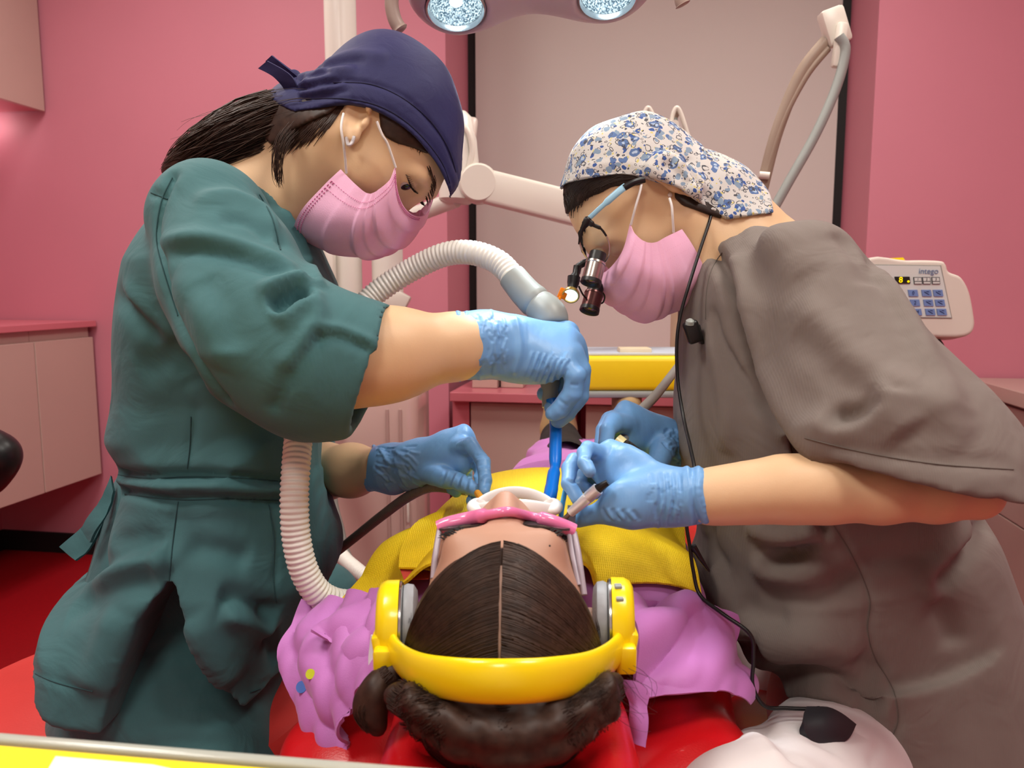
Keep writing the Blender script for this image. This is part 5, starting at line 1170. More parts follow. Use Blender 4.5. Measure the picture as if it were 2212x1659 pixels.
CF = [([(1480, 340), (1505, 380), (1530, 420), (1540, 450)], 0.006, -0.005), ([(1460, 345), (1485, 385), (1515, 430)], 0.007, 0.005)] + [([(1555 - i * 7, 462 - i * 2), (1540 - i * 9, 435 - i * 8), (1510 - i * 12, 415 - i * 12)], 0.004, 0.0035 if i % 2 else -0.0035) for i in range(6)]
CF += [([(1250, 365), (1340, 352), (1430, 370)], 0.006, 0.002), ([(1225, 388), (1300, 374), (1390, 382), (1470, 412)], 0.0025, -0.0012, False)]
cap2 = sdf_obj('cap', fc2, CAPP, dent, 1, CF, (0.0016, 70, 14))
layer(fh2_0, 'front_hair', [at(a, b, 0.92) for a, b in ((1150, 330), (1330, 345), (1392, 392), (1385, 402), (1330, 402), (1300, 415), (1262, 430), (1232, 452), (1212, 492), (1208, 540), (1222, 575), (1215, 585), (1195, 560), (1160, 480))], 0.0028, HAIRB, dent, -9, 9, wave=(0.001, 200, 3))
layer(fh2_0, 'nape_hair', [at(a, b, 0.92) for a, b in ((1456, 400), (1500, 424), (1560, 460), (1552, 474), (1512, 462), (1472, 446), (1456, 428))], 0.004, HAIRB, dent, -9, 0.96)
hs = MB(); rr = random.Random(9)
def surf_strand(fld, L, w_, off=0.0012):
    q = [fld.hit(p[0], p[1], True) for p in L]; q = [Vector(p) + Vector((0, -off, 0)) for p in q if p]
    if len(q) > 2: hs.tube([Vector(tuple(p)) for p in spline(q, 3)], w_, 4)
fhl = fh2_0.shell_copy(); fhl.d = fhl.d - 0.0028
for i in range(320):
    t = rr.random(); x0 = 1228 + 150 * t; y0 = 386 - 4 * math.sin(t * 3); L = 0.35 + 0.65 * rr.random()
    ex = 1196 + 90 * t + rr.uniform(-6, 6); ey = 530 - 125 * t ** 0.8 + rr.uniform(-12, 4)
    surf_strand(fhl, [(x0 + (ex - x0) * s * L - 14 * math.sin(s * 3.1), y0 + (ey - y0) * s * L) for s in (0, .25, .5, .75, 1)], 0.0004)
tag(hs.build('hair_strands', HAIRB, dent, smooth=True), kind='stuff')
# mask
near = P3([(1362, 484, .905), (1372, 505, .895), (1392, 522, .892), (1415, 524, .892), (1438, 512, .895), (1472, 496, .905)])
frontm = P3([(1297, 592, .965), (1296, 622, .965), (1330, 655, .965), (1388, 690, .965), (1450, 672, .965), (1508, 640, .965)])
farm = [Vector((p.x - 0.03, 2 * 0.975 - p.y, p.z - 0.006)) for p in near]
mk2 = make_mask(dent, near, frontm, farm, [(0.22, 0.05, .5), (0.40, 0.05, 1.2), (0.50, 0.04, .8), (0.62, 0.05, 1.4), (0.70, 0.04, .9), (0.84, 0.05, .5)], 0.0028, 0.72)
for L in ([(1363, 486, .903), (1372, 450, .897), (1382, 415, .897), (1386, 396, .90)], [(1455, 502, .90), (1453, 470, .893), (1451, 445, .892), (1446, 428, .895)]): MB().tube(spline(P3(L), 6), 0.0014, 8).build('ear_loop', WHITEE, mk2, smooth=True)
bm_ = bmesh.new(); bmesh.ops.create_uvsphere(bm_, u_segments=16, v_segments=10, radius=0.0028)
ep = fh2.hit(1447, 421) or at(1447, 421, .905)
for v in bm_.verts: v.co += ep + Vector((0, -0.001, 0))
MB().bm(bm_).build('ear_stud', mat('pearl', (235, 225, 225), 0.15, noise=0.02, nscale=300), dent, smooth=True)
# eye and brow behind the lens
bq = MB()
for i in range(30):
    t = i / 29; c = fh2.hit(1262 - 10 * math.sin(t * 3) + rr.uniform(-4, 4), 478 + 62 * t)
    if c: bq.tube([c + Vector((0, -.0008, 0)), c + Vector((0.001, -0.0012, -0.006)), c + Vector((0.002, -0.0008, -0.010))], [0.0008, 0.0007, 0.0002], 5)
tag(bq.build('eyebrow', LASH, dent), kind='stuff')

# gloves
gd = field(P3([(1195, 930, 0.66), (1550, 1150, 0.80)]), 0.03, 0.0012)
gd.chain(ppx([(1522, 1073, .70, 55), (1495, 1073, .703, 53), (1470, 1074, .706, 50), (1440, 1076, .71, 50)]), 0.0, 0.012)
gd.slab(at(1440, 1074, .712), at(1340, 1022, .738), 0.023, 0.027, 0.018, 0.014, Vector((0.35, 0.0, 0.9)), 0.02)
gd.slab(at(1360, 1030, .735), at(1300, 990, .755), 0.024, 0.022, 0.013, 0.011, Vector((0.5, 0.1, 0.85)), 0.015)
K = {'index': [(1310, 985, .752, 21), (1270, 969, .735, 18), (1262, 978, .725, 17), (1263, 1000, .700, 16), (1274, 1018, .690, 14)],
     'middle': [(1305, 998, .762, 20), (1240, 996, .748, 17), (1231, 1012, .738, 17), (1229, 1046, .715, 17), (1248, 1078, .703, 15)],
     'ring': [(1305, 1012, .772, 18), (1258, 1018, .775, 15), (1254, 1046, .760, 15), (1285, 1066, .745, 13)],
     'pinky': [(1312, 1025, .776, 16), (1275, 1032, .785, 13), (1280, 1055, .775, 12), (1300, 1066, .765, 11)],
     'thumb': [(1410, 1092, .705, 34), (1360, 1100, .700, 33), (1315, 1106, .705, 25), (1275, 1114, .715, 21), (1250, 1124, .722, 16)]}
for nm, L in K.items(): gd.chain(ppx(L), 0.006, 0.0012)
gd.ell(at(1375, 1080, .700), (0.030, 0.016, 0.022), None, 0.02)
gd.plane(at(1531, 1073, .70), (1, 0, 0)); gd.ring(at(1528, 1073, .70), (1, 0, 0), 54 * pxm(.70), 0.0022, 0.002, 0.0022); gd.ring(at(1508, 1073, .70), (1, 0, 0.1), 54 * pxm(.70), 0.0018, 0.002, 0.0022)
GF = [([(1484, 1012), (1488, 1050), (1486, 1090), (1494, 1128)], 0.004, 0.0026, False), ([(1508, 1012), (1506, 1060), (1512, 1100), (1524, 1126)], 0.004, 0.0028, False), ([(1496, 1012), (1496, 1060), (1502, 1100), (1510, 1128)], 0.003, -0.002, False)]
for i in range(8): GF.append(([(1425 + i * 7, 1020 - i * 0), (1428 + i * 7, 1070), (1412 + i * 9, 1126)], 0.0022, 0.0013 if i % 2 else -0.0013))
for i in range(7): GF.append(([(1300 + i * 11, 1096 + i), (1306 + i * 11, 1110), (1318 + i * 11, 1124)], 0.0020, 0.0012 if i % 2 else -0.0012))
GF += [([(1258, 985), (1275, 992), (1290, 985)], 0.002, -0.0014), ([(1222, 1034), (1240, 1042), (1252, 1030)], 0.002, -0.0014)]
for i in range(40):
    x, y = rr.uniform(1400, 1500), rr.uniform(1020, 1125); dx, dy = rr.uniform(-6, 10), rr.uniform(12, 40); GF.append(([(x, y), (x + dx, y + dy)], 0.0015, rr.choice((0.0009, -0.0009))))
sdf_obj('glove', gd, GLOVE, dent, 1, GF, (0.0007, 160, 24))
gf = field(P3([(1280, 870, 1.0), (1500, 1050, 0.82)]), 0.03, 0.0014)
gf.chain(ppx([(1478, 968, .995, 45), (1455, 962, .985, 44), (1440, 955, .975, 40)]), 0.0, 0.015)
gf.slab(at(1440, 950, .975), at(1350, 918, .935), 0.026, 0.032, 0.020, 0.017, Vector((0.2, .55, .8)), 0.02)
K = {'index': [(1350, 918, .925, 26), (1326, 912, .895, 22), (1312, 930, .872, 19), (1308, 962, .85, 17), (1318, 990, .835, 14)],
     'middle': [(1345, 912, .945, 25), (1318, 908, .925, 21), (1304, 930, .90, 18), (1300, 965, .88, 16), (1312, 990, .865, 14)],
     'ring': [(1350, 908, .965, 23), (1325, 905, .955, 19), (1312, 935, .935, 17), (1318, 975, .92, 15)],
     'pinky': [(1360, 905, .98, 20), (1338, 906, .98, 17), (1328, 935, .965, 15), (1335, 968, .955, 13)],
     'thumb': [(1432, 965, .94, 30), (1425, 990, .91, 26), (1410, 1015, .88, 21), (1385, 1030, .86, 17)]}
for nm, L in K.items(): gf.chain(ppx(L), 0.006, 0.0012)
gf.plane(at(1488, 966, .995), (1, 0, -0.25)); gf.ring(at(1486, 966, .995), (1, 0, -0.25), 44 * pxm(.995), 0.002, 0.002, 0.002)
GF = []
for i in range(30):
    x, y = rr.uniform(1430, 1480), rr.uniform(925, 1000); dx, dy = rr.uniform(4, 22), rr.uniform(-20, 22); GF.append(([(x, y), (x + dx, y + dy)], 0.0018, rr.choice((0.0014, -0.0014))))
sdf_obj('glove', gf, GLOVE, dent, 1, GF, (0.0008, 150, 25))
# ------------------------------------------------------------------ dental chair
UP = -0.112                                                     # the patient's long axis lies on u = UP
def RP(u, v, z): return R(UP + u, v, z)
chair = thing('dental_chair', R(UP, 1.2, 0), 'red upholstered dental chair laid flat under the patient', 'dental chair')
eu, ev = R(1, 0, 0) - R(0, 0, 0), R(0, 1, 0) - R(0, 0, 0); ez = Vector((0, 0, 1))
fb = SDF(np.array((-0.45, 0.35, 0.52)), np.array((0.75, 2.15, 0.80)), 0.006)
fb.box(RP(0.015, 0.91, 0.655), (0.20, 0.29, 0.045), (eu, ev, ez), 0.042, 0.0)
fb.box(RP(0.02, 1.42, 0.625), (0.235, 0.30, 0.05), (eu, ev, ez), 0.045, 0.03)
fb.box(RP(0.02, 1.83, 0.62), (0.20, 0.24, 0.045), (eu, ev, ez), 0.04, 0.03)
fb.ell(RP(0.14, 0.67, 0.672), (0.085, 0.085, 0.042), (eu, ev, ez), 0.03); fb.ell(RP(-0.13, 0.66, 0.668), (0.085, 0.085, 0.042), (eu, ev, ez), 0.03)
fb.ell(RP(0.02, 0.9, 0.72), (0.17, 0.33, 0.035), (eu, ev, ez), 0.02, 's')
sdf_obj('upholstery', fb, REDV, chair, 2, wave=(0.001, 40, 2))
MB().box(RP(0.02, 1.2, 0.585), (0.40, 1.0, 0.04), Matrix.Rotation(-YAW, 3, 'Z'), 0.015, 3).build('underframe', WHITEP, chair, smooth=True)
MB().box(RP(0.02, 1.4, 0.33), (0.20, 0.26, 0.48), Matrix.Rotation(-YAW, 3, 'Z'), 0.03, 4).build('lift_column', WHITEP, chair, smooth=True)
MB().box(RP(0.02, 1.45, 0.045), (0.46, 0.75, 0.09), Matrix.Rotation(-YAW, 3, 'Z'), 0.04, 4).build('base', WHITEP, chair, smooth=True)
MB().tube([RP(-0.01, 0.70, 0.60), RP(0.0, 0.56, 0.64), RP(0.0, 0.50, 0.68)], 0.018, 14).build('headrest_bar', STEEL, chair, smooth=True)
fp_ = SDF(np.array((-0.24, 0.34, 0.62)), np.array((0.24, 0.76, 0.82)), 0.004)
pc = at(1103, 1600, 0.545); pz = 0.735
fp_.box((pc.x, 0.535, pz), (0.098, 0.115, 0.038), None, 0.034, 0.0); fp_.ell((pc.x, 0.555, pz + 0.045), (0.075, 0.085, 0.030), None, 0.02, 's')
PF = [([(880, 1590), (960, 1560), (1010, 1580)], 0.006, 0.004), ([(1040, 1610), (1100, 1600), (1160, 1625)], 0.006, -0.004), ([(1000, 1625), (1040, 1640), (1050, 1659)], 0.006, 0.004), ([(1180, 1600), (1240, 1580), (1320, 1590)], 0.006, 0.003), ([(1150, 1630), (1220, 1620), (1280, 1640)], 0.006, -0.003), ([(900, 1620), (960, 1625), (1000, 1650)], 0.006, -0.003)]
sdf_obj('headrest', fp_, REDV, chair, 2, PF, (0.0012, 60, 7))

# ------------------------------------------------------------------ patient
pat = thing('person', RP(0, 1.2, 0.68), 'patient lying back in purple gown with yellow headphones and pink goggles', 'person')
GOWN = mat('purple_gown_cloth', (190, 118, 190), 0.6, noise=0.05, nscale=10, bump=0.12, bscale=900, sheen=0.15)
YP_ = 0.618
HP = Head(at(1090, 1345, YP_), (0.0, 0.10, 0.99), (-0.02, -0.99, 0.10), 0.90)
fhp = field([HP.p(0.14, -0.14), HP.p(-0.12, 0.14), HP.p(0, 0, 0.1), HP.p(0, 0, -0.1), RP(0, 0.78, 0.76)], 0.05, 0.0022)
build_head(HP, fhp)
fhp.ell(HP.p(0.0965, -0.026), (0.0115, 0.011, 0.0105), None, 0.008)
for s in (-1, 1): fhp.ell(HP.p(0.092, -0.024, 0.0125 * s), (0.008, 0.008, 0.007), None, 0.008)
fhp.cone(HP.p(-0.02, -0.05), RP(0, 0.76, 0.765), 0.048, 0.052, 0.03)
fhp0 = fhp.shell_copy()
build_ear(HP, fhp, 1, 0.2); build_ear(HP, fhp, -1, 0.2)
Vhp = fhp.mesh(1)
ftp = SDF(np.array((-0.35, 0.6, 0.62)), np.array((0.55, 2.1, 0.92)), 0.009)
ftp.chain([(RP(0, 0.74, 0.76), 0.045), (RP(0, 0.86, 0.765), 0.06), (RP(0, 1.1, 0.75), 0.065), (RP(0, 1.3, 0.735), 0.07)], 0.03)
for s in (-1, 1):
    ftp.cone(RP(0, 0.82, 0.76), RP(0.14 * s, 0.82, 0.75), 0.05, 0.036, 0.03)
    ftp.chain([(RP(0.135 * s, 0.83, 0.745), 0.034), (RP(0.135 * s, 1.0, 0.735), 0.028), (RP(0.10 * s, 1.15, 0.76), 0.022), (RP(0.05 * s, 1.18, 0.765), 0.02)], 0.02)
    ftp.chain([(RP(0.055 * s, 1.32, 0.72), 0.05), (RP(0.06 * s, 1.62, 0.715), 0.038), (RP(0.07 * s, 1.90, 0.715), 0.03), (RP(0.07 * s, 1.93, 0.75), 0.026)], 0.02)
Vtp = ftp.mesh(1)
multi('body', [Vhp, Vtp], SKINP, pat)
# gown over the body
gw = SDF(np.array((-0.42, 0.60, 0.60)), np.array((0.62, 2.0, 0.98)), 0.0055)
def sl_(a, b, k=0.05): gw.slab(RP(*a[:3]), RP(*b[:3]), a[3], b[3], a[4], b[4], eu, k)
W_ = [(0.755, 0.762, 0.165, 0.045), (0.83, 0.765, 0.172, 0.063), (0.98, 0.765, 0.150, 0.080), (1.2, 0.745, 0.128, 0.075), (1.38, 0.725, 0.12, 0.07), (1.62, 0.715, 0.105, 0.055), (1.80, 0.705, 0.095, 0.045)]
for i in range(6): sl_((0,) + W_[i], (0,) + W_[i + 1], 0.05 if i else 0.0)
for s in (-1, 1): gw.chain([(RP(0.135 * s, 0.83, 0.745), 0.048), (RP(0.135 * s, 1.0, 0.735), 0.042), (RP(0.10 * s, 1.15, 0.765), 0.038)], 0.03)
for s in (-1, 1): gw.chain([(RP(0.055 * s, 1.40, 0.735), 0.055), (RP(0.06 * s, 1.62, 0.725), 0.052), (RP(0.06 * s, 1.80, 0.71), 0.045)], 0.03)
gw.clip(lambda X, Y, Z: 0.668 - Z, 0.01)
gw.chain([(HP.p(-0.02, -0.04), 0.062), (RP(0, 0.74, 0.78), 0.058)], 0.01, 0.01, 's')
GWF = [([(1060, 1000), (1110, 985), (1170, 970)], 0.012, 0.006), ([(1080, 1030), (1130, 1005), (1180, 1000)], 0.012, -0.006), ([(940, 1090), (980, 1060), (990, 1040)], 0.01, 0.006), ([(1120, 960), (1180, 955), (1240, 965)], 0.012, 0.005), ([(1250, 980), (1290, 960), (1330, 965)], 0.012, 0.005)]
sdf_obj('gown', gw, GOWN, pat, 2, GWF, (0.0035, 34, 12), 1)
# gown ends spread over the chair on both sides of the head
gl_, GL = cloth('gown_flap', [[(655, 1300, .80), (720, 1296, .775), (795, 1278, .735), (860, 1285, .70)], [(628, 1352, .775), (700, 1368, .725), (775, 1345, .70), (856, 1345, .665)], [(617, 1420, .755), (688, 1440, .695), (765, 1425, .665), (845, 1415, .635)],
    [(636, 1480, .725), (695, 1515, .67), (752, 1490, .645), (812, 1470, .625)], [(652, 1545, .70), (697, 1575, .66), (742, 1570, .64), (756, 1552, .632)], [(668, 1622, .685), (697, 1630, .66), (728, 1640, .645), (748, 1640, .64)]], GOWN, pat, 0.0065, 3, n=12, sc=62)
gr_, GR = cloth('gown_flap', [[(1355, 1290, .71), (1440, 1292, .735), (1510, 1305, .755), (1570, 1340, .775)], [(1360, 1350, .675), (1440, 1335, .70), (1515, 1320, .725), (1588, 1395, .755)], [(1362, 1420, .65), (1440, 1405, .672), (1530, 1405, .70), (1604, 1445, .735)],
    [(1372, 1470, .635), (1450, 1462, .652), (1540, 1462, .68), (1618, 1488, .715)], [(1392, 1512, .63), (1450, 1502, .645), (1545, 1495, .672), (1606, 1518, .70)]], GOWN, pat, 0.010, 21, n=12, sc=66)
cloth('gown_flap', [[(1352, 1470, .635), (1370, 1475, .63), (1392, 1500, .63)], [(1362, 1530, .62), (1378, 1540, .615), (1394, 1550, .617)], [(1372, 1590, .615), (1380, 1605, .61), (1388, 1612, .61)]], GOWN, pat, 0.003, 5)
cloth('lining', [[(805, 1370, .645), (825, 1385, .64)], [(800, 1420, .64), (822, 1430, .635)], [(802, 1470, .632), (822, 1462, .63)]], mat('white_lining', (225, 220, 225), 0.7, noise=0.02, nscale=30), pat, 0.002, 6)
cloth('gown_flap', [[(800, 1300, .715), (845, 1320, .68), (850, 1360, .66)], [(700, 1345, .715), (790, 1370, .675), (800, 1420, .65)], [(676, 1372, .705), (735, 1395, .68), (775, 1440, .655)]], GOWN, pat, 0.007, 15, n=12)
for (px, py, Y, r, c, nm) in ((671, 1456, .696, 11, (196, 206, 40), 'print_dot'), (652, 1484, .712, 13, (78, 120, 200), 'print_dot')):
    p = at(px, py, Y - 0.014); MB().lathe(p, (-0.25, -0.85, 0.45), [(0, r * pxm(Y)), (0.0012, r * pxm(Y))], 24).build(nm, mat('dot_%d' % c[0], c, 0.7, noise=0.02, nscale=40), gl_)
# trousers ends and shoes
for s, (px, py, hx) in enumerate(((1208, 905, 0), (1358, 900, 1))):
    t = at(px, 866, 1.80); fs = field([t, t + Vector((0, .02, -.18))], 0.10, 0.005)
    fs.chain([(t + Vector((0, 0.0, -0.008)), 0.030), (t + Vector((0, 0.015, -0.07)), 0.040), (t + Vector((0, 0.0, -0.13)), 0.034)], 0.02)
    fs.box(t + Vector((0, 0.03, -0.06)), (0.036, 0.010, 0.085), None, 0.01, 0.01)
    sdf_obj('shoe', fs, mat('olive_brown_suede', (176, 150, 104), 0.7, noise=0.08, nscale=60), pat, 2)
    q = at(px, 935, 1.86); fl = field([q, q + Vector((0, -.25, .03))], 0.08, 0.006)
    fl.chain([(t + Vector((0, -0.035, -0.085)), 0.046), (t + Vector((0, -0.10, -0.10)), 0.050), (t + Vector((0, -0.25, -0.09)), 0.05)], 0.02)
    sdf_obj('trouser_leg', fl, mat('black_trousers', (30, 26, 25), 0.85, noise=0.1, nscale=30), pat, 2)

# bib over chest and shoulders
BIBM = mat('yellow_bib_paper', (240, 204, 22), 0.6, noise=0.04, nscale=30)
def _bib():
    nt = BIBM.node_tree; b = nt.nodes['Principled BSDF']; tc = nt.nodes.new('ShaderNodeTexCoord'); hs_ = []
    for ax_n, sc_n in (('X', 150), ('Y', 105)):
        wv_ = nt.nodes.new('ShaderNodeTexWave'); wv_.bands_direction = ax_n; wv_.inputs['Scale'].default_value = sc_n; wv_.inputs['Distortion'].default_value = 0.8; nt.links.new(tc.outputs['Object'], wv_.inputs[0]); hs_.append(wv_)
    ml_ = nt.nodes.new('ShaderNodeMath'); ml_.operation = 'MULTIPLY'; nt.links.new(hs_[0].outputs['Fac'], ml_.inputs[0]); nt.links.new(hs_[1].outputs['Fac'], ml_.inputs[1])
    bp_n = nt.nodes.new('ShaderNodeBump'); bp_n.inputs['Strength'].default_value = 0.45; bp_n.inputs['Distance'].default_value = 0.0015; nt.links.new(ml_.outputs[0], bp_n.inputs['Height']); nt.links.new(bp_n.outputs[0], b.inputs['Normal'])
_bib()
bcol = [[(905, 1128, .93), (800, 1225, .84), (728, 1308, .765)], [(960, 1104, .96), (860, 1190, .85), (795, 1298, .755)], [(1010, 1082, .99), (925, 1150, .86), (872, 1262, .735)], [(1070, 1042, 1.05), (1000, 1120, .86), (945, 1215, .72)],
        [(1130, 1022, 1.08), (1110, 1115, .86), (1105, 1230, .72)], [(1195, 1040, 1.06), (1215, 1118, .86), (1255, 1215, .72)], [(1300, 1075, 1.0), (1310, 1155, .86), (1295, 1275, .735)], [(1400, 1105, .97), (1405, 1190, .86), (1390, 1296, .75)], [(1478, 1145, .93), (1482, 1215, .85), (1512, 1302, .765)]]
rows_ = [[c[0] for c in bcol], [tuple((a + b) / 2 for a, b in zip(c[0], c[1])) for c in bcol], [c[1] for c in bcol], [tuple((a + b) / 2 for a, b in zip(c[1], c[2])) for c in bcol], [c[2] for c in bcol]]
A_ = [spline(P3(r), 9) for r in rows_]; A_ = [list(c) for c in zip(*A_)]; GB = np.array([spline(c, 11) for c in A_])
Pf = GB.reshape(-1, 3).copy()
Pf[:, 2] += wav(Pf, 0.0020, 60, 31) + ridged(Pf, 0.0022, 22, 5)
for _ in range(3): dd = gw.sample(Pf); Pf[:, 2] += np.maximum(0.0085 - dd, 0) * (dd < 0.5)
GB = Pf.reshape(GB.shape)
bib = tag(MB().grid(GB, 0.0025).build('bib', BIBM, None, smooth=True, angle=75), "yellow textured paper bib over the patient's chest and shoulders", 'bib')

cloth('folded_corner', [[(905, 1122, .862), (962, 1102, .862)], [(870, 1178, .80), (944, 1172, .80)], [(861, 1228, .752), (936, 1238, .748)]], BIBM, bib, 0.002, 4, 0.002)
cloth('red_tape', [[(864, 1230, .756), (936, 1240, .752)], [(873, 1254, .742), (926, 1252, .738)]], mat('red_tape', (190, 70, 60), 0.5, noise=0.03, nscale=30), bib, 0.0005, 4, 0.001)
# hair
hc = HP.p(-0.022, 0.036)
RH = np.array((0.108, 0.090, 0.0835)) * 0.90
fhr = fhp0.shell_copy(); fhr.d = fhr.d - 0.003
fhr.ell(hc, RH * 0.985, (HP.f, HP.u, HP.l), 0.01)
fhr.plane(HP.p(0, -0.055), HP.u * -1, 0.01)
fhr.ell(HP.p(-0.04, -0.02), (0.07 * .9, 0.06 * .9, 0.075 * .9), (HP.f, HP.u, HP.l), 0.02)
hl = fhp0.hit(1068, 1184) or HP.p(0.085, 0.07); nh = (HP.f * 0.42 - HP.u * 0.80)
hl2 = [fhp0.hit(a, b) for a, b in ((955, 1195), (1235, 1205))]
def hairline(X, Y, Z):
    lat = (X - hl.x) * HP.l.x + (Y - hl.y) * HP.l.y + (Z - hl.z) * HP.l.z
    return ((X - hl.x) * nh.x + (Y - hl.y) * nh.y + (Z - hl.z) * nh.z) + 1.6 * lat * lat
fhu = fhr.shell_copy(); fhr.clip(hairline, 0.006)
hair = sdf_obj('hair', fhr, HAIR, pat, 2)
rs_ = np.random.RandomState(4); SV = []; SQ = []; base = 0
fA, uA_, lA = np.array(HP.f), np.array(HP.u), np.array(HP.l); hcA = np.array(hc)
ca3, sa3 = np.cos(np.arange(3) * 2.0944), np.sin(np.arange(3) * 2.0944)
seg = 13; tt = np.linspace(0, 1, seg)
hlA, nhA = np.array(hl), np.array(nh)
for i in range(9000):
    ph = math.radians(rs_.uniform(20, 150)); s = rs_.choice((-1, 1)); th0 = 0.012; th1 = math.radians(rs_.uniform(70, 118)) * rs_.uniform(0.55, 1.0)
    st0 = rs_.uniform(0, 0.25) if rs_.rand() < 0.35 else 0
    th = th0 + (th1 - th0) * (st0 + (1 - st0) * tt)
    phv = ph + 0.62 * (th / 1.6) ** 1.3 + rs_.normal() * 0.02
    d = fA * (np.cos(phv) * np.cos(th))[:, None] * RH[0] + uA_ * (np.sin(phv) * np.cos(th))[:, None] * RH[1] + lA * (np.sin(th) * s)[:, None] * RH[2]
    lift = 1.012 + rs_.uniform(-0.012, 0.012) + 0.008 * np.sin(tt * 5 + rs_.rand() * 6)
    P = hcA + d * lift[:, None]
    nn0 = d / np.linalg.norm(d, axis=1, keepdims=True); up_ = 0.0004 + 0.0022 * rs_.rand()
    for _ in range(2): P = P - nn0 * (fhu.sample(P) - up_)[:, None]
    lat = (P - hlA) @ lA
    ok = ((P - hlA) @ nhA + 1.6 * lat * lat) < 0.004
    if not ok[0] and not ok.any(): continue
    k0 = int(np.argmax(ok)); 
    if not ok[k0:].all() or seg - k0 < 4: continue
    P = P[k0:]; n_ = len(P); T = np.gradient(P, axis=0); T /= np.linalg.norm(T, axis=1, keepdims=True) + 1e-9
    nn = d[k0:] / np.linalg.norm(d[k0:], axis=1, keepdims=True); bb = np.cross(T, nn); w_ = 0.00036 * (1 - 0.7 * tt[k0:] ** 4)
    for k in range(3): SV.append(P + bb * (ca3[k] * w_ * 1.3)[:, None] + nn * (sa3[k] * w_)[:, None])
    j = np.arange(n_ - 1)
    for k in range(3): SQ.append(np.stack([base + k * n_ + j, base + k * n_ + j + 1, base + ((k + 1) % 3) * n_ + j + 1, base + ((k + 1) % 3) * n_ + j], 1))
    base += 3 * n_
tag(link('hair_strands', np_mesh('hair_strands', np.concatenate(SV), np.concatenate(SQ)), HAIR, hair), kind='stuff')
pl = MB(); pp = []
for a in np.linspace(math.radians(34), math.radians(118), 24): pp.append(Vector(hcA + fA * math.cos(a) * RH[0] * 1.012 + uA_ * math.sin(a) * RH[1] * 1.012))
pp = [Vector(np.array(p) - (np.array(p) - hcA) / np.linalg.norm(np.array(p) - hcA) * (fhu.sample(np.array([p]))[0] - 0.0012)) for p in pp]
pl.tube(pp, [0.0009 + 0.0006 * math.sin(i * 0.9) ** 2 for i in range(24)], 8).build('parting', mat('scalp', (140, 112, 98), 0.7, noise=0.1, nscale=200), hair, smooth=True)
# hair gathered on the pillow: twisted roll and a lock to the left
rollp = ppx([(860, 1500, .535, 40), (930, 1540, .515, 44), (1020, 1562, .50, 52), (1110, 1566, .495, 54), (1200, 1545, .50, 48), (1280, 1510, .515, 40), (1330, 1475, .53, 28)])
fr_ = field([p for p, r in rollp], 0.04, 0.003); fr_.chain([(p, r * 0.80) for p, r in rollp], 0.02)
arc = np.array([tuple(p) for p in spline(P3([(880, 1520, .512), (960, 1572, .495), (1040, 1598, .487), (1100, 1604, .484), (1170, 1594, .487), (1250, 1556, .497), (1320, 1500, .515)]), 10)])
braid = []
for k_ in range(3):
    hx = []
    for i, p in enumerate(arc): an = i * 0.62 + k_ * 2.094; hx.append(Vector(p) + Vector((0.25 * math.sin(an), 0.6 * math.sin(2 * an), math.cos(an))) * 0.0095)
    braid.append(hx); fr_.chain([(q, 0.0085 * (0.6 + 0.4 * math.sin(math.pi * i / (len(hx) - 1)))) for i, q in enumerate(hx)], 0.003)
lock = ppx([(850, 1450, .57, 22), (815, 1490, .565, 30), (795, 1530, .56, 26), (815, 1570, .555, 16)])
fr_.chain(lock, 0.015)
roll = sdf_obj('hair_roll', fr_, HAIR, hair, 1, wave=(0.002, 160, 3))
tag(strands('roll_strands', [([p for p, r in rollp], [r * 0.98 for p, r in rollp]), ([p for p, r in lock], [r * 1.2 for p, r in lock])] , 1100, 0.0005, HAIR, hair, 6, 16, 0.002, 0.84, thick=0.00042), kind='stuff')
tag(strands('braid_strands', [(hx[::2], [0.0092] * 6) for hx in braid], 260, 0.0004, HAIR, hair, 16, 34, 0.0006, 0.9, thick=0.00036), kind='stuff')
tag(strands('loose_hairs', [(P3([(1320, 1470, .54), (1360, 1500, .54), (1390, 1540, .55)]), [.02, .02, .012]), (P3([(1010, 1190, .60), (1050, 1165, .615), (1060, 1140, .62)]), [.012, .010, .008])], 22, 0.00018, HAIR, hair, 7, 9, 0.006, 0.3), kind='stuff')
bq = MB()
for s0, s1 in (((960, 1165), (1020, 1128)), ((1165, 1128), (1225, 1170))):
    for i in range(40):
        t = i / 39; c = fhp.hit(s0[0] + (s1[0] - s0[0]) * t + rr.uniform(-2, 2), s0[1] + (s1[1] - s0[1]) * t + rr.uniform(-3, 3))
        if c: bq.tube([c, c + Vector((0.003 * (1 if s0[0] > 1100 else -1), 0.002, 0.0012)), c + Vector((0.006 * (1 if s0[0] > 1100 else -1), 0.002, 0.0006))], [0.0005, 0.0004, 0.0002], 4)
tag(bq.build('eyebrows', LASH, pat), kind='stuff')
c = fhp.hit(1187, 1178)
if c: MB().lathe(c - Vector((0, 0, .0004)), (0, -.5, .8), [(0, 0.0010), (0.0006, 0.0007)], 10).build('mole', LASH, pat)

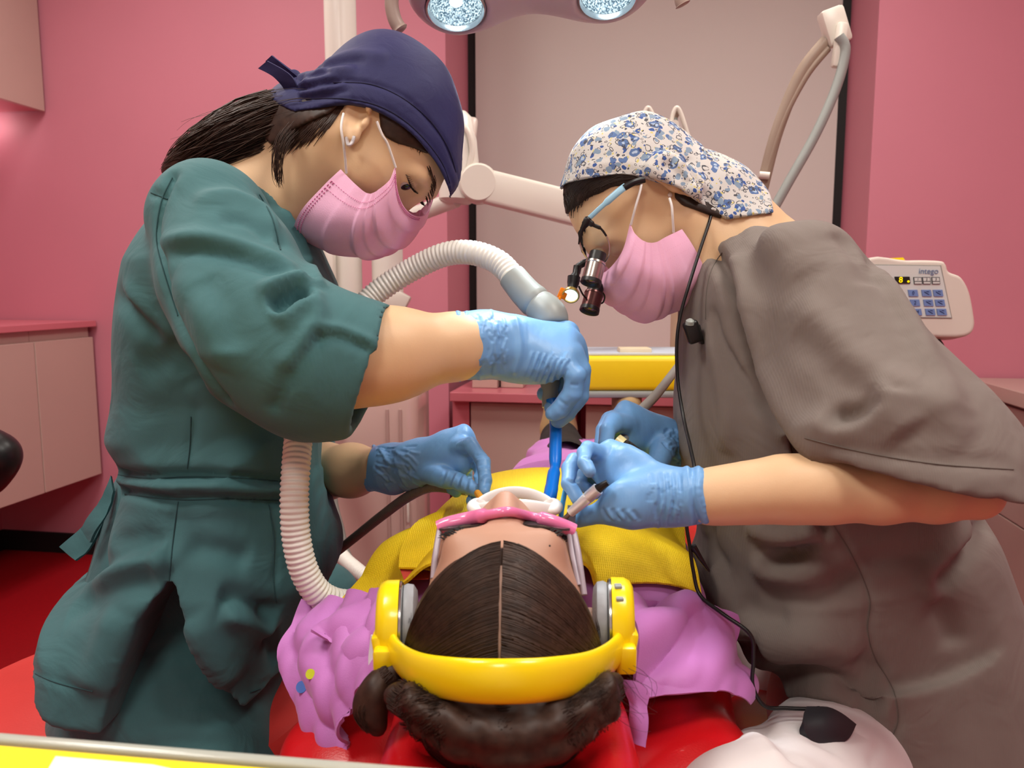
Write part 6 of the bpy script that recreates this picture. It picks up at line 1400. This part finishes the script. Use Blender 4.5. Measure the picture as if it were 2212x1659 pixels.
# ------------------------------------------------------------------ headphones
hpz = thing('headphones', at(1090, 1467, 0.495), "yellow over-ear headphones with grey cushions on the patient's head", 'headphones')
band = [Vector(tuple(p)) for p in spline(P3([(846, 1362, .604), (856, 1412, .570), (905, 1450, .525), (990, 1468, .492), (1092, 1472, .482), (1195, 1466, .492), (1280, 1446, .525), (1330, 1408, .570), (1345, 1368, .604)]), 8)]
n_ = len(band); MB().tube(band, [0.0105 + 0.0042 * math.sin(math.pi * i / (n_ - 1)) ** 0.6 for i in range(n_)], 24, True, 0.42, up0=(0, -0.2, 1)).build('headband', YELP, hpz, smooth=True)
CUSH = mat('grey_leatherette', (150, 152, 156), 0.45, noise=0.03, nscale=40, bump=0.3, bscale=120)
for s, c, cyr in ((-1, at(893, 1346, .612), 0.036), (1, at(1290, 1340, .612), 0.034)):
    ax_ = Vector((s, -0.10, 0.02)).normalized()
    MB()._lathe(c - ax_ * 0.004, ax_, [(0.0, 0.016), (0.001, 0.026), (0.004, 0.0305), (0.009, 0.0315), (0.012, 0.030), (0.0125, 0.02)], 40, True).build('ear_cushion', CUSH, hpz, smooth=True)
    MB()._lathe(c + ax_ * 0.0085, ax_, [(0.0, 0.0318), (0.001, 0.0335), (0.0025, 0.0335), (0.003, 0.032)], 40, True).build('chrome_ring', STEEL, hpz, smooth=True)
    sh = MB()._lathe(c + ax_ * 0.0115, ax_, [(0.0, 0.032), (0.0, 0.0345), (0.010, 0.0345), (0.015, 0.032), (0.0175, 0.027), (0.018, 0.02), (0.018, 0.001)], 48, True).build('ear_cup', YELP, hpz, smooth=True, angle=50)
    e_ = c + ax_ * 0.020; 
    MB().box(e_ + Vector((s * 0.001, -0.022, -0.012)), (0.012, 0.022, 0.032), Matrix.Rotation(s * 0.15, 3, 'Y'), 0.003).build('hinge', YELP, hpz, smooth=True)
    MB().box(e_ + Vector((-s * 0.002, -0.036, -0.014)), (0.016, 0.014, 0.022), None, 0.003).build('slider', YELP, hpz, smooth=True)
    MB().box(e_ + Vector((s * 0.0045, -0.010, -0.016)), (0.004, 0.010, 0.018), None, 0.001).build('hinge_slot', mat('amber_plastic', (214, 130, 20), 0.4, noise=0.02, nscale=20), hpz)
    if s < 0: MB()._lathe(e_ + Vector((-0.003, -0.02, -0.006)), (-1, 0, 0), [(0, 0.009), (0.003, 0.011), (0.004, 0.009), (0.005, 0.004)], 12).build('dial', YELP, hpz, smooth=False)
    if s > 0:
        for k in range(2): MB().box(c + ax_ * 0.015 + Vector((0.0, -0.010 - 0.010 * k, 0.033 - 0.006 * k)), (0.006, 0.007, 0.003), None, 0.001).build('button', GREYP, hpz)

# ------------------------------------------------------------------ goggles, retractor, instruments
go = thing('goggles', at(1100, 1110, .66), "pink framed safety goggles on the patient's face", 'goggles')
PINKG = mat('pink_goggle_plastic', (226, 120, 168), 0.22, noise=0.03, nscale=60, coat=0.4)
bar = [Vector(tuple(p)) for p in spline([(fhp.hit(a, b) or at(a, b, .64)) * 1.0 + Vector((0, -0.010, 0.004)) if 980 < a < 1210 else at(a, b, .625) for a, b in ((948, 1140), (970, 1131), (1020, 1122), (1064, 1113), (1100, 1108), (1140, 1117), (1185, 1128), (1222, 1139), (1240, 1147))], 7)]
n_ = len(bar); MB().tube(bar, [0.0060 if abs(i - n_ / 2) > 10 else 0.0040 for i in range(n_)], 16, True, 1.1).build('frame', PINKG, go, smooth=True)
for s, L in ((0, [(950, 1142, .622), (942, 1190, .607), (936, 1250, .592)]), (1, [(1240, 1150, .622), (1250, 1200, .607), (1262, 1285, .588)]), (1, [(1228, 1140, .625), (1236, 1190, .612), (1250, 1265, .592)])):
    MB().tube(spline(P3(L), 6), 0.0024, 10).build('temple', mat('lilac_temple', (168, 158, 170), 0.3, noise=0.02, nscale=40), go, smooth=True)
CLEAR = mat('clear_plastic', (235, 238, 242), 0.04, trans=0.95, ior=1.4, noise=0.01, nscale=20)
for s in (-1, 1):
    ce = HP.p(0.093, 0.002, 0.0) + Vector((s * 0.031, 0, 0)); ov = [ce + Vector((0.024 * math.cos(a), 0.016 * math.sin(a), -0.006 * abs(math.cos(a)) * (1 if s * math.cos(a) > 0 else 0))) for a in np.linspace(0, 2 * math.pi, 25)[:-1]]
    MB().prism(ov, (0, 0, 0.0018)).build('lens', CLEAR, go)
MB().tube(spline(P3([(1205, 1128, .645), (1230, 1128, .65), (1236, 1140, .64)]), 5), 0.001, 8).build('side_vent', CLEAR, go)

ret = thing('lip_retractor', at(1115, 1098, .72), "white plastic lip retractor holding the patient's mouth open", 'retractor')
WHITER = mat('white_plastic_gloss', (240, 240, 238), 0.25, noise=0.01, nscale=20)
rc = at(1112, 1096, .715); rv = []
for a in np.linspace(0.15 * math.pi, 1.85 * math.pi, 44):
    rv.append(rc + Vector((0.0375 * -math.sin(a - math.pi / 2) if 0 else 0.0375 * math.cos(a), 0.024 * math.sin(a), 0.008 - 0.010 * abs(math.cos(a)) ** 2)))
MB().tube(rv, 0.0065, 14, True, 0.35, up0=(0, 0, 1)).build('ring', WHITER, ret, smooth=True)
for s in (-1, 1): MB().ell if False else None
for s in (-1, 1):
    fw_ = field([rc + Vector((s * 0.036, 0, 0))], 0.03, 0.0016); fw_.ell(rc + Vector((s * 0.033, -0.001, 0.001)), (0.012, 0.017, 0.0075), None, 0.0); fw_.ell(rc + Vector((s * 0.026, 0, 0.004)), (0.010, 0.012, 0.008), None, 0.003, 's')
    sdf_obj('wing', fw_, WHITER, ret)
# high volume suction: blue tip, grey handle, ribbed hose
su = thing('suction_handpiece', at(1195, 900, .86), 'blue suction tip on grey handle with long ribbed hose held over the mouth', 'suction tube')
BLUET = mat('blue_tip_plastic', (10, 118, 224), 0.3, noise=0.02, nscale=30, sss=0.05)
MB().tube(spline(P3([(1192, 862, .872), (1200, 910, .862), (1200, 960, .840), (1199, 1005, .818), (1195, 1030, .80), (1192, 1050, .788), (1186, 1085, .765), (1182, 1115, .745)]), 5), [0.0068] * 14 + [0.0064, 0.0056, 0.0050, 0.0056] + [0.0066] * 8 + [0.0070] * 10, 20, True).build('suction_tip', BLUET, su, smooth=True)
MB().tube(spline(P3([(1188, 690, .895), (1190, 760, .892), (1188, 820, .886), (1189, 880, .876)]), 6), [0.0125] * 6 + [0.011] * 8 + [0.0095] * 5, 24).build('handle', GREYP, su, smooth=True)
elb = [Vector(tuple(p)) for p in spline(P3([(1105, 596, .93), (1135, 632, .92), (1165, 660, .91), (1186, 680, .90), (1192, 705, .895)]), 6)]
MB().tube(elb, [0.0165, 0.0168, 0.017, 0.0172, 0.0175, 0.0178, 0.018, 0.0182, 0.0185, 0.019, 0.0192, 0.0178, 0.0192, 0.0195, 0.0198, 0.02, 0.0202, 0.0203, 0.0204, 0.0204, 0.0203, 0.020, 0.0195, 0.018, 0.015][:len(elb)], 28).build('swivel_elbow', GREYP, su, smooth=True)
RIB = mat('ribbed_hose_plastic', (228, 226, 218), 0.35, noise=0.02, nscale=30)
def ribbed(name, path, r, pitch, par, m, amp=0.09, seg=22):
    P = np.array([tuple(p) for p in spline(path, 14)]); L = np.concatenate([[0], np.cumsum(np.linalg.norm(np.diff(P, axis=0), axis=1))]); n = int(L[-1] / pitch) * 6
    Q_ = np.stack([np.interp(np.linspace(0, L[-1], n), L, P[:, j]) for j in range(3)], 1)
    pr = [1, 1 - amp * .4, 1 - amp, 1 - amp, 1 - amp * .4, 1]
    return MB().tube([Vector(q) for q in Q_], [r * pr[i % 6] for i in range(n)], seg).build(name, m, par, smooth=True, angle=80)
ribbed('ribbed_hose', P3([(1110, 602, .93), (1075, 566, .945), (1020, 546, .96), (960, 550, .975), (890, 582, .985), (830, 620, .985), (790, 655, .98), (740, 720, .96), (690, 800, .92), (660, 870, .875), (648, 920, .835), (640, 1000, .805), (636, 1080, .79), (640, 1160, .785), (656, 1230, .785), (684, 1278, .79), (722, 1300, .80), (770, 1306, .82), (820, 1320, .85)]), 0.0150, 0.0055, su, RIB)
# saliva ejector hose and tubes hanging behind
sh_ = thing('saliva_ejector', at(970, 1058, .93), 'thin dark grey ejector hose running back from the left glove', 'suction tube')
ribbed('hose', P3([(985, 1056, .915), (930, 1052, .94), (880, 1074, .97), (820, 1118, 1.02), (760, 1166, 1.08), (700, 1214, 1.15), (640, 1260, 1.25)]), 0.0068, 0.004, sh_, mat('dark_tubing', (128, 122, 110), 0.4, noise=0.04, nscale=40), 0.04, 14)
MB().tube(P3([(984, 1056, .917), (1010, 1060, .905)]), 0.006, 14).build('ferrule', GREYP, sh_, smooth=True)
ribbed('ribbed_hose', P3([(690, 900, 1.905), (692, 1000, 1.80), (696, 1080, 1.70), (712, 1150, 1.65), (738, 1200, 1.58), (775, 1235, 1.50), (820, 1270, 1.45)]), 0.0155, 0.006, un, RIB)
MB().tube(spline(P3([(716, 900, 1.91), (718, 1000, 1.80), (722, 1080, 1.76), (736, 1140, 1.72), (752, 1200, 1.68), (790, 1260, 1.6)]), 8), 0.008, 14).build('water_hose', GREYT, un, smooth=True)
# cotton roll in the pinch
MB().tube(P3([(1031, 1064, .80), (1040, 1078, .785), (1051, 1090, .775)]), [0.0034, 0.0040, 0.0040], 14).build('swab', mat('amber_cotton', (240, 176, 60), 0.6, noise=0.06, nscale=90)); tag(bpy.data.objects['swab'], 'small amber tipped swab pinched between gloved thumb and finger', 'swab')
# mirror handle held by the near glove
mi = thing('dental_mirror', at(1280, 1075, .70), 'silver dental mirror handle with black end held in the near glove', 'dental mirror')
ma, mb_ = at(1292, 1056, .690), at(1232, 1108, .700)
MB().tube([ma, ma + (mb_ - ma) * 0.34, ma + (mb_ - ma) * 0.36, ma + (mb_ - ma) * 0.40, mb_], [0.0056, 0.0056, 0.0050, 0.0054, 0.0042], 20).build('handle', mat('bright_steel', (228, 234, 238), 0.3, metal=0.6, noise=0.03, nscale=60), mi, smooth=True)
MB().tube([at(1313, 1042, .687), at(1302, 1049, .688), ma + (mb_ - ma) * 0.02], [0.0028, 0.0034, 0.0045], 16).build('end_cap', BLACK, mi, smooth=True)
MB().tube(spline([mb_, at(1222, 1118, .705), at(1205, 1128, .715)], 6), 0.0022, 12).build('shank', STEEL, mi, smooth=True)
ck = thing('cheek_mirror', at(1215, 1110, .715), 'pale blue plastic strip beside the blue suction tip', 'strip')
MB().tube(spline(P3([(1222, 1055, .735), (1216, 1085, .728), (1212, 1115, .722), (1212, 1140, .715)]), 6), 0.0045, 14, True, 0.45).build('strip', mat('pale_blue_plastic', (90, 180, 232), 0.3, noise=0.02, nscale=30), ck, smooth=True)
MB().tube(spline(P3([(1236, 1092, .712), (1234, 1115, .71), (1232, 1140, .708)]), 6), 0.0042, 14, True, 0.3).build('clear_edge', mat('smoky_plastic', (110, 122, 140), 0.15, noise=0.02, nscale=30), ck, smooth=True)
# handpiece in the far glove, with its hose
hp2 = thing('handpiece', at(1365, 980, .87), 'black and cream dental handpiece gripped in the far glove', 'handpiece')
d0, d1 = at(1328, 956, .875), at(1392, 1004, .86)
MB().tube([d0, d0 + (d1 - d0) * 0.22], 0.0112, 24).build('ring', mat('cream_ring', (236, 222, 160), 0.3, noise=0.02, nscale=20), hp2, smooth=True)
MB().tube([d0 + (d1 - d0) * 0.22, d0 + (d1 - d0) * 0.3, d0 + (d1 - d0) * 0.8, d1], [0.0105, 0.0118, 0.0118, 0.009], 24).build('barrel', mat('speckled_black', (40, 40, 38), 0.25, noise=0.8, nscale=400), hp2, smooth=True)
MB().tube(spline(P3([(1340, 958, .90), (1378, 895, 1.0), (1420, 850, 1.12), (1470, 785, 1.3), (1510, 730, 1.5), (1560, 700, 1.75)]), 8), 0.0068, 16).build('hose', GREYT, hp2, smooth=True)

# ------------------------------------------------------------------ loupes, cable, microphone, battery clip
lo_ = thing('loupes', at(1275, 600, .93), 'black framed magnifying loupes with headlight worn over the printed cap side', 'loupes')
BLU = mat('pale_blue_temple', (150, 196, 220), 0.35, noise=0.01, nscale=20)
MB().tube(spline(P3([(1272, 472, .905), (1300, 446, .897), (1335, 415, .893), (1352, 402, .895)]), 6), [0.0030] * 8 + [0.0042] * 11, 12, True, 0.5).build('temple', BLU, lo_, smooth=True)
MB().tube(spline(P3([(1348, 406, .893), (1370, 394, .895), (1392, 388, .90)]), 6), 0.0036, 12, True, 0.6).build('temple_tip', BLACK, lo_, smooth=True)
Mtxt = Matrix.Translation(at(1300, 447, .893) + Vector((0, -0.002, 0))) @ Matrix.Rotation(math.radians(43), 4, Vector((0, -1, 0))) @ Matrix.Rotation(math.pi / 2, 4, 'X')
lens_c = [(1255, 500), (1272, 486), (1290, 488), (1306, 502), (1316, 528), (1314, 555), (1300, 572), (1284, 570), (1264, 552), (1252, 525)]
rim = [Vector(tuple(p)) for p in spline(P3([(a, b, .905) for a, b in lens_c]), 5, True)]
MB().tube(rim + rim[:1], 0.0009, 8, False).build('lens_rim', STEEL, lo_, smooth=True)
MB().prism(rim, (0.0, 0.0016, 0)).build('lens', mat('loupe_lens', (240, 240, 240), 0.02, trans=1.0, ior=1.05, noise=0.005, nscale=5), lo_)
MB().tube(spline(P3([(1274, 472, .904), (1266, 482, .903), (1256, 500, .903), (1250, 528, .904)]), 6), [0.0036, 0.0042, 0.0050, 0.0054, 0.0054, 0.0050, 0.0046, 0.0042, 0.0038, 0.0034, 0.0030, 0.0027, 0.0024, 0.0021, 0.0018, 0.0015, 0.0012, 0.0010, 0.0008], 12, True, 0.5).build('brow_frame', BLACK, lo_, smooth=True)
MB().tube(spline(P3([(1270, 478, .903), (1282, 486, .903), (1298, 494, .903), (1310, 510, .904)]), 6), [0.0040] + [0.0034] * 5 + [0.0022] * 6 + [0.0012] * 7, 12, True, 0.5).build('frame_arm', BLACK, lo_, smooth=True)
def barrel(p0, p1, m, nm):
    d = (p1 - p0).normalized(); L = (p1 - p0).length
    o = MB()._lathe(p0, d, [(0, 0.006), (L * .1, 0.0095), (L * .38, 0.0098), (L * .38, 0.0115), (L * .44, 0.0118), (L * .45, 0.0112), (L * .86, 0.0112), (L * .87, 0.0115), (L, 0.0115)], 32, False).build(nm, m, lo_, smooth=True, angle=30)
    MB()._lathe(p0 + d * (L * .1), d, [(0, 0.0096), (L * .27, 0.0100)], 32, False).build('barrel_sleeve', BLACK, o, smooth=True)
    MB()._lathe(p1 - d * 0.004, d, [(0.0, 0.0008), (0.0008, 0.0055), (0.001, 0.0075), (0.0032, 0.0095), (0.0046, 0.0114), (0.0048, 0.0120), (0.003, 0.0120), (0.0, 0.0118)], 32, False).build('objective', BLACK, o, smooth=True, angle=40)
    MB()._lathe(p1 - d * 0.0032, d, [(0.0, 0.0056), (0.001, 0.004), (0.0014, 0.0005)], 24, False).build('objective_lens', mat('dark_lens', (10, 14, 16), 0.03, noise=0.1, nscale=20, coat=1.0), o, smooth=True)
barrel(at(1294, 540, .905), at(1276, 612, .892), mat('brushed_silver', (176, 172, 166), 0.25, metal=1.0, noise=0.05, nscale=50), 'near_barrel')
barrel(at(1290, 610, .955), at(1273, 672, .940), mat('dark_copper', (96, 64, 62), 0.3, metal=0.9, noise=0.05, nscale=50), 'far_barrel')
MB().tube(P3([(1292, 560, .93), (1262, 568, .93), (1250, 575, .928), (1246, 590, .925)]), 0.0042, 12).build('bridge', BLACK, lo_, smooth=True)
MB().tube(P3([(1246, 574, .922), (1244, 590, .920), (1240, 604, .918)]), [0.0038, 0.0040, 0.0075], 16).build('light_mount', BLACK, lo_, smooth=True)
MB().tube(P3([(1240, 598, .918), (1238, 612, .916), (1236, 622, .914), (1233, 634, .912)]), [0.0075, 0.0070, 0.0055, 0.0075], 18).build('light_body', BLACK, lo_, smooth=True)
hd = (at(1230, 646, .905) - at(1238, 622, .914)).normalized(); hc2 = at(1233, 637, .908)
MB()._lathe(hc2 - hd * 0.002, (hd + Vector((0, -0.7, 0))).normalized(), [(0, 0.0095), (0.004, 0.0102), (0.0055, 0.0098), (0.0056, 0.0086), (0.004, 0.008)], 28, False).build('light_rim', mat('brass_rim', (196, 168, 96), 0.25, metal=0.8, noise=0.05, nscale=50), lo_, smooth=True)
MB()._lathe(hc2, (hd + Vector((0, -0.7, 0))).normalized(), [(0, 0.0084), (0.0015, 0.0078), (0.002, 0.0005)], 24, False).build('light_lens', mat('lit_headlight', (255, 255, 255), 0.3, emit=(226, 246, 255), estr=1.6), lo_, smooth=True)
MB().box(at(1216, 634, .908), (0.010, 0.004, 0.012), Matrix.Rotation(0.4, 3, 'Y'), 0.001).box(at(1206, 650, .906), (0.003, 0.004, 0.012), Matrix.Rotation(0.5, 3, 'Y'), 0.001).build('orange_filter', mat('orange_filter_plastic', (232, 130, 14), 0.2, noise=0.02, nscale=20), lo_, smooth=True)
MB().tube(spline(P3([(1250, 618, .93), (1262, 640, .935), (1280, 650, .95), (1300, 655, .955), (1306, 640, .955), (1296, 625, .95)]), 6), 0.0011, 8).build('light_wire', BLACK, lo_, smooth=True)
cb_ = MB().tube(spline(P3([(1538, 452, .915), (1532, 480, .905), (1512, 540, .89), (1490, 610, .875), (1470, 680, .87), (1462, 740, .865), (1464, 820, .86), (1476, 900, .84), (1492, 970, .80), (1500, 1020, .775), (1490, 1080, .76), (1483, 1130, .755), (1490, 1180, .75), (1497, 1230, .745), (1512, 1285, .735), (1560, 1325, .715), (1620, 1370, .70), (1628, 1420, .70), (1626, 1480, .70), (1652, 1525, .70), (1700, 1530, .70), (1770, 1532, .695)]), 8), 0.0019, 10).build('cable', BLACK, lo_, smooth=True)
MB().tube(P3([(1530, 448, .92), (1542, 462, .915)]), 0.0045, 12).build('cable_clip', GREYP, lo_, smooth=True)
MB().tube(P3([(1497, 1180, .748), (1512, 1205, .75), (1532, 1234, .755)]), [0.0035, 0.0028, 0.0012], 10).build('cable_tail', BLACK, lo_, smooth=True)
mc = thing('microphone', at(1498, 718, .865), 'small black clip-on microphone on the taupe shirt front', 'microphone')
MB().box(at(1496, 717, .862), (0.017, 0.014, 0.025), Matrix.Rotation(-0.35, 3, 'Y'), 0.004, 3).build('body', BLACK, mc, smooth=True)
MB().box(at(1511, 722, .868), (0.004, 0.012, 0.022), Matrix.Rotation(-0.25, 3, 'Y'), 0.001).build('clip', BLACKM, mc, smooth=True)
MB().lathe(at(1490, 700, .858), (0, -0.4, 1), [(0, 0.005), (0.004, 0.0045), (0.006, 0.002)], 16).build('wind_screen', GREYP, mc, smooth=True)
bp_ = thing('battery_clip', at(1780, 1570, .70), 'black rubber battery flap hanging over the white trousers', 'battery pack')
cloth('flap', [[(1740, 1536, .69), (1790, 1538, .69), (1836, 1566, .70)], [(1732, 1562, .675), (1785, 1568, .675), (1822, 1590, .685)], [(1726, 1585, .665), (1760, 1612, .665), (1800, 1606, .675)], [(1752, 1622, .66), (1762, 1634, .66), (1775, 1622, .665)]], mat('black_rubber', (30, 31, 36), 0.55, noise=0.05, nscale=20), bp_, 0.001, 3, 0.006)
MB().tube(P3([(1765, 1532, .69), (1775, 1545, .69), (1790, 1540, .69)]), 0.004, 12).build('clip', BLACK, bp_, smooth=True)

# ------------------------------------------------------------------ foreground tray and black stool
tz = 0.845
ta, tb = on_z(0, 1580, tz), on_z(935, 1657, tz); dx_ = (tb - ta).normalized(); dy_ = Vector((-dx_.y, dx_.x, 0)) * -1
if dy_.y > 0: dy_ = -dy_
cart = thing('side_tray', (ta + tb) / 2 + dy_ * 0.12 - Vector((0, 0, tz)), 'clear rimmed instrument tray with yellow sheet in front of the chair', 'tray')
c0 = ta - dx_ * 0.30; Lx = (tb - c0).length + 0.02; Mt_ = Matrix((dx_, dy_, Vector((0, 0, 1)))).transposed()
def tbx(x0, x1, y0, y1, z0, z1, bev=0.0): return MB().box(c0 + dx_ * ((x0 + x1) / 2) + dy_ * ((y0 + y1) / 2) + Vector((0, 0, (z0 + z1) / 2 - tz)), (x1 - x0, y1 - y0, z1 - z0), Mt_, bev, 3)
RIMM = mat('frosted_clear_rim', (206, 210, 198), 0.15, trans=0.35, noise=0.02, nscale=30)
tbx(0, Lx, 0, 0.30, tz - 0.022, tz - 0.014, 0.003).build('base', WHITEP, cart, smooth=True)
tbx(0.01, Lx - 0.012, 0.010, 0.288, tz - 0.0138, tz - 0.0015, 0.001).build('yellow_sheet', mat('yellow_sheet', (250, 222, 20), 0.55, noise=0.03, nscale=20), cart, smooth=True)
for (a, b, c, d) in ((0, Lx, 0, 0.0075), (0, Lx, 0.292, 0.30), (0, 0.008, 0.008, 0.292), (Lx - 0.008, Lx, 0.008, 0.292)): tbx(a, b, c, d, tz - 0.014, tz, 0.002).build('rim', RIMM, cart, smooth=True)
MB().tube([c0 + dx_ * 0.25 + dy_ * 0.15 + Vector((0, 0, -0.022)), c0 + dx_ * 0.25 + dy_ * 0.15 + Vector((0, 0, -tz + 0.04))], 0.018, 20).build('column', STEEL, cart, smooth=True)
for a in range(4):
    e_ = c0 + dx_ * 0.25 + dy_ * 0.15; e_.z = 0.04; q = e_ + Vector((.19 * math.cos(a * 1.571 + .78), .19 * math.sin(a * 1.571 + .78), -0.02)); MB().tube([e_, q], 0.014, 12).build('foot', STEEL, cart, smooth=True)
    bm_ = bmesh.new(); bmesh.ops.create_uvsphere(bm_, u_segments=16, v_segments=10, radius=0.02); [setattr(v, 'co', v.co + q) for v in bm_.verts]; MB().bm(bm_).build('caster', BLACK, cart, smooth=True)
pp_ = [on_z(120, 1632, tz), on_z(330, 1650, tz), on_z(560, 1700, tz), on_z(80, 1700, tz)]
tag(MB().prism([p + Vector((0, 0, -0.0014)) for p in pp_], (0, 0, 0.0010)).build('paper_sheet', mat('white_paper', (238, 234, 232), 0.8, noise=0.01, nscale=30)), 'white paper sheet lying on the yellow tray sheet', 'paper')
def bk_(o):
    f = field(P3([(-60, 930, 1.40), (40, 1060, 1.40)]), 0.12, 0.006); f.ell(at(-70, 1000, 1.42), (0.085, 0.05, 0.075), (Vector((1, 0, .1)), (0, 1, 0), Vector((-.1, 0, 1))), 0); f.cone(at(-50, 985, 1.42), at(5, 980, 1.42), 0.04, 0.026, 0.04)
    sdf_obj('backrest', f, BLACK, o, 2); MB().tube([at(-75, 1010, 1.44), Vector((at(-75, 1010, 1.44).x - .02, 1.48, 0.62)), Vector((at(-75, 1010, 1.44).x - .16, 1.48, 0.50))], 0.014, 12).build('back_bar', STEEL, o, smooth=True)
stool('task_stool', at(-75, 1010, 1.44).x - 0.22, 1.46, 0.56, BLACK, 'black stool with rounded backrest in front of the base cabinets', 0.19, bk_)
